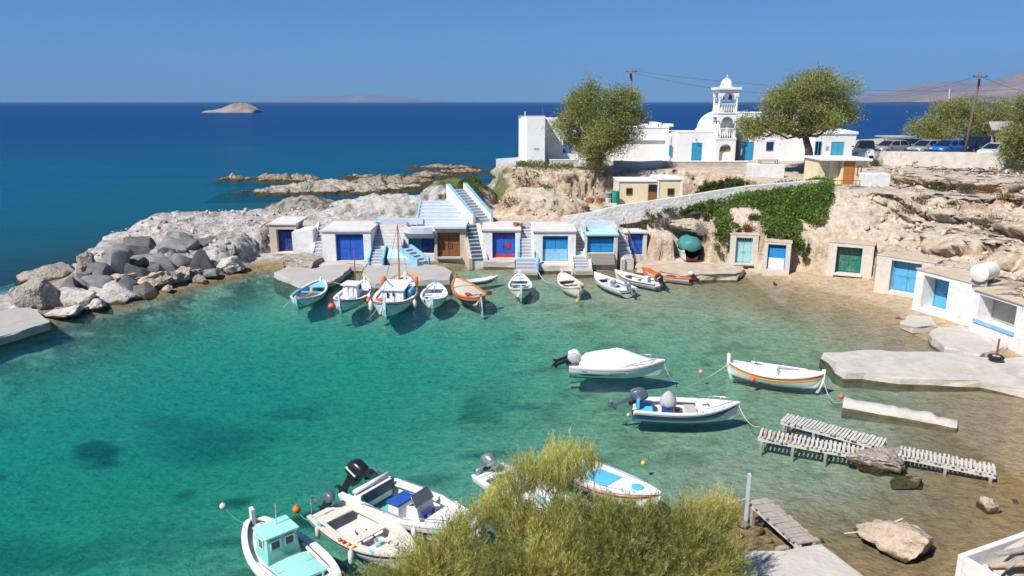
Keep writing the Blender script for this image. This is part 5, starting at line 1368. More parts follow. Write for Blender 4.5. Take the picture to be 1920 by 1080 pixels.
window_ = MB().box(0.0, 0.35, -0.575, -0.545, 1.15, 1.45).build('window', M_glass, cab)
MB().tube([(0.95, 0.1, 0.5), (0.95, 0.1, 4.3)], [0.055, 0.03], 8).tube([(0.95, -0.5, 3.0), (0.95, 0.65, 3.1)], 0.025, 6).build('mast', H_rust, t2)
MB().tube([(0.95, 0.1, 0.9), (0.2, -0.9, 3.0)], 0.035, 6).build('boom', H_rust, t2)
MB().box(-1.5, -0.9, -0.6, -0.2, 0.58, 0.8).build('blue_crate', H_sky, t2, bevel=0.02)
MB().box(-1.7, -1.2, 0.1, 0.6, 0.58, 0.70).build('net_pile', H_orange, t2, bevel=0.04)
rail(t2, [(0.9, 0.85, 0.75), (1.4, 0.75, 0.82), (1.9, 0.35, 0.9)], 0.02)
# --- 3: the big caique with the tall mast
t3, h = boat('large white caique with tall brown mast, blue-grey deckhouse and red-brown rails', (-7.95, 44.5), (-7.55, 51.6), B=3.0, D=0.78, bow_rise=0.6, stern_rise=0.45, draft=0.5)
h.build(t3, [H_white, H_navy, H_grey, H_white], [(0.93, 0), (0.88, 1), (0.0, 2)]); h.gunwale(t3, H_rust, 0.08, 0.05, 0.05); h.gunwale(t3, H_white, 0.22, 0.045, 0.0, 'cap_rail', 0.06)
h.stem(t3, H_white, -1, 0.45, t=0.09); h.stem(t3, H_white, 1, 0.4, t=0.09)
h.deck(t3, H_white, 0.02, 0.97, -0.14, 'deck', camber=0.07, n=18)
cab = MB().loft([[(-1.2, -0.85, 0.62), (1.4, -0.9, 0.62), (1.4, 0.9, 0.62), (-1.2, 0.85, 0.62)], [(-1.05, -0.78, 1.5), (1.3, -0.82, 1.62), (1.3, 0.82, 1.62), (-1.05, 0.78, 1.5)]]).build('deckhouse', H_grey, t3, bevel=0.03)
MB().loft([[(-1.2, -0.9, 1.505), (1.5, -0.95, 1.63), (1.5, 0.95, 1.63), (-1.2, 0.9, 1.505)], [(-1.2, -0.9, 1.57), (1.5, -0.95, 1.70), (1.5, 0.95, 1.70), (-1.2, 0.9, 1.57)]]).build('deckhouse_roof', H_white, cab)
for y in (-0.18, 0.22): MB().box(-1.20, -1.13, y, y + 0.13, 0.9, 1.3).build('window', M_glass, cab)
MB().box(-0.5, 0.9, -1.22, -0.95, 0.66, 1.35).build('sky_blue_locker', H_sky, t3, bevel=0.02)
MB().tube([(1.75, 0.05, 0.6), (1.8, 0.05, 6.4)], [0.085, 0.045], 10).tube([(1.78, -0.75, 3.0), (1.78, 0.8, 3.05)], 0.035, 6).build('mast', H_var, t3)
MB().tube([(1.7, 0.6, 1.0), (-0.9, 0.5, 2.5)], 0.04, 6).build('boom', H_brown, t3)
MB().lathe([(0.02, -0.42), (0.18, -0.3), (0.2, 0.1), (0.14, 0.4), (0.02, 0.48)], 10, (1.6, 1.2, 1.5)).build('orange_float', H_orange, t3, smooth=True)
MB().lathe([(0.02, -0.5), (0.12, -0.4), (0.13, 0.4), (0.02, 0.5)], 10, (1.7, -1.25, 1.45)).build('orange_float', H_orange, t3, smooth=True)
MB().box(-2.2, -1.5, 0.55, 1.05, 0.72, 1.0).build('net_pile', H_orange, t3, bevel=0.08)
MB().box(-2.6, -2.1, 0.4, 0.85, 0.72, 0.95).build('blue_crate', H_cush, t3, bevel=0.03)
MB().lathe([(0.18, 0.70), (0.16, 0.95), (0.10, 1.05), (0.10, 1.2), (0.02, 1.25)], 12, (-1.9, -0.25, 0)).build('winch', H_grey, t3, smooth=True)
rb = MB()
for k in range(7):
    q = 0.66 + 0.3 * k / 6
    for sg in (1, -1): rb.tube([(h.x(q), sg * (h.w(q) - 0.05), h.z(q)), (h.x(q), sg * (h.w(q) - 0.05), h.z(q) + 0.35)], 0.02, 5)
rb.tube([(h.x(0.66 + 0.3 * k / 8), (h.w(0.66 + 0.3 * k / 8) - 0.05), h.z(0.66 + 0.3 * k / 8) + 0.35) for k in range(9)], 0.025, 6).tube([(h.x(0.66 + 0.3 * k / 8), -(h.w(0.66 + 0.3 * k / 8) - 0.05), h.z(0.66 + 0.3 * k / 8) + 0.35) for k in range(9)], 0.025, 6)
rb.build('bow_rail', H_rust, t3)
for sg in (1, -1): rope('rigging line of the tall brown mast' if sg > 0 else 'rigging line of the tall brown mast on its other side', wp(t3, (1.8, 0.05, 6.3)), wp(t3, (-2.6 if sg > 0 else 3.2, 0.4 * sg, 1.1)), 0.0, 0.012, M_dark)
# --- 4: white open boat
t4, h = boat('plain white double-ended boat right of the tall-masted caique', (-5.15, 46.5), (-5.35, 51.0), B=1.95, D=0.6, bow_rise=0.4, stern_rise=0.25)
h.build(t4, [H_white, H_mintp, H_white], [(0.86, 0), (0.0, 1)]); h.gunwale(t4, H_white, 0.17, 0.07); h.strake(t4, H_lblue, 0.9, 0.04)
h.stem(t4, H_white, -1, 0.2); h.stem(t4, H_sky, 1, 0.3)
for q in (0.28, 0.4, 0.52, 0.64): h.thwart(t4, H_white, q, 0.34)
h.deck(t4, H_white, 0.8, 0.985, -0.08); MB().tube([(0.9, 0, 0.6), (0.9, 0, 1.15)], 0.03, 6).build('post', H_sky, t4)
MB().box(-1.75, -0.9, 0.35, 0.62, 0.46, 0.7).build('net_pile', H_navy, t4, bevel=0.06)
# --- 5: orange brown boat
t5, h = boat('varnished orange-brown boat with pale covered deck and a steering post', (-1.95, 47.0), (-4.0, 51.9), B=2.1, D=0.62, bow_rise=0.55, stern_rise=0.3)
h.build(t5, [H_var, H_navy, H_brown, H_wood], [(0.84, 0), (0.72, 2), (0.0, 1)]); h.gunwale(t5, H_var, 0.17, 0.09, 0.04); h.strake(t5, H_orange, 0.78, 0.06)
h.stem(t5, H_var, 1, 0.45); h.stem(t5, H_var, -1, 0.25)
h.deck(t5, H_wood, 0.74, 0.985, -0.05, camber=0.10); h.deck(t5, H_wood, 0.30, 0.72, -0.07, 'hatch_cover', camber=0.12); h.deck(t5, H_wood, 0.03, 0.26, -0.09, 'stern_deck')
MB().tube([(-2.72, 0.0, 0.95), (-2.95, 0, -0.5)], 0.05, 6).box(-3.02, -2.7, -0.03, 0.03, -0.75, -0.25).build('rudder', H_grey, t5)
MB().box(-2.0, -1.7, -1.12, -0.7, 0.75, 1.1).build('engine_box', H_brown, t5, bevel=0.03)
rp = MB()
for k in range(3): rp.tube([(-0.9 + 0.25 * math.cos(a), 0.35 + 0.2 * math.sin(a), 0.70 + k * 0.035) for a in [R(i * 30) for i in range(13)]], 0.022, 6)
rp.build('rope_coil', H_red, t5)
# --- 6: small dinghy
t6, h = boat('small white dinghy with a dark red side lying against the shallow inlet', (-3.55, 53.4), (-0.95, 54.6), B=1.05, D=0.34, style='transom', bow_rise=0.22, stern_rise=0.02, draft=0.12, floor=0.1)
h.build(t6, [H_white, H_red2, H_white], [(0.72, 0), (0.0, 1)]); h.gunwale(t6, H_white, 0.08, 0.05); h.deck(t6, H_white, 0.8, 0.985, -0.05, camber=0.03)
for q in (0.15, 0.45, 0.68): h.thwart(t6, H_white, q, 0.2)
# --- 7: painted caique in front of the stairs
t7, h = boat('white double-ended boat with a blue star board, moored below the mint landing', (0.62, 49.0), (0.55, 53.6), B=1.8, D=0.6, bow_rise=0.5, stern_rise=0.35)
h.build(t7, [H_white, H_navy, H_grey, H_white], [(0.93, 0), (0.84, 1), (0.0, 2)]); h.gunwale(t7, H_white, 0.13, 0.07); h.gunwale(t7, H_yel, 0.05, 0.04, 0.045, 'yellow_rubbing_rail', -0.08)
h.stem(t7, H_white, 1, 0.35); h.stem(t7, H_white, -1, 0.3)
h.deck(t7, H_white, 0.76, 0.985, -0.05); h.deck(t7, H_white, 0.12, 0.36, -0.12, 'stern_deck')
h.thwart(t7, H_sky, 0.52, 0.5); h.thwart(t7, H_white, 0.66, 0.3)
for y in (-0.6, 0.25): MB().box(-0.35, 0.0, y, y + 0.32, 0.48, 0.56).build('seat_pad', H_rust, t7, bevel=0.015)
MB().tube([(1.3, 0, 0.7), (1.3, 0, 1.45)], 0.03, 6).box(1.27, 1.33, -0.25, 0.25, 1.15, 1.22).build('sampson_post', H_sky, t7)
# --- 8: cream caique
t8, h = boat('cream double-ended boat with clutter inside and a yellow float at its stern', (4.75, 49.8), (3.65, 53.8), B=1.75, D=0.58, bow_rise=0.5, stern_rise=0.35)
h.build(t8, [H_off, H_off, H_wood], None); h.gunwale(t8, H_off, 0.12, 0.07); h.strake(t8, H_brown, 0.9, 0.03); h.stem(t8, H_off, 1, 0.3); h.stem(t8, H_off, -1, 0.3)
h.deck(t8, H_white, 0.72, 0.985, -0.06)
for q in (0.25, 0.45, 0.6): h.thwart(t8, H_white, q, 0.24)
for x, y, s in ((-0.6, 0.35, .3), (-0.2, -0.4, .25), (0.3, 0.3, .3), (-1.1, -0.2, .28), (0.5, -0.35, .22)): MB().box(x, x + s, y, y + s, 0.2, 0.2 + s * random.uniform(.9, 1.4)).build('fishing_crate', random.choice([H_brown, H_rust, H_orange]), t8, bevel=0.02)
MB().lathe([(0.02, -0.16), (0.13, -0.08), (0.15, 0.06), (0.08, 0.16), (0.02, 0.2)], 10, (-1.9, -0.25, 0.95)).build('yellow_float', H_yel, t8, smooth=True)
MB().tube([(-2.0, -0.3, 0.8), (-2.25, 0.5, 0.85)], 0.04, 6).build('tiller', H_orange, t8)
# --- 9: white open boat with silver motor
def runabout(label, stern, bow, B, D, hullm, bands, inside, deckm, console=True, q_deck=0.70, rise=0.38):
    t, h = boat(label, stern, bow, B=B, D=D, style='transom', bow_rise=rise, stern_rise=0.03, draft=0.22, rake=0.35)
    h.build(t, hullm + [inside], bands); h.gunwale(t, deckm, 0.14, 0.07, 0.03)
    h.deck(t, deckm, q_deck, 0.985, -0.02); h.deck(t, deckm, 0.005, 0.10, -0.10, 'stern_deck', camber=0.02); h.sidedeck(t, deckm, 0.1, q_deck, 0.2)
    return t, h
t9, h = runabout('white open motorboat with a tilted silver outboard and small console', (8.15, 50.1), (6.1, 54.6), 1.9, 0.56, [H_white, H_grey], [(0.62, 0), (0.0, 1)], H_greyc, H_white)
outboard(t9, -h.L / 2 - 0.02, 0, 0.68, H_silver, H_silver, 42, 1.05)
MB().box(-0.35, 0.05, -0.3, 0.3, 0.12, 0.85).build('console', H_white, t9, bevel=0.04)
wh = MB().tube([(-0.42, 0.2 * math.cos(a), 0.75 + 0.2 * math.sin(a)) for a in [R(i * 24) for i in range(16)]], 0.018, 6); wh.build('steering_wheel', H_black, t9)
h.thwart(t9, H_white, 0.6, 0.4, 0.42); h.thwart(t9, H_white, 0.18, 0.4, 0.42)
# --- 10
t10, h = runabout('white boat with an orange lifebuoy and black outboard beside the orange one', (10.75, 52.0), (7.7, 55.4), 1.75, 0.56, [H_white, H_navy, H_white], [(0.90, 0), (0.80, 1), (0.0, 2)], H_off, H_white)
outboard(t10, -h.L / 2 - 0.02, 0, 0.68, H_black, H_black, 40, 1.0, H_white)
for q in (0.35, 0.55): h.thwart(t10, H_off, q, 0.35, 0.42)
cb = MB().box(-1.5, -1.05, 0.15, 0.6, 0.12, 1.05).build('console', H_white, t10, bevel=0.03)
bp_ = wp(t10, (-1.6, -0.55, 0.92))
lb = MB()
rings = [[((0.27 + 0.085 * math.cos(b)) * math.cos(a), 0.07 * math.sin(b), (0.27 + 0.085 * math.cos(b)) * math.sin(a)) for b in [2 * math.pi * k / 8 for k in range(8)]] for a in [2 * math.pi * k / 20 for k in range(21)]]
lb.loft(rings, True, False)
lo = tag(lb.build('lifebuoy', H_orange, None, smooth=True, loc=bp_, rotz=R(25)), 'orange ring lifebuoy on the white boat beside the orange boat', 'lifebuoy')
# --- 11 orange boat
t11, h = runabout('orange-decked boat with white hull and navy hatch, by the rock shelf', (13.5, 53.9), (9.9, 56.2), 1.8, 0.55, [H_orange, H_white, H_navy], [(0.9, 0), (0.25, 1), (0.0, 2)], H_orange, H_orange, q_deck=0.62)
h.deck(t11, H_orange, 0.1, 0.62, -0.05, 'main_deck', camber=0.03, inset=0.2)
MB().box(-1.0, -0.1, -0.42, 0.42, 0.575, 0.60).build('navy_hatch', H_navy, t11, bevel=0.01)
outboard(t11, -h.L / 2 - 0.02, 0, 0.66, H_grey, H_black, 48, 0.8)
rl = MB()
for k in range(5): rl.tube([(0.7 + 0.2 * k, 0.3, 0.6), (0.7 + 0.2 * k, 0.3, 0.85)], 0.02, 5)
rl.tube([(0.7, 0.3, 0.85), (1.5, 0.3, 0.85)], 0.02, 5).build('grab_rail', H_red, t11)
# --- covered speedboat
t12, h = boat('white speedboat under a peaked white canvas cover', (2.7, 35.1), (7.65, 34.55), B=2.15, D=0.72, style='transom', bow_rise=0.28, stern_rise=0.0, draft=0.28, rake=0.5)
h.build(t12, [H_white, H_navy, H_white, H_bot, H_white], [(0.62, 0), (0.54, 2), (0.30, 2), (0.0, 3)]); h.gunwale(t12, H_white, 0.16, 0.08, 0.03); h.strake(t12, H_grey, 0.93, 0.05)
h.deck(t12, H_white, 0.66, 0.985, 0.0, camber=0.10); h.deck(t12, H_white, 0.0, 0.14, -0.12, 'stern_platform', camber=0.02)
cv = MB(); rings = []
for q, hz, wf in ((0.10, 0.10, 0.96), (0.17, 0.55, 0.95), (0.28, 0.72, 0.98), (0.42, 0.88, 0.98), (0.50, 0.98, 0.98), (0.56, 0.90, 0.98), (0.68, 0.58, 0.95), (0.80, 0.28, 0.85), (0.92, 0.05, 0.5)):
    w = h.w(q) * wf; z = h.z(q) + 0.03; x = h.x(q)
    rings.append([(x, w * y_, z + hz * zf) for y_, zf in ((-1.0, -0.04), (-0.97, 0.08), (-0.72, 0.52), (-0.36, 0.86), (0, 1.0), (0.36, 0.86), (0.72, 0.52), (0.97, 0.08), (1.0, -0.04))])
cv.loft(rings, False, False); cvo = cv.build('canvas_cover', H_canvas, t12, auto=35)
md = cvo.modifiers.new('thick', 'SOLIDIFY'); md.thickness = 0.02
for y in (-0.3, 0.38): outboard(t12, -h.L / 2 - 0.05, y, 0.78, H_canvas if y > 0 else H_greyc, H_black, 62, 1.1)
for sg in (1, -1): rail(t12, [(h.x(0.52), sg * (h.w(0.52) - .05), h.z(.52)), (h.x(0.60), sg * (h.w(0.6) - .06), h.z(.6) + .22), (h.x(0.8), sg * (h.w(0.8) - .06), h.z(.8) + .28), (h.x(0.96), sg * (h.w(0.96) + .02), h.z(.96) + .30)], 0.016, posts=[((h.x(q), sg * (h.w(q) - .06), h.z(q)), (h.x(q), sg * (h.w(q) - .06), h.z(q) + .26)) for q in (0.7, 0.86)])
# swoosh graphics: thin blue wedge plates on the topsides
for sg in (-1, 1):
    pts = []
    for q, vt, vb in ((0.10, 0.55, 0.55), (0.16, 0.62, 0.48), (0.26, 0.62, 0.50), (0.36, 0.58, 0.53), (0.50, 0.57, 0.54), (0.66, 0.56, 0.56)):
        for v in (vt, vb):
            zk, zs = h.keel(q), h.z(q); y = h.w(q) * (1 - (1 - v) ** 2.1) ** 0.72 * (1 + 0.10 * (v - .6) * max(0, (q - .5) * 2) ** 2) + 0.012
            pts.append((h.x(q) - h.rake * 1.6 * (1 - v) * max(0, (q - .5) * 2) ** 4, sg * y, zk + (zs - zk) * v))
    MB().add(pts, [(2 * k, 2 * k + 1, 2 * k + 3, 2 * k + 2) for k in range(5)]).build('blue_swoosh', H_navy, t12, recalc=False)
def lettering(par, h, txt, q, v, size, m, sg=-1, name='lettering'):
    cu = bpy.data.curves.new(name, 'FONT'); cu.body = txt; cu.size = size; cu.align_x = 'CENTER'; cu.extrude = 0.003
    tmp = bpy.data.objects.new(name, cu); C.objects.link(tmp)
    bpy.context.view_layer.update()
    dg = bpy.context.evaluated_depsgraph_get()
    me = bpy.data.meshes.new_from_object(tmp.evaluated_get(dg))
    bpy.data.objects.remove(tmp)
    me.materials.clear(); me.materials.append(m)
    me.name = name
    def P_(q_, v_):
        zk, zs = h.keel(q_), h.z(q_); y = h.w(q_) * (1 - (1 - v_) ** 2.1) ** 0.72 * (1 + 0.10 * (v_ - .6) * max(0, (q_ - .5) * 2) ** 2)
        return Vector((h.x(q_) - (h.rake * 1.6 * (1 - v_) * max(0, (q_ - .5) * 2) ** 4 if h.style != 'caique' else 0), sg * y, zk + (zs - zk) * v_))
    for vtx in me.vertices:           # wrap the flat text on the hull side
        q_ = q + (-sg) * vtx.co.x / h.L * 1.0
        zz = vtx.co.y / (h.z(q) - h.keel(q))
        p = P_(min(max(q_, 0.02), 0.98), min(v + zz, 0.99))
        vtx.co = p + Vector((0, sg * (0.010 + vtx.co.z), 0))
    o = bpy.data.objects.new(name, me); C.objects.link(o); o.parent = par
    return o
lettering(t12, h, 'NEREA', 0.16, 0.76, 0.10, H_navy); lettering(t12, h, 'FSY KAPADIS 12', 0.50, 0.68, 0.11, H_navy)
# --- blue and white open boat
t13, h = boat('white open motorboat with blue lower side, grey covered console and big dark outboard', (5.0, 29.75), (9.75, 29.35), B=1.95, D=0.66, style='transom', bow_rise=0.34, stern_rise=0.0, draft=0.22, rake=0.4)
h.build(t13, [H_white, H_navy, H_blue, H_white, H_white], [(0.86, 0), (0.74, 1), (0.50, 2), (0.0, 3)]); h.gunwale(t13, H_white, 0.18, 0.08, 0.03); h.strake(t13, H_navy, 0.80, 0.07, 0.03)
h.deck(t13, H_white, 0.60, 0.985, 0.0, camber=0.06); h.sidedeck(t13, H_white, 0.05, 0.62, 0.24)
outboard(t13, -h.L / 2 - 0.05, 0, 0.85, H_gunm, H_gunm, 58, 1.35, H_silver)
MB().box(-2.15, -1.5, -0.45, 0.45, 0.12, 0.60).build('blue_seat', H_sky, t13, bevel=0.04); MB().box(-2.25, -2.12, -0.45, 0.45, 0.6, 1.15).build('blue_seat_back', H_sky, t13, bevel=0.03)
cs = MB().box(-1.05, -0.6, -0.32, 0.32, 0.12, 0.95).build('console', H_cush, t13, bevel=0.03)
MB().lathe([(0.36, 0.70), (0.40, 0.85), (0.36, 1.1), (0.20, 1.38), (0.05, 1.52), (0.01, 1.54)], 11, (-0.8, 0, 0)).build('grey_cover', H_greyc, cs, smooth=True)
MB().box(-0.1, 0.5, -0.55, 0.55, 0.12, 0.5).build('bench', H_white, t13, bevel=0.03); MB().box(-0.05, 0.45, -0.5, 0.5, 0.503, 0.56).build('bench_cushion', H_greyc, t13, bevel=0.02)
MB().box(-0.45, -0.2, -0.5, 0.5, 0.12, 0.32).build('red_fuel_tank', H_red, t13, bevel=0.03)
for sg in (1, -1): rail(t13, [(h.x(0.62), sg * (h.w(0.62) - .06), h.z(.62)), (h.x(0.66), sg * (h.w(0.66) - .06), h.z(.66) + .22), (h.x(0.8), sg * (h.w(0.8) - .05), h.z(.8) + .26), (h.x(0.92), sg * (h.w(0.92) - .04), h.z(.92) + .24), (h.x(0.94), sg * (h.w(0.94) - .04), h.z(.94))], 0.016, M_steel, posts=[((h.x(q), sg * (h.w(q) - .05), h.z(q)), (h.x(q), sg * (h.w(q) - .05), h.z(q) + .24)) for q in (0.74, 0.84)])
MB().box(0.75, 1.0, -0.05, 0.05, 0.78, 0.83).box(0.98, 1.05, -0.2, 0.2, 0.785, 0.83).build('anchor', H_rust, t13)
lettering(t13, h, 'NM 1882 . N 27', 0.80, 0.88, 0.12, H_navy); MB().box(1.88, 1.98, -0.01, 0.01, 0.8, 0.82).build('cleat', M_steel, t13)
# --- striped caique
t14, h = boat('white caique with red and yellow stripes moored off the slab jetty', (10.55, 35.0), (14.7, 32.75), B=1.7, D=0.58, bow_rise=0.42, stern_rise=0.28)
h.build(t14, [H_red, H_yel, H_white, H_red2, H_white], [(0.93, 0), (0.86, 2), (0.78, 1), (0.22, 2), (0.0, 3)]); h.gunwale(t14, H_white, 0.12, 0.06); h.strake(t14, H_red, 0.90, 0.04); h.strake(t14, H_yel, 0.80, 0.05)
h.stem(t14, H_white, 1, 0.22); h.stem(t14, H_white, -1, 0.45)
h.deck(t14, H_white, 0.04, 0.97, -0.12, 'deck', n=16, camber=0.03)
MB().loft([[(-0.75, -0.4, 0.50), (0.25, -0.4, 0.50), (0.25, 0.4, 0.50), (-0.75, 0.4, 0.50)], [(-0.65, -0.34, 0.95), (0.15, -0.34, 0.92), (0.15, 0.34, 0.92), (-0.65, 0.34, 0.95)]]).build('engine_box', H_white, t14, bevel=0.04)
MB().box(0.5, 1.1, -0.3, 0.3, 0.53, 0.62).build('hatch', H_white, t14, bevel=0.02)
MB().tube([(-1.3, 0.62, 0.78), (1.5, 0.62, 0.82)], 0.045, 7).build('spar', H_white, t14)
fl14 = flag(t14, (-1.1, 0.3, 0.5), 0.75)
# --- near: mint caique
t15, h = boat('mint and white fishing boat with a small wheelhouse, nearest the camera', (-8.05, 20.55), (-4.55, 16.75), B=2.05, D=0.62, bow_rise=0.32, stern_rise=0.30, fullness=0.52)
h.build(t15, [H_white, H_mint, H_mintp, H_wood], [(0.90, 0), (0.80, 1), (0.70, 0), (0.62, 1), (0.0, 2)]); h.gunwale(t15, H_white, 0.20, 0.07, 0.03)
h.stem(t15, H_white, -1, 0.42, t=0.06); h.stem(t15, H_white, 1, 0.2)
h.deck(t15, H_cream, 0.02, 0.975, -0.20, 'deck', camber=0.02, n=18)
x0c = -1.25
cab = MB().loft([[(x0c, -0.52, 0.42), (x0c + 0.95, -0.55, 0.42), (x0c + 0.95, 0.55, 0.42), (x0c, 0.52, 0.42)], [(x0c + 0.08, -0.46, 1.42), (x0c + 0.80, -0.48, 1.45), (x0c + 0.80, 0.48, 1.45), (x0c + 0.08, 0.46, 1.42)]]).build('wheelhouse', H_mint, t15, bevel=0.02)
MB().box(x0c - 0.02, x0c + 0.92, -0.56, 0.56, 1.455, 1.52).build('wheelhouse_roof', H_mintl, cab, bevel=0.02)
for y in (-0.40, 0.06):
    f = MB(); xa = x0c + 0.865
    f.box(xa - 0.045, xa + 0.012, y, y + 0.04, 0.86, 1.32).box(xa - 0.045, xa + 0.012, y + 0.30, y + 0.34, 0.86, 1.32).box(xa - 0.045, xa + 0.012, y + 0.04, y + 0.30, 0.86, 0.90).box(xa - 0.045, xa + 0.012, y + 0.04, y + 0.30, 1.28, 1.32)
    fo = f.build('window', H_white, cab); MB().box(xa - 0.04, xa + 0.002, y + 0.04, y + 0.30, 0.90, 1.28).build('pane', M_glass, fo)
for sg in (-1, 1):
    f = MB().box(x0c + 0.3, x0c + 0.62, sg * 0.52 - 0.015, sg * 0.52 + 0.015, 0.92, 1.30).build('window', H_white, cab)
    MB().box(x0c + 0.34, x0c + 0.58, sg * 0.537 - 0.004, sg * 0.537 + 0.004, 0.96, 1.26).build('pane', M_glass, f)
MB().tube([(x0c + 0.3, 0.1, 1.52), (x0c + 0.3, 0.1, 2.25)], 0.018, 6).lathe([(0.03, 0), (0.04, 0.06), (0.02, 0.12)], 8, (x0c + 0.3, 0.1, 2.22)).build('mast_light', M_steel, cab)
MB().box(x0c - 0.65, x0c - 0.1, -0.3, 0.3, 0.43, 0.80).build('stern_locker', H_mintl, t15, bevel=0.03)
hc = h.deck(t15, H_mintl, 0.475, 0.745, -0.02, 'hatch_cover', camber=0.06, wmax=0.62, inset=0.3)
MB().box(0.42, 0.436, -0.6, 0.6, 0.655, 0.672).build('hatch_seam', H_mint, t15)
ov_ = MB().lathe([(0.30, 0.0), (0.30, 0.05), (0.26, 0.07), (0.01, 0.075)], 20, (0, 0, 0)).build('round_hatch', H_mintl, t15, auto=40); ov_.location = (1.72, 0.05, 0.52)
for y in (-0.12, 0.4): MB().box(1.25, 1.31, y, y + 0.06, 0.45, 0.68).build('bitt', H_mint, t15)
for sg in (1, -1): MB().tube([(-0.6, sg * 0.78, 0.56), (1.8, sg * 0.62, 0.66)], 0.06, 8).build('side_spar', H_white, t15)
MB().box(-0.9, 0.1, -0.95, -0.75, 0.44, 0.58).build('side_locker', H_mintl, t15, bevel=0.02)
# --- near: cream fibreglass boat
t16, h = boat('cream open boat with a bucket aboard, small grey outboard and striped flag', (-6.05, 21.55), (-2.55, 18.55), B=1.95, D=0.60, style='transom', bow_rise=0.25, stern_rise=0.02, draft=0.22, rake=0.4, tw=0.80)
h.build(t16, [H_cream, H_navy, H_white, H_off], [(0.90, 0), (0.80, 1), (0.0, 2)]); h.gunwale(t16, H_cream, 0.16, 0.07, 0.03)
h.deck(t16, H_cream, 0.70, 0.985, -0.01, camber=0.04); h.deck(t16, H_cream, 0.0, 0.16, -0.04, 'stern_deck', camber=0.02); h.sidedeck(t16, H_cream, 0.14, 0.72, 0.30); h.deck(t16, H_cream, 0.44, 0.51, -0.08, 'centre_thwart', camber=0.0)
outboard(t16, -h.L / 2 - 0.02, 0.1, 0.72, H_gunm, H_black, 30, 0.85)
bk = MB().lathe([(0.13, 0.14), (0.17, 0.46), (0.155, 0.46), (0.12, 0.17), (0.01, 0.165)], 16, (0.38, 0.1, 0)).build('bucket', H_white, t16, auto=40)
MB().lathe([(0.137, 0.18), (0.155, 0.32)], 16, (0.38, 0.1, 0)).build('blue_band', H_sky, bk)
MB().box(-0.6, -0.38, -0.25, 0.05, 0.13, 0.22).build('blue_basin', H_sky, t16, bevel=0.03)
for (x, y, m_) in ((0.1, -0.93, H_yel), (-0.1, -0.94, H_red), (-0.3, -0.95, H_orange), (0.32, -0.9, H_yel)): MB().lathe([(0.02, -0.07), (0.06, -0.04), (0.06, 0.04), (0.02, 0.07)], 8, (x, y, 0.70)).build('net_float', m_, t16, smooth=True)
for x, y in ((-1.5, -0.85), (1.0, -0.72)): MB().box(x - 0.09, x + 0.09, y - 0.04, y + 0.04, 0.66, 0.74).build('blue_bracket', H_sky, t16, bevel=0.015)
MB().lathe([(0.2, 0), (0.2, 0.03), (0.01, 0.035)], 18, (1.55, 0.1, 0.72)).build('round_hatch', H_off, t16)
rp = MB()
for k in range(3): rp.tube([(1.15 + 0.17 * math.cos(a), 0.0 + 0.15 * math.sin(a), 0.71 + k * 0.025) for a in [R(i * 30) for i in range(13)]], 0.016, 6)
rp.build('rope_coil', H_rope, t16); flag(t16, (-2.1, -0.75, 0.62), 0.85)
MB().tube([(-0.9, 0.1, 0.2), (0.2, -0.35, 0.25)], 0.02, 6).tube([(0.1, 0.3, 0.16), (-0.7, 0.4, 0.2)], 0.025, 6).build('fishing_rods', H_black, t16)
# --- near: big console boat
t17, h = boat('white centre-console motorboat with blue seat and windscreen, partly behind the bush', (-5.35, 22.95), (-0.75, 19.75), B=2.2, D=0.74, style='transom', bow_rise=0.30, stern_rise=0.0, draft=0.28, rake=0.5, tw=0.86)
h.build(t17, [H_white, H_navy, H_white, H_white], [(0.72, 0), (0.58, 1), (0.0, 2)]); h.gunwale(t17, H_white, 0.22, 0.09, 0.03); h.sidedeck(t17, H_white, 0.04, 0.70, 0.26)
h.deck(t17, H_white, 0.66, 0.985, 0.0, camber=0.06)
outboard(t17, -h.L / 2 - 0.05, -0.05, 0.90, H_black, H_black, 32, 1.5, H_white); outboard(t17, -h.L / 2 - 0.1, 0.62, 0.72, H_silver, H_silver, 70, 0.95)
MB().box(-2.2, -1.85, -0.8, 0.8, 0.2, 0.95).build('stern_bench', H_white, t17, bevel=0.04); MB().box(-1.84, -1.74, -0.78, 0.78, 0.55, 0.98).build('navy_backrest', H_navy, t17, bevel=0.03)
MB().tube([(-2.1, -0.85, 1.05), (-2.1, 0.85, 1.05)], 0.10, 8).build('rolled_cover', H_canvas, t17, smooth=True)
st = MB().box(-0.95, -0.45, -0.40, 0.40, 0.12, 0.78).build('helm_seat', H_white, t17, bevel=0.03); MB().box(-1.0, -0.40, -0.45, 0.45, 0.783, 0.88).build('blue_cushion', H_cush, st, bevel=0.03)
cs = MB().loft([[(-0.15, -0.42, 0.12), (0.62, -0.42, 0.12), (0.62, 0.42, 0.12), (-0.15, 0.42, 0.12)], [(-0.05, -0.42, 0.98), (0.38, -0.42, 1.12), (0.38, 0.42, 1.12), (-0.05, 0.42, 0.98)]]).build('console', H_white, t17, bevel=0.03)
MB().add([(0.02, -0.40, 1.01), (0.36, -0.40, 1.125), (0.36, 0.40, 1.125), (0.02, 0.40, 1.01)], [(0, 1, 2, 3)]).build('dashboard', H_black, cs)
ws = MB().loft([[(0.40, -0.44, 1.10), (0.43, -0.44, 1.10), (0.43, 0.44, 1.10), (0.40, 0.44, 1.10)], [(0.16, -0.40, 1.48), (0.19, -0.40, 1.48), (0.19, 0.40, 1.48), (0.16, 0.40, 1.48)]]).build('windscreen', H_clear, cs)
rail(t17, [(0.42, -0.46, 1.08), (0.17, -0.44, 1.50), (0.17, 0.44, 1.50), (0.42, 0.46, 1.08)], 0.016, M_steel, 'windscreen_frame')
for y in (-0.3, 0.1): MB().box(0.56, 0.60, y, y + 0.2, 0.5, 0.8).build('console_panel', H_cush, cs)
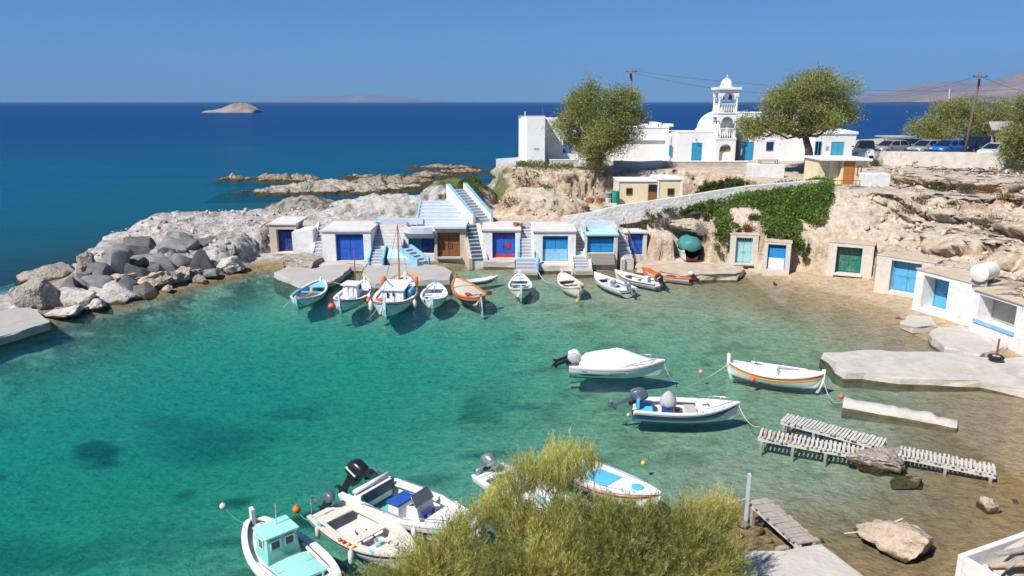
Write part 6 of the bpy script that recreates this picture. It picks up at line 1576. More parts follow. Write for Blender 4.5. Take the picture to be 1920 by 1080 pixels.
for sg in (1, -1): rail(t17, [(h.x(0.2), sg * (h.w(0.2) - .05), h.z(.2)), (h.x(0.24), sg * (h.w(0.24) - .05), h.z(.24) + .16), (h.x(0.55), sg * (h.w(0.55) - .05), h.z(.55) + .18), (h.x(0.9), sg * (h.w(0.9) - .05), h.z(.9) + .2)], 0.016, posts=[((h.x(q), sg * (h.w(q) - .05), h.z(q)), (h.x(q), sg * (h.w(q) - .05), h.z(q) + .17)) for q in (0.4, 0.7)])
# --- behind the bush: white motorboat and blue-deck boat
t18, h = runabout('white motorboat with a chrome outboard, mostly hidden by the foreground bush', (-1.0, 24.1), (2.3, 20.6), 1.85, 0.6, [H_white, H_grey], [(0.6, 0), (0.0, 1)], H_white, H_white)
outboard(t18, -h.L / 2, 0, 0.72, H_silver, H_silver, 30, 1.05); h.thwart(t18, H_white, 0.3, 0.4, 0.45)
rail(t18, [(-2.2, 0.7, 0.6), (-2.2, 0.7, 1.0), (-2.2, -0.7, 1.0), (-2.2, -0.7, 0.6)], 0.02)
t19, h = boat('white boat with bright blue deck panels and an orange stripe, right of the bush top', (1.55, 24.95), (4.95, 21.75), B=1.75, D=0.60, style='transom', bow_rise=0.35, stern_rise=0.0, draft=0.22, rake=0.35)
h.build(t19, [H_white, H_yel, H_navy, H_white, H_white], [(0.86, 0), (0.80, 1), (0.72, 2), (0.0, 3)]); h.gunwale(t19, H_white, 0.16, 0.07, 0.03); h.strake(t19, H_orange, 0.84, 0.04)
h.deck(t19, H_white, 0.04, 0.985, -0.03, 'deck', camber=0.05, n=18)
for q0, q1, wm_ in ((0.16, 0.30, 0.42), (0.36, 0.58, 0.52)): h.deck(t19, H_sky, q0, q1, 0.01, 'blue_deck_panel', camber=0.05, wmax=wm_, inset=0.2)
ov_ = MB().lathe([(0.22, 0), (0.22, 0.04), (0.01, 0.05)], 18).build('round_hatch', H_sky, t19, auto=40); ov_.location = (1.35, 0, 0.80)
for sg in (1, -1): rail(t19, [(h.x(0.3), sg * (h.w(0.3) - .05), h.z(.3)), (h.x(0.34), sg * (h.w(0.34) - .05), h.z(.34) + .14), (h.x(0.8), sg * (h.w(0.8) - .05), h.z(.8) + .16), (h.x(0.84), sg * (h.w(0.84) - .05), h.z(.84))], 0.014)
# --- boat with green tarp in the cave
t20 = thing('boat', 'boat stored in the cave under a green tarpaulin', 'boat', (14.3, 60.0, 0.62), R(90), 'small boats moored in the cove')
hh2 = Hull(L=3.6, B=1.5, D=0.75, style='transom', draft=-0.25, bow_rise=0.3)
hh2.build(t20, [H_white, H_red2, H_white], [(0.45, 0), (0.0, 1)])
tp_ = MB(); rings = []
rs = np.random.RandomState(4)
for x, w, z0, z1 in ((-1.9, 0.35, 1.0, 1.5), (-1.7, 0.66, 0.72, 1.75), (-1.0, 0.8, 0.65, 1.9), (0.2, 0.75, 0.7, 1.8), (1.3, 0.4, 0.85, 1.5)):
    rings.append([(x, w * math.cos(a) * (1 + 0.22 * rs.rand()), (z0 + z1) / 2 + (z1 - z0) / 2 * math.sin(a) * (1 + 0.22 * rs.rand())) for a in [2 * math.pi * k / 12 for k in range(12)]])
tp_.loft(rings).build('tarpaulin', mat('green_tarp', (0.05, 0.24, 0.24), rough=0.55, var=0.25, scale=3, bump=0.5, bscale=5, stain=(0.2, 0.36, 0.36), stain_amt=0.6), t20, smooth=True)

# --- fenders, buoys and lines
fender('white fender on the mint boat side of the cream boat', wp(t16, (0.35, -1.03, 0.36)), H_white, 0.48, 0.085)
fender('cream fender at the stern quarter of the cream boat', wp(t16, (-1.55, -0.92, 0.38)), H_cream, 0.42, 0.075)
fender('white fender on the near side of the console boat', wp(t17, (0.9, -1.12, 0.5)), H_white, 0.5, 0.09)
fender('long white fender on the left side of the tall-masted caique', wp(t3, (-1.9, 1.35, 0.45)), H_white, 0.7, 0.14)
fender('white fender on the right side of the tall-masted caique', wp(t3, (-1.2, -1.62, 0.45)), H_off, 0.55, 0.13)
fender('white fender on the boxy-cabin boat', wp(t2, (-0.1, -1.3, 0.6)), H_white, 0.4, 0.12)
H_pink = gloss('buoy_pink', (0.75, 0.36, 0.26)); H_cor = gloss('buoy_coral', (0.72, 0.14, 0.07))
buoy('cream mooring buoy left of the mint boat', Q(418, 949, 0.1), H_cream, 0.11)
buoy('bright orange buoy between the mint boat and the flag', Q(556, 955, 0.14), H_orange, 0.13)
buoy('pale pink buoy floating off the covered speedboat', Q(1314, 697, 0.05), H_pink, 0.11)
buoy('small cream buoy near the blue-sided boat motor', Q(1178, 778, 0.03), H_off, 0.07)
buoy('yellow buoy beyond the blue-deck boat', Q(1206, 868, 0.05), H_yel, 0.09)
buoy('yellow-cream float off the cream double-ender', Q(1082, 564, 0.04), H_yel, 0.13)
buoy('orange buoy hanging on the striped caique', wp(t14, (-0.9, -0.95, 0.32)), H_cor, 0.14)
buoy('orange float at the end of the concrete log jetty', Q(1577, 743, 0.2), H_cor, 0.11)
buoy('orange ball at the left bow of the boxy-cabin boat', wp(t2, (-2.2, 0.75, 0.35)), H_cor, 0.2)
buoy('orange ball on the right side of the boxy-cabin boat', wp(t2, (-0.4, -1.32, 0.35)), H_cor, 0.2)
rope('slack line from the cream buoy to the mint boat', Q(420, 951, 0.02), wp(t15, (-2.3, 0.2, 0.8)), 0.3)
rope('line from the orange buoy to the cream boat', Q(558, 958, 0.05), wp(t16, (-2.2, -0.5, 0.6)), 0.25)
rope('white line drooping between the painted boat and the cream double-ender', (1.95, 56.0, 0.45), wp(t8, (1.2, 0.75, 0.7)), 0.55, 0.022, H_white)
rope('bow line from the speedboat down to the water', wp(t12, (2.45, 0, 0.85)), Q(1265, 716, -0.3), 0.15)
rope('bow line from the blue-sided boat to the plank walkway', wp(t13, (2.35, 0, 0.9)), Q(1424, 800, 0.45), 0.3)
rope('bow line from the striped caique towards the log jetty', wp(t14, (2.3, 0, 0.85)), Q(1580, 752, 0.35), 0.55)
rope('stern line of the striped caique running left underwater', wp(t14, (-2.3, 0, 0.7)), Q(1290, 725, -0.3), 0.1)
rope('stern line of the leftmost rowing boat', wp(t1, (-2.2, 0.5, 0.6)), Q(524, 584, -0.2), 0.0)
rope('stern line of the tall-masted caique', wp(t3, (-3.4, 0.4, 0.9)), Q(690, 600, -0.3), 0.0)
rope('quay line of the boxy-cabin boat', wp(t2, (2.2, 0.6, 0.9)), Q(610, 522, 0.45), 0.2)
rope('stern line of the cream double-ender to its yellow float', wp(t8, (-1.9, 0, 0.8)), Q(1081, 564, 0.05), 0.0)
# ================================================================ BREAKWATER BOULDERS AND LOOSE ROCKS
def ico(sub):
    bm = bmesh.new(); bmesh.ops.create_icosphere(bm, subdivisions=sub, radius=1.0)
    v = np.array([q.co[:] for q in bm.verts]); f = np.array([[q.index for q in fc.verts] for fc in bm.faces]); bm.free()
    return v, f
ICO3 = ico(3); ICO4 = ico(4)
def rock(name, label, loc, r, m, seed=0, rough=0.22, boxy=0.35, rot=None, cat='boulder', group=None, parent=None, fine=0.05, sub=3):
    v, f = (ICO4 if sub == 4 else ICO3); v = v.copy()
    if boxy: v = np.sign(v) * np.abs(v) ** (1 - boxy * 0.55)
    v /= np.maximum(np.linalg.norm(v, axis=1, keepdims=True) ** 0.5, 1e-6)
    rs = np.random.RandomState(seed)
    # planar facets
    for k in range(int(18 * rough / 0.24)):
        n_ = rs.normal(size=3); n_ /= np.linalg.norm(n_); d_ = 0.50 + 0.34 * rs.rand()
        s_ = np.maximum(v @ n_ - d_, 0); v = v - 0.96 * s_[:, None] * n_
    nx_ = fbm(v[:, 0] * 11 + seed, v[:, 1] * 11, v[:, 2] * 11, 2) * (fine > 0.03) * 0.5
    nn = fbm(v[:, 0] * 1.3 + seed * 3.1, v[:, 1] * 1.3, v[:, 2] * 1.3 + seed, 3); n2_ = fbm(v[:, 0] * 5 + seed, v[:, 1] * 5, v[:, 2] * 5, 3)
    v = v * (1 + rough * nn + fine * (n2_ + nx_))[:, None] * np.array(r)
    o = mesh_np(name, v, f, m, parent, smooth=True)
    o.data.set_sharp_from_angle(angle=R(34))
    o.location = loc
    o.rotation_euler = rot if rot is not None else (rs.uniform(-.25, .25), rs.uniform(-.25, .25), rs.uniform(0, 6.28))
    if label: tag(o, label, cat, group)
    return o
B_grey = mat('smooth_grey_stone', (0.225, 0.222, 0.218), rough=0.8, var=0.28, scale=1.5, bump=0.35, bscale=9, tide=0.35, spec=0.25, stain=(0.33, 0.315, 0.29), stain_amt=0.75, stain_scale=2.0)
B_dark = mat('dark_grey_stone', (0.15, 0.147, 0.142), rough=0.8, var=0.3, scale=1.5, bump=0.4, bscale=8, tide=0.35, spec=0.25, stain=(0.23, 0.21, 0.18), stain_amt=0.75, stain_scale=2.2)
B_white = mat('white_limestone', (0.54, 0.505, 0.46), rough=0.9, var=0.18, scale=1.4, bump=0.8, bscale=5, bdist=0.15, tide=0.28, spec=0.15, stain=(0.36, 0.29, 0.22), stain_amt=0.7, stain_scale=1.6)
B_tan = mat('tan_limestone', (0.56, 0.45, 0.35), rough=0.95, var=0.22, scale=1.6, bump=1.0, bscale=5, bdist=0.2, tide=0.24, spec=0.1, stain=(0.26, 0.19, 0.12), stain_amt=0.75, stain_scale=2.0)
B_rough = mat('pitted_rock', (0.42, 0.37, 0.32), rough=0.95, var=0.35, scale=2.2, bump=1.0, bscale=6, bdist=0.2, tide=0.24, spec=0.1, stain=(0.14, 0.115, 0.095), stain_amt=0.85, stain_scale=2.4)
def on_pile(px, py):
    a = ray(px, py)
    for k in range(400):
        y = 36 + k * 0.1
        t = y / a.y; x = a.x * t; z = CAMZ + a.z * t
        s_ = float(poly_sd(np.array([x]), np.array([y]), LAND)[0])
        if z < 0.05 + 0.34 * min(max(s_, 0), 5.0): return Vector((x, y, z))
    return G(px, py, 0.5)
ORD = ['first', 'second', 'third', 'fourth', 'fifth', 'sixth', 'seventh', 'eighth', 'ninth', 'tenth', 'eleventh', 'twelfth', 'thirteenth', 'fourteenth', 'fifteenth', 'sixteenth']
PILE = [(150, 720, 300, 210, B_rough, 'huge pitted brown boulder behind the concrete slab at the left edge'), (300, 600, 290, 140, B_rough, 'long pitted brown rock on the breakwater crest near the left edge'),
        (530, 530, 180, 160, B_rough, 'angular grey block standing on the breakwater crest'), (735, 455, 180, 120, B_grey, None), (870, 425, 220, 115, B_dark, None), (715, 530, 160, 140, B_grey, None), (610, 585, 140, 105, B_dark, None),
        (905, 495, 140, 80, B_grey, None), (835, 520, 130, 60, B_dark, None), (845, 585, 170, 130, B_dark, None), (735, 625, 180, 90, B_tan, 'pinkish wedge boulder between the dark round stones'), (600, 655, 200, 80, B_grey, None),
        (490, 630, 120, 70, B_grey, None), (480, 745, 220, 150, B_white, 'pale angular boulder right of the huge pitted one, at the water'), (700, 720, 280, 130, B_white, 'long white slab-shaped boulder at the foot of the breakwater'),
        (600, 790, 160, 100, B_white, 'white boulder at the waterline below the long white one'), (385, 850, 230, 85, B_white, 'low white boulder beside the concrete slab corner'), (920, 712, 170, 65, B_dark, None), (960, 625, 240, 110, B_tan, 'rough tan boulder at the waterline in the middle of the breakwater'),
        (1110, 605, 140, 90, B_tan, 'smaller tan boulder right of the rough tan one at the waterline'), (1015, 540, 155, 95, B_grey, None), (1150, 510, 125, 120, B_grey, None), (1260, 520, 130, 130, B_dark, None), (1065, 425, 170, 95, B_grey, None),
        (1100, 345, 160, 95, B_grey, None), (1140, 385, 160, 90, B_grey, None), (1265, 395, 130, 90, B_dark, None), (1185, 425, 130, 70, B_dark, None), (1080, 478, 95, 70, B_grey, None), (985, 465, 95, 75, B_white, 'small white boulder wedged among dark round stones'),
        (1310, 595, 120, 60, B_grey, None), (1235, 622, 120, 60, B_rough, 'low brown rock at the waterline near the pale ridge'), (1045, 690, 80, 60, B_tan, 'small brown rock in the water below the rough tan boulder'), (1440, 540, 190, 150, B_white, 'big rough white rock at the end of the pale ridge'),
        (1340, 455, 160, 110, B_white, 'pale rock at the foot of the white ridge above grey stones'), (1190, 590, 120, 60, B_rough, 'flat pitted rock between tan boulder and grey stones'), (420, 665, 130, 110, B_dark, None), (660, 690, 90, 70, B_dark, None), (960, 560, 80, 60, B_dark, None), (780, 655, 120, 80, B_dark, None), (540, 600, 90, 80, B_dark, None), (400, 560, 90, 80, B_rough, 'small pitted rock on the crest between the long one and the grey block')]
for i, (zx, zy, w_, h_, m_, lab) in enumerate(PILE):
    px, py = zx * 0.2963, 340 + zy * 0.2963
    p_ = on_pile(px, py + h_ * 0.2963 * 0.15)
    sc = p_.y / 1330.0
    a_, b_ = w_ * 0.2963 * sc * 0.70, h_ * 0.2963 * sc * 0.76
    sm = m_ in (B_grey, B_dark)
    if lab is None:
        same = sorted(q[0] for q in PILE if q[4] is m_ and q[5] is None)
        lab = ('smooth mid-grey boulder, ' if m_ is B_grey else 'dark grey boulder, ') + ORD[same.index(zx)] + ' of its shade from the left in the breakwater heap'
    rock('boulder', lab, p_ + Vector((0, 0.35 * a_, 0)), (a_, a_ * 0.85, b_), m_, i + 3, 0.20 if sm else 0.34, 0.5 if sm else 0.6, rot=(0.1 * math.sin(i), 0.5 * math.sin(i * 2.3), 0.5 * math.cos(i * 1.7)), group='breakwater boulders', fine=0.035 if sm else 0.15, sub=3 if sm else 4)
slab('slab', 'tilted flat concrete slab at the left edge of the cove', 'slab', [G(-60, 572, .55), G(48, 565, .55), G(92, 604, .55), G(0, 632, .55), G(-80, 652, .55)], 0.55, M_conc, depth=0.9, jag=0.14, seed=21)
rock('rock_overhang', 'tan rock overhang roofing the boat cave', (14.3, 60.9, 3.2), (2.0, 1.6, 0.7), B_tan, 202, 0.45, 0.5, rot=(0, 0, .1), cat='rock', sub=4, fine=0.22)
# loose rocks in the right shallows
rock('boulder', 'large tan boulder with a rope round it in the shallows', G(1690, 1012, 0.28), (1.25, 0.85, 0.85), B_tan, 51, 0.22, 0.55, rot=(0, 0.1, -0.5), sub=4, fine=0.14)
rock('boulder', 'flat brown rock in the water left of the roped boulder', G(1625, 1002, 0.0), (0.5, 0.3, 0.14), B_rough, 52, 0.28, 0.4)
rock('boulder', 'small tan rock in the shallows near the right shore', G(1856, 952, 0.1), (0.5, 0.38, 0.34), B_tan, 53, 0.25, 0.5, fine=0.15, sub=4)
rock('boulder', 'small white stone on the sand at the right', G(1905, 942, 0.1), (0.16, 0.12, 0.1), B_white, 54, 0.3, 0.4)
rock('boulder', 'broad concrete-capped rock carrying the plank walkways', G(1655, 865, 0.05), (1.4, 1.0, 0.75), B_rough, 55, 0.25, 0.4, rot=(0, 0, 0.3), sub=4, fine=0.18)
rock('boulder', 'low submerged rock below the walkway rock', G(1700, 905, -0.05), (0.95, 0.5, 0.2), B_rough, 56, 0.28, 0.4)
rock('boulder', 'flat rock by the low slab near the white boathouse', G(1702, 600, 0.12), (0.9, 0.5, 0.2), B_tan, 57, 0.2, 0.5)
SHORE_ROCKS = [(1395, 985), (1420, 1000), (1440, 1015), (1455, 990), (1480, 1012), (1410, 1025), (1385, 1010), (1465, 1030), (1340, 1000), (1360, 1030), (1500, 1035)]
for i, (px, py) in enumerate(SHORE_ROCKS):
    rock('stone', 'pale shore stone between the bush and the small jetty', G(px, py, 0.12), (random.uniform(.16, .34), random.uniform(.14, .26), random.uniform(.12, .22)), random.choice([B_white, B_tan, B_rough]), 70 + i, 0.25, 0.5, cat='stone', group='stones at the near shore')
for i in range(16):
    px = random.uniform(1330, 1560); py = random.uniform(975, 1050)
    if px > 1480 and py < 1010: continue
    rock('stone', 'pale shore stone between the bush and the small jetty', G(px, py, 0.06), (random.uniform(.06, .16), random.uniform(.06, .14), random.uniform(.05, .1)), random.choice([B_white, B_tan, B_rough]), 90 + i, 0.25, 0.5, cat='stone', group='stones at the near shore')
# loose rubble too small to count, lying on the ledges and along the foot of the cliffs
def rubble(name, n, box, sizes, m, seed, cond):
    rs = np.random.RandomState(seed); v0, f0 = ico(1); V = []; F = []; o_ = 0
    x = rs.uniform(box[0], box[1], n * 6); y = rs.uniform(box[2], box[3], n * 6)
    z = height(x, y); zx = height(x + .25, y); zy = height(x, y + .25); g = np.hypot(zx - z, zy - z) / .25
    ok = np.where(cond(x, y, z, g))[0][:n]
    for i in ok:
        s_ = sizes[0] + (sizes[1] - sizes[0]) * rs.rand() ** 3
        M3 = np.linalg.qr(rs.normal(size=(3, 3)))[0]
        p = (v0 * (1 + 0.35 * rs.normal(size=(len(v0), 1)))) * (s_ * np.array([1, rs.uniform(.5, .9), rs.uniform(.4, .8)]))
        V.append(p @ M3 + np.array([x[i], y[i], z[i] + s_ * 0.25])); F.append(f0 + o_); o_ += len(v0)
    return mesh_np(name, np.concatenate(V), np.concatenate(F), m, None, kind='stuff')
B_cliff = mat('broken_cliff_stone', (0.58, 0.475, 0.36), rough=0.95, var=0.25, scale=1.5, bump=0.8, bscale=5, bdist=0.15, spec=0.1, stain=(0.36, 0.26, 0.17), stain_amt=0.7, stain_scale=0.8)
rb_ = rubble('rubble', 900, (26.5, 48, 34, 72), (0.05, 0.30), B_cliff, 3, lambda x, y, z, g: (z > 2.7) & (g > 0.30) & (y > 30)); tag(rb_, 'broken tan stones lying on the right-hand cliff ledges', 'rubble')
rb_ = rubble('rubble', 420, (-2, 24, 58, 76), (0.05, 0.28), B_cliff, 4, lambda x, y, z, g: (z > 3.3) & (g > 0.7)); tag(rb_, 'broken tan stones on the cliff below the church', 'rubble')
rb_ = rubble('rubble', 420, (-34, -17, 51, 74), (0.05, 0.26), B_white, 5, lambda x, y, z, g: (z > 0.8) & (g > 0.35)); tag(rb_, 'broken pale stones on the white ridge', 'rubble')
# ================================================================ JETTIES AND WALKWAYS
slab('jetty', 'wide flat concrete jetty jutting from the right shore', 'jetty', [G(1541, 661, .42), G(1583, 697, .42), G(1690, 706, .42), G(1838, 714, .42), G(1925, 733, .42), (27, 33.5), (27, 36), G(1860, 672, .42), G(1790, 661, .42), G(1620, 656, .42)], 0.42, M_concw, depth=1.2, jag=0.12, seed=31)
slab('slab', 'low concrete slab in front of the white boathouses', 'slab', [G(1738, 628, .4), G(1775, 655, .4), G(1835, 668, .42), (26.2, 37.5), (26.0, 41.2), G(1760, 617, .4)], 0.5, M_concw, depth=0.8, jag=0.12, seed=32)
slab('slab', 'flat pale slab at the beach below the sky blue door', 'slab', [G(1690, 607, .4), G(1700, 590, .5), G(1745, 590, .5), G(1758, 612, .4), G(1715, 616, .4)], 0.46, M_concw, depth=0.7, jag=0.16, seed=33)
slab('quay', 'pale concrete quay at the bottom edge below the small jetty', 'quay', [G(1392, 1032, .7), G(1470, 1030, .7), G(1500, 1024, .7), G(1540, 1018, .7), G(1625, 1085, .7), G(1650, 1110, .7), G(1300, 1120, .7)], 0.68, M_concw, depth=1.4, jag=0.05, seed=34)
# log-like concrete jetty
lj = MB(); rings = []
a0, a1 = G(1582, 754, .2), G(1795, 792, .2)
rs = np.random.RandomState(8)
for k in range(19):
    p_ = a0.lerp(a1, k / 18); w_ = 0.34 + 0.09 * rs.rand(); zt_ = 0.30 + 0.08 * rs.rand() - (0.12 if k > 14 else 0)
    d_ = (a1 - a0).normalized(); n_ = Vector((-d_.y, d_.x, 0))
    rings.append([p_ + n_ * (w_ * c_) + Vector((0, 0, zz - 0.2)) for c_, zz in ((-1.15, -0.9), (-1.05, 0.1), (-0.85, zt_ - 0.06), (-0.4, zt_), (0.4, zt_ + 0.02), (0.85, zt_ - 0.05), (1.05, 0.1), (1.15, -0.9))])
lj.loft(rings); lj.m = [1 if (k_ % 8 in (0, 5, 6, 7) and k_ < 144) else 0 for k_ in range(len(lj.f))]; tag(lj.build('jetty', [M_concw, M_algae], None, auto=50), 'narrow log-like concrete jetty lying in the shallows', 'jetty')
def walkway(label, a, b, width, n, z=0.36, mixed=0.1, posts=3, seed=0, gap=0.45, pm=None):
    a = Vector((a.x, a.y, 0)); b = Vector((b.x, b.y, 0)); d = b - a
    t = thing('walkway', label, 'walkway', a, math.atan2(d.y, d.x), 'plank walkways in the shallows')
    L_ = d.length; st = L_ / n; rs = random.Random(seed); w = width / 2
    for i in range(n):
        q = MB(); x = st * (i + 0.5); wd = st * (1 - gap) / 2 * rs.uniform(.9, 1.1); j = rs.uniform(-.05, .05); zz = z + rs.uniform(-.012, .012); tw = rs.uniform(-.02, .02)
        q.add([(x - wd - tw, -w + j, zz), (x + wd - tw, -w + j, zz), (x + wd + tw, w + j, zz), (x - wd + tw, w + j, zz), (x - wd - tw, -w + j, zz + .05), (x + wd - tw, -w + j, zz + .05), (x + wd + tw, w + j, zz + .05), (x - wd + tw, w + j, zz + .05)],
              [(0, 3, 2, 1), (4, 5, 6, 7), (0, 1, 5, 4), (1, 2, 6, 5), (2, 3, 7, 6), (3, 0, 4, 7)])
        q.build('plank', M_wood3 if rs.random() < mixed else (pm or M_wood2), t)
    for sg in (-1, 1): MB().box(0, L_, sg * (w - 0.12) - 0.05, sg * (w - 0.12) + 0.05, z - 0.17, z - 0.016).build('stringer', M_wood2, t)
    for k in range(posts):
        x = 0.15 + (L_ - 0.3) * k / max(1, posts - 1)
        for sg in (-1, 1): MB().box(x - 0.05, x + 0.05, sg * (w - 0.12) - 0.052, sg * (w - 0.12) + 0.052, -1.3, z - 0.172).build('post', M_wood, t)
    return t
walkway('weathered plank walkway with tan boards, from the blue-sided boat to the rock', G(1424, 806, .5), G(1622, 842, .5), 0.85, 24, mixed=0.2, seed=1, posts=4)
walkway('close-boarded grey walkway farther out, meeting at the rock', G(1470, 777, .5), G(1660, 826, .5), 0.85, 30, mixed=0.0, seed=2, gap=0.3, posts=4)
walkway('plank walkway from the rock to the right-hand sand', G(1686, 840, .48), G(1868, 880, .4), 0.85, 22, mixed=0.12, seed=3, posts=3)
jt = walkway('short sloping plank jetty with a blue-white post at the near shore', G(1421, 938, .75), G(1514, 1019, .75), 0.72, 16, z=0.75, mixed=0.0, seed=4, gap=0.06, posts=2, pm=M_wood)
jt['group'] = 'plank walkways in the shallows'
pst = A(1401, 940, G(1401, 945, .7).y)
o = MB().box(-0.045, 0.045, -0.045, 0.045, -1.2, 1.35).build('post', M_pblue, None, loc=(pst.x, pst.y, 0.4)); tag(o, 'thin bluish mooring post at the end of the short jetty', 'post')
rope('line from the bluish post into the foreground bush', (pst.x, pst.y, 0.9), G(1362, 940, 1.0), 0.05)
rp_ = G(1693, 972, 0.9); rope('rope running left from the large tan boulder', rp_, G(1583, 1000, 0.05), 0.1, 0.02)
# driftwood trough bottom right
bt = thing('skip', 'white-walled bay full of driftwood planks at the bottom right corner', 'enclosure', (G(1796, 1050, 0.9).x, G(1796, 1050, 0.9).y, 0))
pA_, pB_ = G(1796, 1040, .9), G(1925, 995, .9)
o0 = bt.location
v1 = Vector((pB_.x - pA_.x, pB_.y - pA_.y, 0)).normalized(); v2 = Vector((v1.y, -v1.x, 0))
def loc2(u, v, z): 
    p_ = Vector((pA_.x, pA_.y, 0)) + v1 * u + v2 * v - Vector((o0.x, o0.y, 0)); return (p_.x, p_.y, z)
def obox(u0, u1, v0, v1_, z0, z1):
    return MB().add([loc2(u0, v0, z0), loc2(u1, v0, z0), loc2(u1, v1_, z0), loc2(u0, v1_, z0), loc2(u0, v0, z1), loc2(u1, v0, z1), loc2(u1, v1_, z1), loc2(u0, v1_, z1)], [(0, 3, 2, 1), (4, 5, 6, 7), (0, 1, 5, 4), (1, 2, 6, 5), (2, 3, 7, 6), (3, 0, 4, 7)])
obox(0, 3.2, 0, 0.16, -0.3, 0.92).build('back_wall', M_white, bt, bevel=0.03); obox(-0.003, 0.16, 0.163, 2.6, -0.3, 0.90).build('side_wall', M_white, bt, bevel=0.03); obox(0.163, 3.2, 0.163, 2.6, -0.3, 0.45).build('bed', M_conc, bt)
rs = random.Random(5)
for k in range(11):
    u, v = rs.uniform(0.3, 1.6), rs.uniform(0.3, 2.0); a = rs.uniform(-.5, .3); L_ = rs.uniform(1.0, 1.8); z = 0.5 + 0.05 * k
    q = MB().box(0, L_, -rs.uniform(.06, .14), rs.uniform(.06, .14), 0, 0.05)
    o = q.build('plank', rs.choice([M_wood2, M_wood, M_wood3]), bt); o.location = loc2(u, v, z); o.rotation_euler = (rs.uniform(-.1, .1), rs.uniform(-.12, .08), math.atan2(v1.y, v1.x) + a)
# ================================================================ TANK, TYRE, POTS AND ODDMENTS
tk_p = Vector((26.75, 41.2, 3.68))
tk = thing('water_tank', 'white cylindrical water tank lying above the white boathouse', 'tank', tk_p, R(35))
q = MB(); rings = [[(x, r_ * math.cos(a), r_ * math.sin(a)) for a in [2 * math.pi * k / 20 for k in range(20)]] for x, r_ in ((-0.78, 0.02), (-0.76, 0.42), (-0.70, 0.50), (0.70, 0.50), (0.76, 0.42), (0.78, 0.02))]
q.loft(rings).build('barrel', M_white, tk, auto=40)
for x in (-0.45, 0.45): MB().box(x - 0.06, x + 0.06, -0.4, 0.4, -0.75, -0.42).build('cradle', M_conc, tk)
ty = thing('tyre', 'black tyre filled with concrete holding a rusty post on the right quay', 'tyre', G(1867, 673, 0.56) )
MB().loft([[((0.26 + 0.11 * math.cos(b)) * math.cos(a), (0.26 + 0.11 * math.cos(b)) * math.sin(a), 0.10 + 0.10 * math.sin(b)) for b in [2 * math.pi * k / 8 for k in range(8)]] for a in [2 * math.pi * k / 24 for k in range(25)]], True, False).build('rubber', mat('rubber', (0.02, 0.02, 0.02), rough=0.8, bump=0.3), ty, smooth=True)
MB().lathe([(0.2, 0.02), (0.2, 0.16), (0.01, 0.18)], 16).build('concrete_fill', M_concw, ty); MB().tube([(0, 0, 0.1), (0.02, 0, 1.05)], 0.045, 8).build('post', mat('rust_red_post', (0.32, 0.07, 0.05), rough=0.7, var=0.3), ty)
pot_m = mat('terracotta', (0.42, 0.17, 0.09), rough=0.85, var=0.2)
for i, (px, py, r_, m_, lab) in enumerate(((1108, 381, .32, pot_m, 'terracotta pot leftmost beside the cream hut'), (1124, 380, .30, pot_m, 'terracotta pot in the middle beside the cream hut'), (1138, 372, .36, M_conc, 'grey basin stacked beside the cream hut'), (1140, 380, .30, M_white, 'white basin beside the green barrel'),
                                          (967, 421, .22, pot_m, 'terracotta pot on the roof edge left of the red-trimmed door stair'), (976, 422, .18, pot_m, 'smaller terracotta pot on the roof edge by the straight stair'))):
    Y_ = 65.5 if px > 1000 else 61.0
    p_ = A(px, py, Y_)
    o = MB().lathe([(r_ * .7, 0), (r_, r_ * 1.2), (r_ * 1.08, r_ * 1.25), (r_ * 1.08, r_ * 1.45), (r_ * .9, r_ * 1.45), (r_ * .8, r_ * 1.1), (.01, r_ * 1.1)], 14).build('pot', m_, None, auto=40, loc=(p_.x, p_.y, p_.z if px > 1000 else 3.04)); tag(o, lab, 'pot')
p_ = A(1153, 380, 65.6); o = MB().lathe([(.36, 0), (.38, .3), (.38, .85), (.34, 1.0), (.36, 1.02), (.01, 1.04)], 16).build('barrel', mat('green_barrel', (0.02, 0.28, 0.22), rough=0.45), None, auto=40, loc=p_); tag(o, 'green plastic barrel against the cream hut', 'barrel')
rs = random.Random(9)
dw = thing('timber_pile', 'heap of broken timber above the right-hand boathouses', 'timber', Vector((27.3, 38.3, 3.02)))
for k in range(14):
    o = MB().box(0, rs.uniform(.6, 1.5), -.06, .06, 0, .05).build('plank', rs.choice([M_wood, M_wood2, M_wood3]), dw); o.location = (rs.uniform(-.8, .9), rs.uniform(-.5, .6), 0.05 + k * 0.035); o.rotation_euler = (0, rs.uniform(-.15, .15), rs.uniform(0, 3.1))
p_ = G(1453, 532, 0.15); o = rock('boulder', 'small dark stone at the waterline below the pale turquoise door', p_, (0.33, 0.16, 0.1), B_dark, 301, .15, .2)
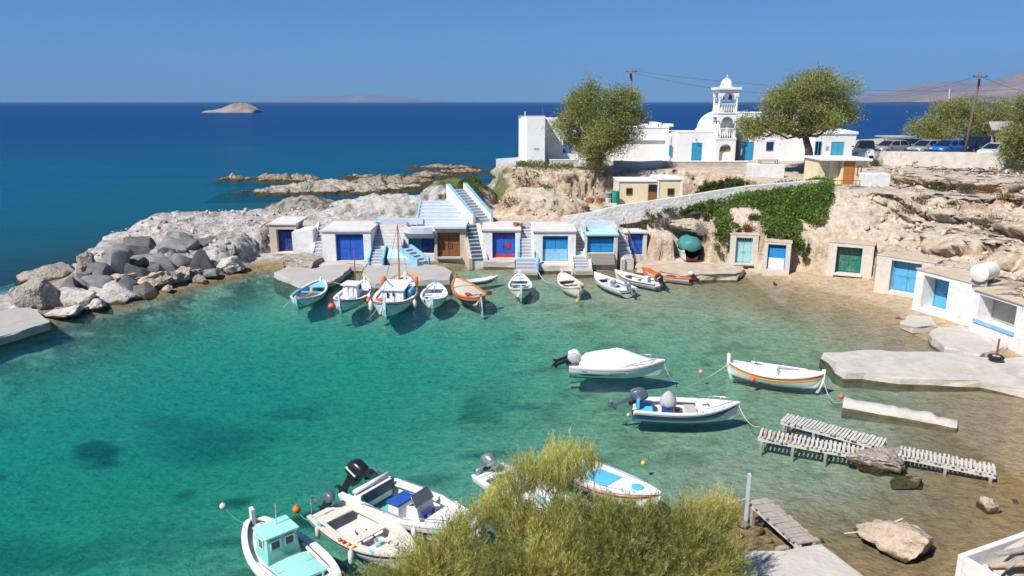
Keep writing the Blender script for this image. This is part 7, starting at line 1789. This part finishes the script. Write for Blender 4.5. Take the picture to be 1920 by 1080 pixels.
# ================================================================ PARKED CARS
def car(label, loc, rotz, body, L=4.1, W=1.72, H=1.48, kind='hatch'):
    t = thing('parked_car', label, 'car', loc, rotz, 'cars parked on the headland')
    w = W / 2
    pk = kind == 'pickup'
    prof = [(-L / 2, 0.55, 0.78, .80), (-L / 2 + .12, 0.32, 0.95, .93), (-L * .30, 0.22, 0.98, 1.0), (0.0, 0.2, 0.96, 1.0), (L * .20, 0.2, 0.95, 1.0), (L * .38, 0.22, 0.84, .97), (L / 2 - .12, 0.30, 0.70, .88), (L / 2, 0.42, 0.60, .72)]
    rings = []
    for x, zb, zt_, ws in prof:
        y = w * ws
        rings.append([(x, -y * .92, zb), (x, -y, zb + .12), (x, -y, zt_ - .18), (x, -y * .95, zt_ - .03), (x, -y * .80, zt_), (x, y * .80, zt_), (x, y * .95, zt_ - .03), (x, y, zt_ - .18), (x, y, zb + .12), (x, y * .92, zb)])
    bo = MB().loft(rings).build('body', body, t, auto=40)
    x0, x1, x2, x3 = (-L * .10, -L * .06, L * .10, L * .27) if pk else (-L * .47, -L * .36, L * .06, L * .27)
    if kind == 'van': x0, x1, x2 = -L * .49, -L * .46, L * .16
    zb = 0.94
    g = MB().loft([[(x0, -w * .88, zb), (x3, -w * .86, zb - .05), (x3, w * .86, zb - .05), (x0, w * .88, zb)], [(x1, -w * .72, H - .06), (x2, -w * .70, H - .06), (x2, w * .70, H - .06), (x1, w * .72, H - .06)]])
    g.build('window_glass', M_glass, t)
    MB().loft([[(x1 - .04, -w * .74, H - .075), (x2 + .05, -w * .72, H - .075), (x2 + .05, w * .72, H - .075), (x1 - .04, w * .74, H - .075)], [(x1 + .05, -w * .62, H), (x2 - .08, -w * .60, H), (x2 - .08, w * .60, H), (x1 + .05, w * .62, H)]]).build('roof', body, t, auto=50)
    for sg in (-1, 1):
        for (a, b) in ((x0, x1), ((x0 + x3) / 2 - .15, (x1 + x2) / 2), (x3, x2)):
            MB().tube([(a, sg * w * .885, zb - .02), (b, sg * w * .725, H - .06)], 0.035, 5).build('pillar', body, t)
        MB().box(L * .20, L * .25, sg * (w + .10) - .09, sg * (w + .10) + .09, .93, 1.07).build('mirror', body, t, bevel=.03)
        MB().box(L / 2 - .26, L / 2 - .06, sg * w * .62 - .17, sg * w * .62 + .17, .60, .74).build('headlight', mat('headlight', (0.75, 0.77, 0.8), rough=0.1, bump=0, spec=.7), t, bevel=.04)
        MB().box(-L / 2 + .02, -L / 2 + .1, sg * w * .68 - .12, sg * w * .68 + .12, .68, .90).build('tail_light', H_red, t, bevel=.02)
        for x in (-L * .31, L * .31):
            wo = MB().lathe([(.12, -.1), (.29, -.10), (.32, -.06), (.32, .06), (.29, .10), (.12, .1)], 18).build('wheel', MATS['rubber'], t, auto=40); wo.location = (x, sg * (w - .09), .32); wo.rotation_euler = (R(90), 0, 0)
            ho = MB().lathe([(.02, -.105), (.2, -.106), (.2, .106), (.02, .105)], 12).build('rim', H_silver, wo)
    return t
def cp(px, py, Y): 
    p_ = A(px, py, Y); return (p_.x, Y, ground_z(p_.x, Y) + 0.02)
C_sil = gloss('car_silver', (0.45, 0.46, 0.48), rough=.25, metal=.4, coat=.5); C_dk = gloss('car_charcoal', (0.03, 0.033, 0.04), rough=.25, coat=.5); C_bl = gloss('car_blue', (0.02, 0.13, 0.50), rough=.25, coat=.5)
C_nv = gloss('car_navy', (0.012, 0.022, 0.07), rough=.25, coat=.5); C_wh = gloss('car_white', (0.72, 0.73, 0.74), rough=.25, coat=.5); C_pg = gloss('car_pale_green', (0.50, 0.58, 0.57), rough=.25, coat=.5)
car('dark pickup truck leftmost of the parked cars', cp(1622, 285, 80), R(78), C_dk, 4.8, 1.85, 1.7, 'pickup')
car('silver saloon car second from the pickup', cp(1668, 284, 80.5), R(205), C_sil, 4.2)
car('dark blue-grey car partly behind the silver hatchback', cp(1702, 282, 83), R(208), C_nv, 4.0)
car('silver hatchback nearest the middle of the car park wall', cp(1736, 284, 78.5), R(206), C_sil, 4.1, 1.75, 1.52)
car('bright blue car beside the leaning pole', cp(1776, 284, 77.5), R(208), C_bl, 4.1, 1.72, 1.52)
car('tall navy van behind the leaning pole', cp(1826, 283, 78.5), R(205), C_nv, 4.4, 1.8, 1.75, 'van')
car('pale grey-green car right of the navy van', cp(1866, 285, 75.5), R(207), C_pg, 4.0)
car('white car rightmost, half hidden by the edge tree', cp(1897, 287, 74), R(206), C_wh, 4.0)
# ================================================================ VEGETATION
def leaf_mat(name, hi=1.0, trans=0.45):
    m = bpy.data.materials.new(name); m.use_nodes = True
    nt = m.node_tree; N = nt.nodes; L = nt.links
    b = N['Principled BSDF']; b.inputs['Roughness'].default_value = 0.7; b.inputs['Specular IOR Level'].default_value = 0.15
    a = N.new('ShaderNodeVertexColor'); a.layer_name = 'tint'
    L.new(a.outputs['Color'], b.inputs['Base Color'])
    t = N.new('ShaderNodeBsdfTranslucent'); L.new(a.outputs['Color'], t.inputs['Color'])
    mx = N.new('ShaderNodeMixShader'); mx.inputs[0].default_value = trans
    L.new(b.outputs[0], mx.inputs[1]); L.new(t.outputs[0], mx.inputs[2])
    L.new(mx.outputs[0], N['Material Output'].inputs['Surface'])
    return m
LEAF = leaf_mat('foliage'); M_bark = mat('tamarisk_bark', (0.17, 0.13, 0.10), rough=0.95, var=0.3, scale=4, bump=0.9, bscale=10, stretch=(3, 3, 0.6))
def unit(v): return v / np.maximum(np.linalg.norm(v, axis=-1, keepdims=True), 1e-9)
def blades(name, parent, pos, dirs, length, width, cols, m=None, kind=None):
    """one slim leaf-shaped quad per position"""
    n = len(pos); side = unit(np.cross(dirs, RNG.normal(size=(n, 3))))
    l = np.asarray(length).reshape(-1, 1) * np.ones((n, 1)); w = np.asarray(width).reshape(-1, 1) * np.ones((n, 1))
    a = pos; b = pos + dirs * l * 0.45 + side * w; c = pos + dirs * l; d = pos + dirs * l * 0.45 - side * w
    v = np.stack([a, b, c, d], 1).reshape(-1, 3); f = np.arange(4 * n).reshape(n, 4)
    o = mesh_np(name, v, f, m or LEAF, parent, kind=kind)
    set_color(o, 'tint', np.repeat(cols, 4, 0))
    return o
def crown_points(lobes, n, shell=0.55, clump=0.35, per=16):
    """lobes: (cx,cy,cz,rx,ry,rz); leaves gathered in clumps spread through each lobe, denser near the outside"""
    lobes = np.array(lobes); wts = lobes[:, 3] * lobes[:, 4] * lobes[:, 5]; wts = wts ** 0.75; wts /= wts.sum()
    nc = n // per
    k = RNG.choice(len(lobes), nc, p=wts)
    d = unit(RNG.normal(size=(nc, 3))); r = (shell + (1 - shell) * RNG.rand(nc, 1)) ** 0.6
    r *= 0.82 + 0.3 * fbm(d[:, 0] * 2.3 + k * 3.7, d[:, 1] * 2.3, d[:, 2] * 2.3, 3)[:, None] + 0.06 * RNG.normal(size=(nc, 1))
    cc = lobes[k, :3] + d * r * lobes[k, 3:]
    tone = RNG.rand(nc)
    ci = np.repeat(np.arange(nc), per)
    p = cc[ci] + RNG.normal(size=(nc * per, 3)) * clump
    out = unit(d[ci] * np.array([1, 1, 0.6]) + 0.55 * RNG.normal(size=(nc * per, 3)) + np.array([0, 0, 0.45]))
    return p, out, tone[ci], cc
def tone_cols(t, dark, light, jit=0.18):
    c = np.array(dark) * (1 - t[:, None]) + np.array(light) * t[:, None]
    return np.clip(c * (1 + jit * RNG.normal(size=(len(t), 1))), 0.004, 1)
def limb(mb, a, b, r0, r1, wob=0.3, n=7):
    a = np.array(a, float); b = np.array(b, float); pts = []
    for k in range(n + 1):
        t = k / n
        p = a * (1 - t) + b * t + wob * math.sin(math.pi * t) * RNG.normal(size=3) * 0.35
        pts.append(p)
    mb.tube(pts, [r0 + (r1 - r0) * k / n for k in range(n + 1)], 7)
def tree(label, base, lobes, n, trunk, leaf=0.26, wid=0.034, dark=(0.15, 0.19, 0.06), light=(0.54, 0.54, 0.20), name='tamarisk_tree', clump=0.34, group='trees on the headland', r=0.35, nl=26, shell=0.5):
    """trunk: list of points from the ground to the fork, relative to base"""
    t = thing(name, label, 'tree', base, 0, group)
    subl = []
    for (a, b, c, ra, rb, rc) in lobes:
        for q in range(6):
            dv = unit(RNG.normal(size=3) + np.array([0, -0.25, 0.35])); f_ = RNG.uniform(0.30, 0.52)
            subl.append((a + dv[0] * ra * 0.72, b + dv[1] * rb * 0.72, c + dv[2] * rc * 0.72, ra * f_, rb * f_, rc * f_ * 0.9))
        subl.append((a, b, c, ra * 0.6, rb * 0.6, rc * 0.6))
    lobes = subl
    mb = MB()
    k = len(trunk)
    mb.tube([Vector(p) for p in trunk], [r * (1 - 0.45 * i / (k - 1)) for i in range(k)], 10)
    p, d, tone, cc = crown_points(lobes, n, shell=shell, clump=clump)
    fork = trunk[-1]
    for L_ in lobes[::2]: limb(mb, fork, (L_[0], L_[1], L_[2] - 0.2 * L_[5]), r * 0.30, 0.04, 0.8)
    sel = cc[RNG.choice(len(cc), min(nl * 3, len(cc)), replace=False)]
    lo = np.array(lobes)
    for q in sel:
        j = np.argmin(((lo[:, :3] - q) ** 2).sum(1)); limb(mb, lo[j, :3] - np.array([0, 0, 0.2 * lo[j, 5]]), q, 0.05, 0.012, 0.4, 4)
    mb.build('trunk', M_bark, t, smooth=True, recalc=False)
    blades('crown', t, p, d, leaf * (0.7 + 0.6 * RNG.rand(len(p))), wid, tone_cols(tone, dark, light))
    return t
# --- the big tamarisk left of the church
TY1 = 76.0
b1_ = A(1122, 325, TY1); 
def lobe(px, py, Y, rpx, rpy, base, depth=None, yo=0.0):
    p_ = A(px, py, Y); s = (A(px + 10, py, Y).x - p_.x) / 10
    return (p_.x - base.x, yo, p_.z - base.z, rpx * s, (depth if depth else rpx * s * 0.9), rpy * s)
base1 = Vector((b1_.x, TY1, b1_.z))
tree('big tamarisk tree with a broad feathery crown left of the church', base1,
     [lobe(1122, 180, TY1, 40, 36, base1), lobe(1085, 225, TY1, 48, 42, base1), lobe(1160, 215, TY1, 45, 45, base1), lobe(1125, 245, TY1, 62, 48, base1, yo=-1.0), lobe(1190, 235, TY1, 30, 26, base1),
      lobe(1058, 240, TY1, 28, 26, base1), lobe(1120, 292, TY1, 36, 34, base1, yo=-.6), lobe(1150, 268, TY1, 42, 28, base1), lobe(1085, 268, TY1, 34, 24, base1)], 52000, [(0, 0, -0.6), (0.05, 0, 1.0), (0.1, 0.1, 2.2)], r=0.42)
TY2 = 74.0
b2_ = A(1516, 318, TY2); base2 = Vector((b2_.x, TY2, b2_.z))
tree('umbrella-shaped tamarisk with a leaning trunk right of the bell tower', base2,
     [lobe(1500, 165, TY2, 62, 40, base2), lobe(1555, 180, TY2, 52, 44, base2), lobe(1460, 195, TY2, 40, 36, base2), lobe(1520, 215, TY2, 58, 34, base2, yo=-.8), lobe(1590, 205, TY2, 28, 26, base2), lobe(1425, 235, TY2, 40, 24, base2, yo=-.6),
      lobe(1400, 240, TY2, 24, 20, base2), lobe(1470, 240, TY2, 34, 18, base2), lobe(1550, 235, TY2, 36, 18, base2)], 52000, [(0.0, 0, -0.6), (-0.05, 0, 1.0), (-0.15, 0, 1.9), (-0.6, 0.1, 3.2)], r=0.50)
for lab, px, py, Y_, lb in (('dense rounded tamarisk behind the silver cars', 1765, 285, 88, [(1760, 225, 46, 42), (1735, 245, 32, 32), (1788, 205, 38, 30), (1770, 255, 50, 26)]),
                            ('broad tamarisk behind the leaning pole', 1845, 285, 90, [(1840, 208, 50, 34), (1872, 222, 40, 34), (1812, 222, 40, 40), (1850, 252, 54, 30), (1890, 215, 28, 28)]),
                            ('tamarisk cut by the right edge above the white car', 1915, 300, 70, [(1925, 215, 34, 38), (1905, 262, 26, 30), (1935, 285, 28, 22), (1898, 285, 18, 16)])):
    p_ = A(px, py, Y_); bs = Vector((p_.x, Y_, ground_z(p_.x, Y_)))
    tree(lab, bs, [lobe(a, b, Y_, c, d, bs) for a, b, c, d in lb], 18000, [(0, 0, -0.5), (0.1, 0, 0.8), (0, 0.1, 1.5)], r=0.25, nl=10)
# --- shrubs on the slopes
def shrub(label, px, py, Y, w, h, dark, light, n=420, leaf=0.22):
    p_ = A(px, py, Y); 
    t = thing('shrub', label, 'shrub', (p_.x, Y, p_.z), 0, 'shrubs on the rocks')
    pp, d, tone, cc = crown_points([(0, 0, h * 0.35, w, w * 0.8, h * 0.7), (w * .4, 0, h * .2, w * .6, w * .6, h * .5), (-w * .4, .1, h * .2, w * .6, w * .6, h * .5)], n, 0.35, 0.12, 8)
    blades('foliage', t, pp, unit(d + np.array([0, 0, .5])), leaf * (0.6 + 0.7 * RNG.rand(len(pp))), 0.022, tone_cols(tone, dark, light))
    mb = MB()
    for q in cc[:10]: limb(mb, (0, 0, -0.15), q, 0.03, 0.008, 0.2, 3)
    mb.build('stem', M_bark, t, recalc=False)
def hit(px, py):
    """where the line of sight meets the ground"""
    a = ray(px, py); ys = np.arange(20, 110, 0.2); t = ys / a.y
    z = CAMZ + a.z * t; hz = height(a.x * t, ys)
    k = np.argmax(hz > z)
    return ys[k] if hz[k] > z[k] else 75.0
OLIVE = ((0.13, 0.10, 0.035), (0.30, 0.22, 0.09)); GREY = ((0.10, 0.095, 0.06), (0.26, 0.24, 0.17)); OCH = ((0.20, 0.11, 0.03), (0.36, 0.20, 0.06)); GRN = ((0.05, 0.075, 0.02), (0.16, 0.18, 0.06))
SHR = [('round olive-brown cushion shrub below the car park wall', 1684, 303, 1.3, 1.0, OLIVE), ('small olive shrub beside the orange-doored house', 1641, 312, .55, .5, OLIVE), ('grey-green shrub below the wall left of the pole', 1814, 308, .9, .8, GREY), ('sparse green shrub right of the pole foot', 1845, 310, .7, .5, GRN),
       ('wide dry grey shrub below the right end of the wall', 1886, 308, 1.4, .9, GREY), ('dark shrub in a hollow at the right edge', 1910, 325, .8, .6, GRN), ('grey bush hanging on the cliff below the terrace', 1691, 405, .7, .85, GREY), ('pale green tuft on the upper ledge', 1764, 357, .7, .4, GRN),
       ('dry grey tuft beside the ochre shrub', 1812, 362, .6, .4, GREY), ('ochre and green shrub on the upper ledge', 1852, 362, .8, .45, OCH), ('ochre shrub farther right on the upper ledge', 1884, 378, .6, .45, OCH), ('straw-coloured tuft on the middle slope', 1728, 380, .7, .35, OLIVE), ('small grey tuft on the lower slope', 1797, 415, .35, .3, GREY),
       ('large dry grey brush on the lower slope', 1862, 425, 1.0, .6, GREY), ('small green tuft on the middle slope', 1788, 388, .3, .25, GRN), ('ochre tuft cut by the right edge', 1916, 385, .45, .35, OCH), ('dry brown tuft on the pale cliff beside the long upper stair', 958, 385, .9, .6, OLIVE), ('green tuft at the foot of the parapet beside the upper stair', 893, 366, .6, .6, GRN),
       ('green tuft left of the upper stair head', 835, 373, .6, .35, GRN), ('tuft of green above the pale turquoise door', 1415, 412, .35, .25, GRN), ('small ochre tuft over the pale turquoise door', 1402, 432, .4, .3, OCH)]
for lab, px, py, w_, h_, cc_ in SHR: shrub(lab, px, py, hit(px, py), w_ * 1.25, h_ * 1.25, *cc_, n=600)
# --- creeper and ground cover, kept to the rock it grows on
vx, vy, vz = XD.ravel(), YD.ravel(), ZD.ravel()
cp_, sp_ = math.cos(PITCH), math.sin(PITCH)
dep_ = vy * cp_ - (vz - CAMZ) * sp_; up_ = vy * sp_ + (vz - CAMZ) * cp_
SX = 960 + FPX * vx / np.maximum(dep_, .1); SY = 540 - FPX * up_ / np.maximum(dep_, .1)
gnx, gny = np.gradient(ZD, gy, gx)[1].ravel(), np.gradient(ZD, gy, gx)[0].ravel()
NRM = unit(np.stack([-gnx, -gny, np.ones_like(gnx)], -1))
def creeper(name, label, poly, yr, n, leaf, wid, dark, light, lift=0.12, cat='creeper', thick=0.18, edge=9.0, droop=0.0, off=0.3, noise=14.0):
    ok = (vy > yr[0]) & (vy < yr[1]) & (vz > 0.7)
    idx = np.where(ok)[0]
    sd_ = poly_sd(SX[idx], SY[idx], poly) + noise * fbm(SX[idx] * 0.045, SY[idx] * 0.06, 2.0, 3)
    idx = idx[sd_ > 0]
    if len(idx) == 0: print('EMPTY', label); return
    # weight by steepness so that cliffs get covered evenly
    w_ = np.sqrt(1 + np.minimum(gnx[idx] ** 2 + gny[idx] ** 2, 60)); w_ /= w_.sum()
    k = RNG.choice(idx, n, p=w_)
    cl = fbm(vx[k] * 1.6, vy[k] * 1.6, vz[k] * 1.6, 3)
    nr = NRM[k] * np.array([1, 1, .6]) 
    p = np.stack([vx[k], vy[k], vz[k]], -1) + unit(nr) * (lift + thick * np.clip(cl + .3 + 0.5 * RNG.rand(n), 0, 2))[:, None] + RNG.normal(size=(n, 3)) * 0.10 + np.array([0, 0, -droop]) * RNG.rand(n, 1)
    d = unit(nr + 0.9 * RNG.normal(size=(n, 3)) + np.array([0, 0, -0.3]))
    t = np.clip(0.5 + 0.55 * cl + 0.25 * RNG.normal(size=n), 0, 1)
    base = Vector(p.mean(0)); base.z = p[:, 2].min()
    o = blades(name, None, p - np.array(base), d, leaf * (0.6 + 0.8 * RNG.rand(n)), wid, tone_cols(t, dark, light))
    o.location = base
    if label: tag(o, label, cat)
    return o
G1, G2 = (0.075, 0.15, 0.028), (0.27, 0.38, 0.08)
creeper('creeper', 'thick green creeper draped over the cliff above the turquoise door', [(1395, 352), (1470, 345), (1555, 347), (1563, 370), (1552, 402), (1532, 425), (1505, 418), (1485, 440), (1450, 447), (1428, 432), (1432, 402), (1402, 384), (1372, 390), (1374, 440), (1357, 466), (1338, 452), (1346, 408), (1338, 385), (1300, 388), (1290, 376), (1345, 362)], (54, 63.5), 30000, 0.20, 0.055, G1, G2, thick=0.35)
creeper('creeper', 'lighter green creeper trailing over the cave mouth', [(1180, 440), (1182, 415), (1200, 398), (1240, 385), (1300, 380), (1335, 382), (1330, 398), (1290, 408), (1262, 402), (1238, 405), (1215, 425), (1196, 445)], (56, 63), 8000, 0.18, 0.05, (0.06, 0.085, 0.02), (0.22, 0.24, 0.06), thick=0.25)
creeper('creeper', 'small green creeper clump hanging beside the blue and white door', [(1466, 445), (1500, 448), (1512, 468), (1500, 478), (1478, 472), (1474, 505), (1466, 505), (1462, 470)], (52, 58.5), 3500, 0.16, 0.05, G1, G2, thick=0.25)
creeper('hanging_roots', 'bleached hanging stems below the creeper at the cave', [(1215, 415), (1300, 400), (1335, 405), (1320, 430), (1290, 440), (1240, 432)], (56, 62.5), 1800, 0.5, 0.02, (0.30, 0.27, 0.24), (0.5, 0.47, 0.44), cat='stems')
creeper('ground_cover', 'green ground cover on the slope behind the path wall', [(1285, 358), (1300, 345), (1335, 338), (1395, 335), (1402, 346), (1340, 356), (1300, 366)], (62, 75), 5000, 0.2, 0.05, G1, (0.14, 0.17, 0.05), cat='ground cover')
creeper('ground_cover', 'green plants on the slope at the head of the long stair', [(850, 358), (880, 335), (905, 315), (940, 308), (935, 322), (900, 340), (880, 358)], (66, 90), 5000, 0.2, 0.05, (0.05, 0.08, 0.02), (0.18, 0.21, 0.06), cat='ground cover')
creeper('ground_cover', 'succulent clumps along the cliff top below the blank white house', [(960, 312), (1040, 306), (1075, 312), (1050, 335), (1030, 350), (1000, 330), (965, 332)], (64, 84), 3000, 0.2, 0.05, (0.06, 0.09, 0.02), (0.22, 0.26, 0.08), cat='ground cover', noise=40)
# --- the feathery bush in the foreground
OUT = [(636, 1090), (650, 1062), (700, 1066), (760, 1045), (775, 1015), (815, 990), (868, 965), (900, 940), (925, 905), (960, 872), (1005, 862), (1040, 838), (1070, 834), (1120, 846), (1130, 862), (1105, 885), (1112, 912), (1150, 932), (1210, 942), (1250, 930), (1300, 945), (1345, 928), (1385, 948), (1378, 985), (1345, 1000), (1390, 1030), (1400, 1100), (1400, 1180), (640, 1180)]
bush = thing('tamarisk_bush', 'large feathery yellow-green bush in the foreground', 'bush', (1.6, 15.2, 1.0))
bo = np.array(bush.location)
n_s = 0; SP = []; TONE = []
px_ = RNG.uniform(630, 1405, 60000); py_ = RNG.uniform(830, 1180, 60000)
ins = poly_sd(px_, py_, OUT)
dens = fbm(px_ * 0.012, py_ * 0.014, 4.0, 3)
keep_ = (ins > 0) & (dens > -0.42 - 0.45 * sstep(1000, 1100, px_) * sstep(930, 970, py_) + 0.25 * np.clip(1 - ins / 40, 0, 1) + 0.16 * sstep(960, 880, py_) + 0.30 * sstep(900, 800, px_) * sstep(1060, 1000, py_)) 
px_, py_, ins, dens = px_[keep_], py_[keep_], ins[keep_], dens[keep_]
yc = np.interp(py_, [834, 900, 960, 1080, 1180], [18.4, 17.6, 16.6, 14.2, 12.4])
yy = yc + RNG.uniform(-1.0, 1.0, len(yc)) + 0.7 * dens
u_ = (px_ - 960) / FPX; v_ = (540 - py_) / FPX
ry_ = cp_ + v_ * sp_; t_ = yy / ry_
PT = np.stack([u_ * t_, yy, CAMZ + (-sp_ + v_ * cp_) * t_], -1)
gz = height(PT[:, 0], PT[:, 1]); okk = PT[:, 2] > gz + 0.3
PT, dens, ins = PT[okk], dens[okk], ins[okk]
sel = RNG.choice(len(PT), min(6200, len(PT)), replace=False)
PT, dens, ins = PT[sel], dens[sel], ins[sel]
n = len(PT)
roots = np.array([(0.6, 15.6, 1.2), (2.6, 16.0, 1.4), (4.2, 16.3, 1.0), (-1.6, 15.2, 1.6)])
ri = np.argmin(np.abs(roots[None, :, 0] - PT[:, 0:1]), 1)
outw = unit(PT - roots[ri] + RNG.normal(size=(n, 3)) * 0.45 + np.array([0, 0, 1.0]))
SL = 0.5 + 0.5 * RNG.rand(n)                        # sprig length
NN = 36
s = np.tile(np.linspace(0.05, 1.0, NN), (n, 1))
bend = unit(RNG.normal(size=(n, 3))) * 0.22 + np.array([0, 0, -0.10])
P0 = PT - outw * (SL * 0.5)[:, None]
stem = P0[:, None, :] + outw[:, None, :] * (s * SL[:, None])[..., None] + bend[:, None, :] * ((s ** 2) * SL[:, None])[..., None]
rnd = RNG.normal(size=(n, NN, 3)); axis = outw[:, None, :]
sidev = unit(rnd - (rnd * axis).sum(-1, keepdims=True) * axis)
ndir = unit(sidev * 0.55 + axis * 0.9)
nlen = (0.20 * (1 - 0.78 * s) + 0.03) * (0.7 + 0.6 * RNG.rand(n, NN))
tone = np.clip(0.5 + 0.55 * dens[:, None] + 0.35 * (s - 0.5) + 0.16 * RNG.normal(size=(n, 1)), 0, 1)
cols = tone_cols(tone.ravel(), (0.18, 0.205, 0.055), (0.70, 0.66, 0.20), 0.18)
fo = blades('foliage', bush, stem.reshape(-1, 3) - bo, ndir.reshape(-1, 3), nlen.ravel(), 0.0065, cols)
st_ = MB()
ordr = RNG.choice(n, 420, replace=False)
hubs = []
for r_ in range(4):
    c_ = ordr[ri[ordr] == r_]
    for q in c_[::9]:
        hub = roots[r_] * 0.35 + PT[q] * 0.65 - np.array([0, 0, 0.25]); hubs.append(hub); limb(st_, roots[r_] - np.array([0, 0, .6]) - bo, hub - bo, 0.05, 0.022, 0.5, 6)
hubs = np.array(hubs)
for q in ordr:
    j = np.argmin(((hubs - PT[q]) ** 2).sum(1)); limb(st_, hubs[j] - bo, PT[q] - bo, 0.016, 0.005, 0.25, 4)
st_.build('branch', mat('grey_twig', (0.26, 0.22, 0.18), rough=0.9, var=0.2, bump=0.3), bush, recalc=False)
# ================================================================ THE AIR
hz_m = bpy.data.materials.new('sea_haze'); hz_m.use_nodes = True
nt = hz_m.node_tree
for n_ in list(nt.nodes):
    if n_.type != 'OUTPUT_MATERIAL': nt.nodes.remove(n_)
pv = nt.nodes.new('ShaderNodeVolumePrincipled')
pv.inputs['Color'].default_value = (0.32, 0.58, 1.0, 1)
pv.inputs['Density'].default_value = 4.4e-5
pv.inputs['Anisotropy'].default_value = 0.0
nt.links.new(pv.outputs['Volume'], nt.nodes['Material Output'].inputs['Volume'])
hz = MB().box(-34000, 34000, -300, 34000, -30, 1500).build('haze', hz_m)
hz['kind'] = 'stuff'
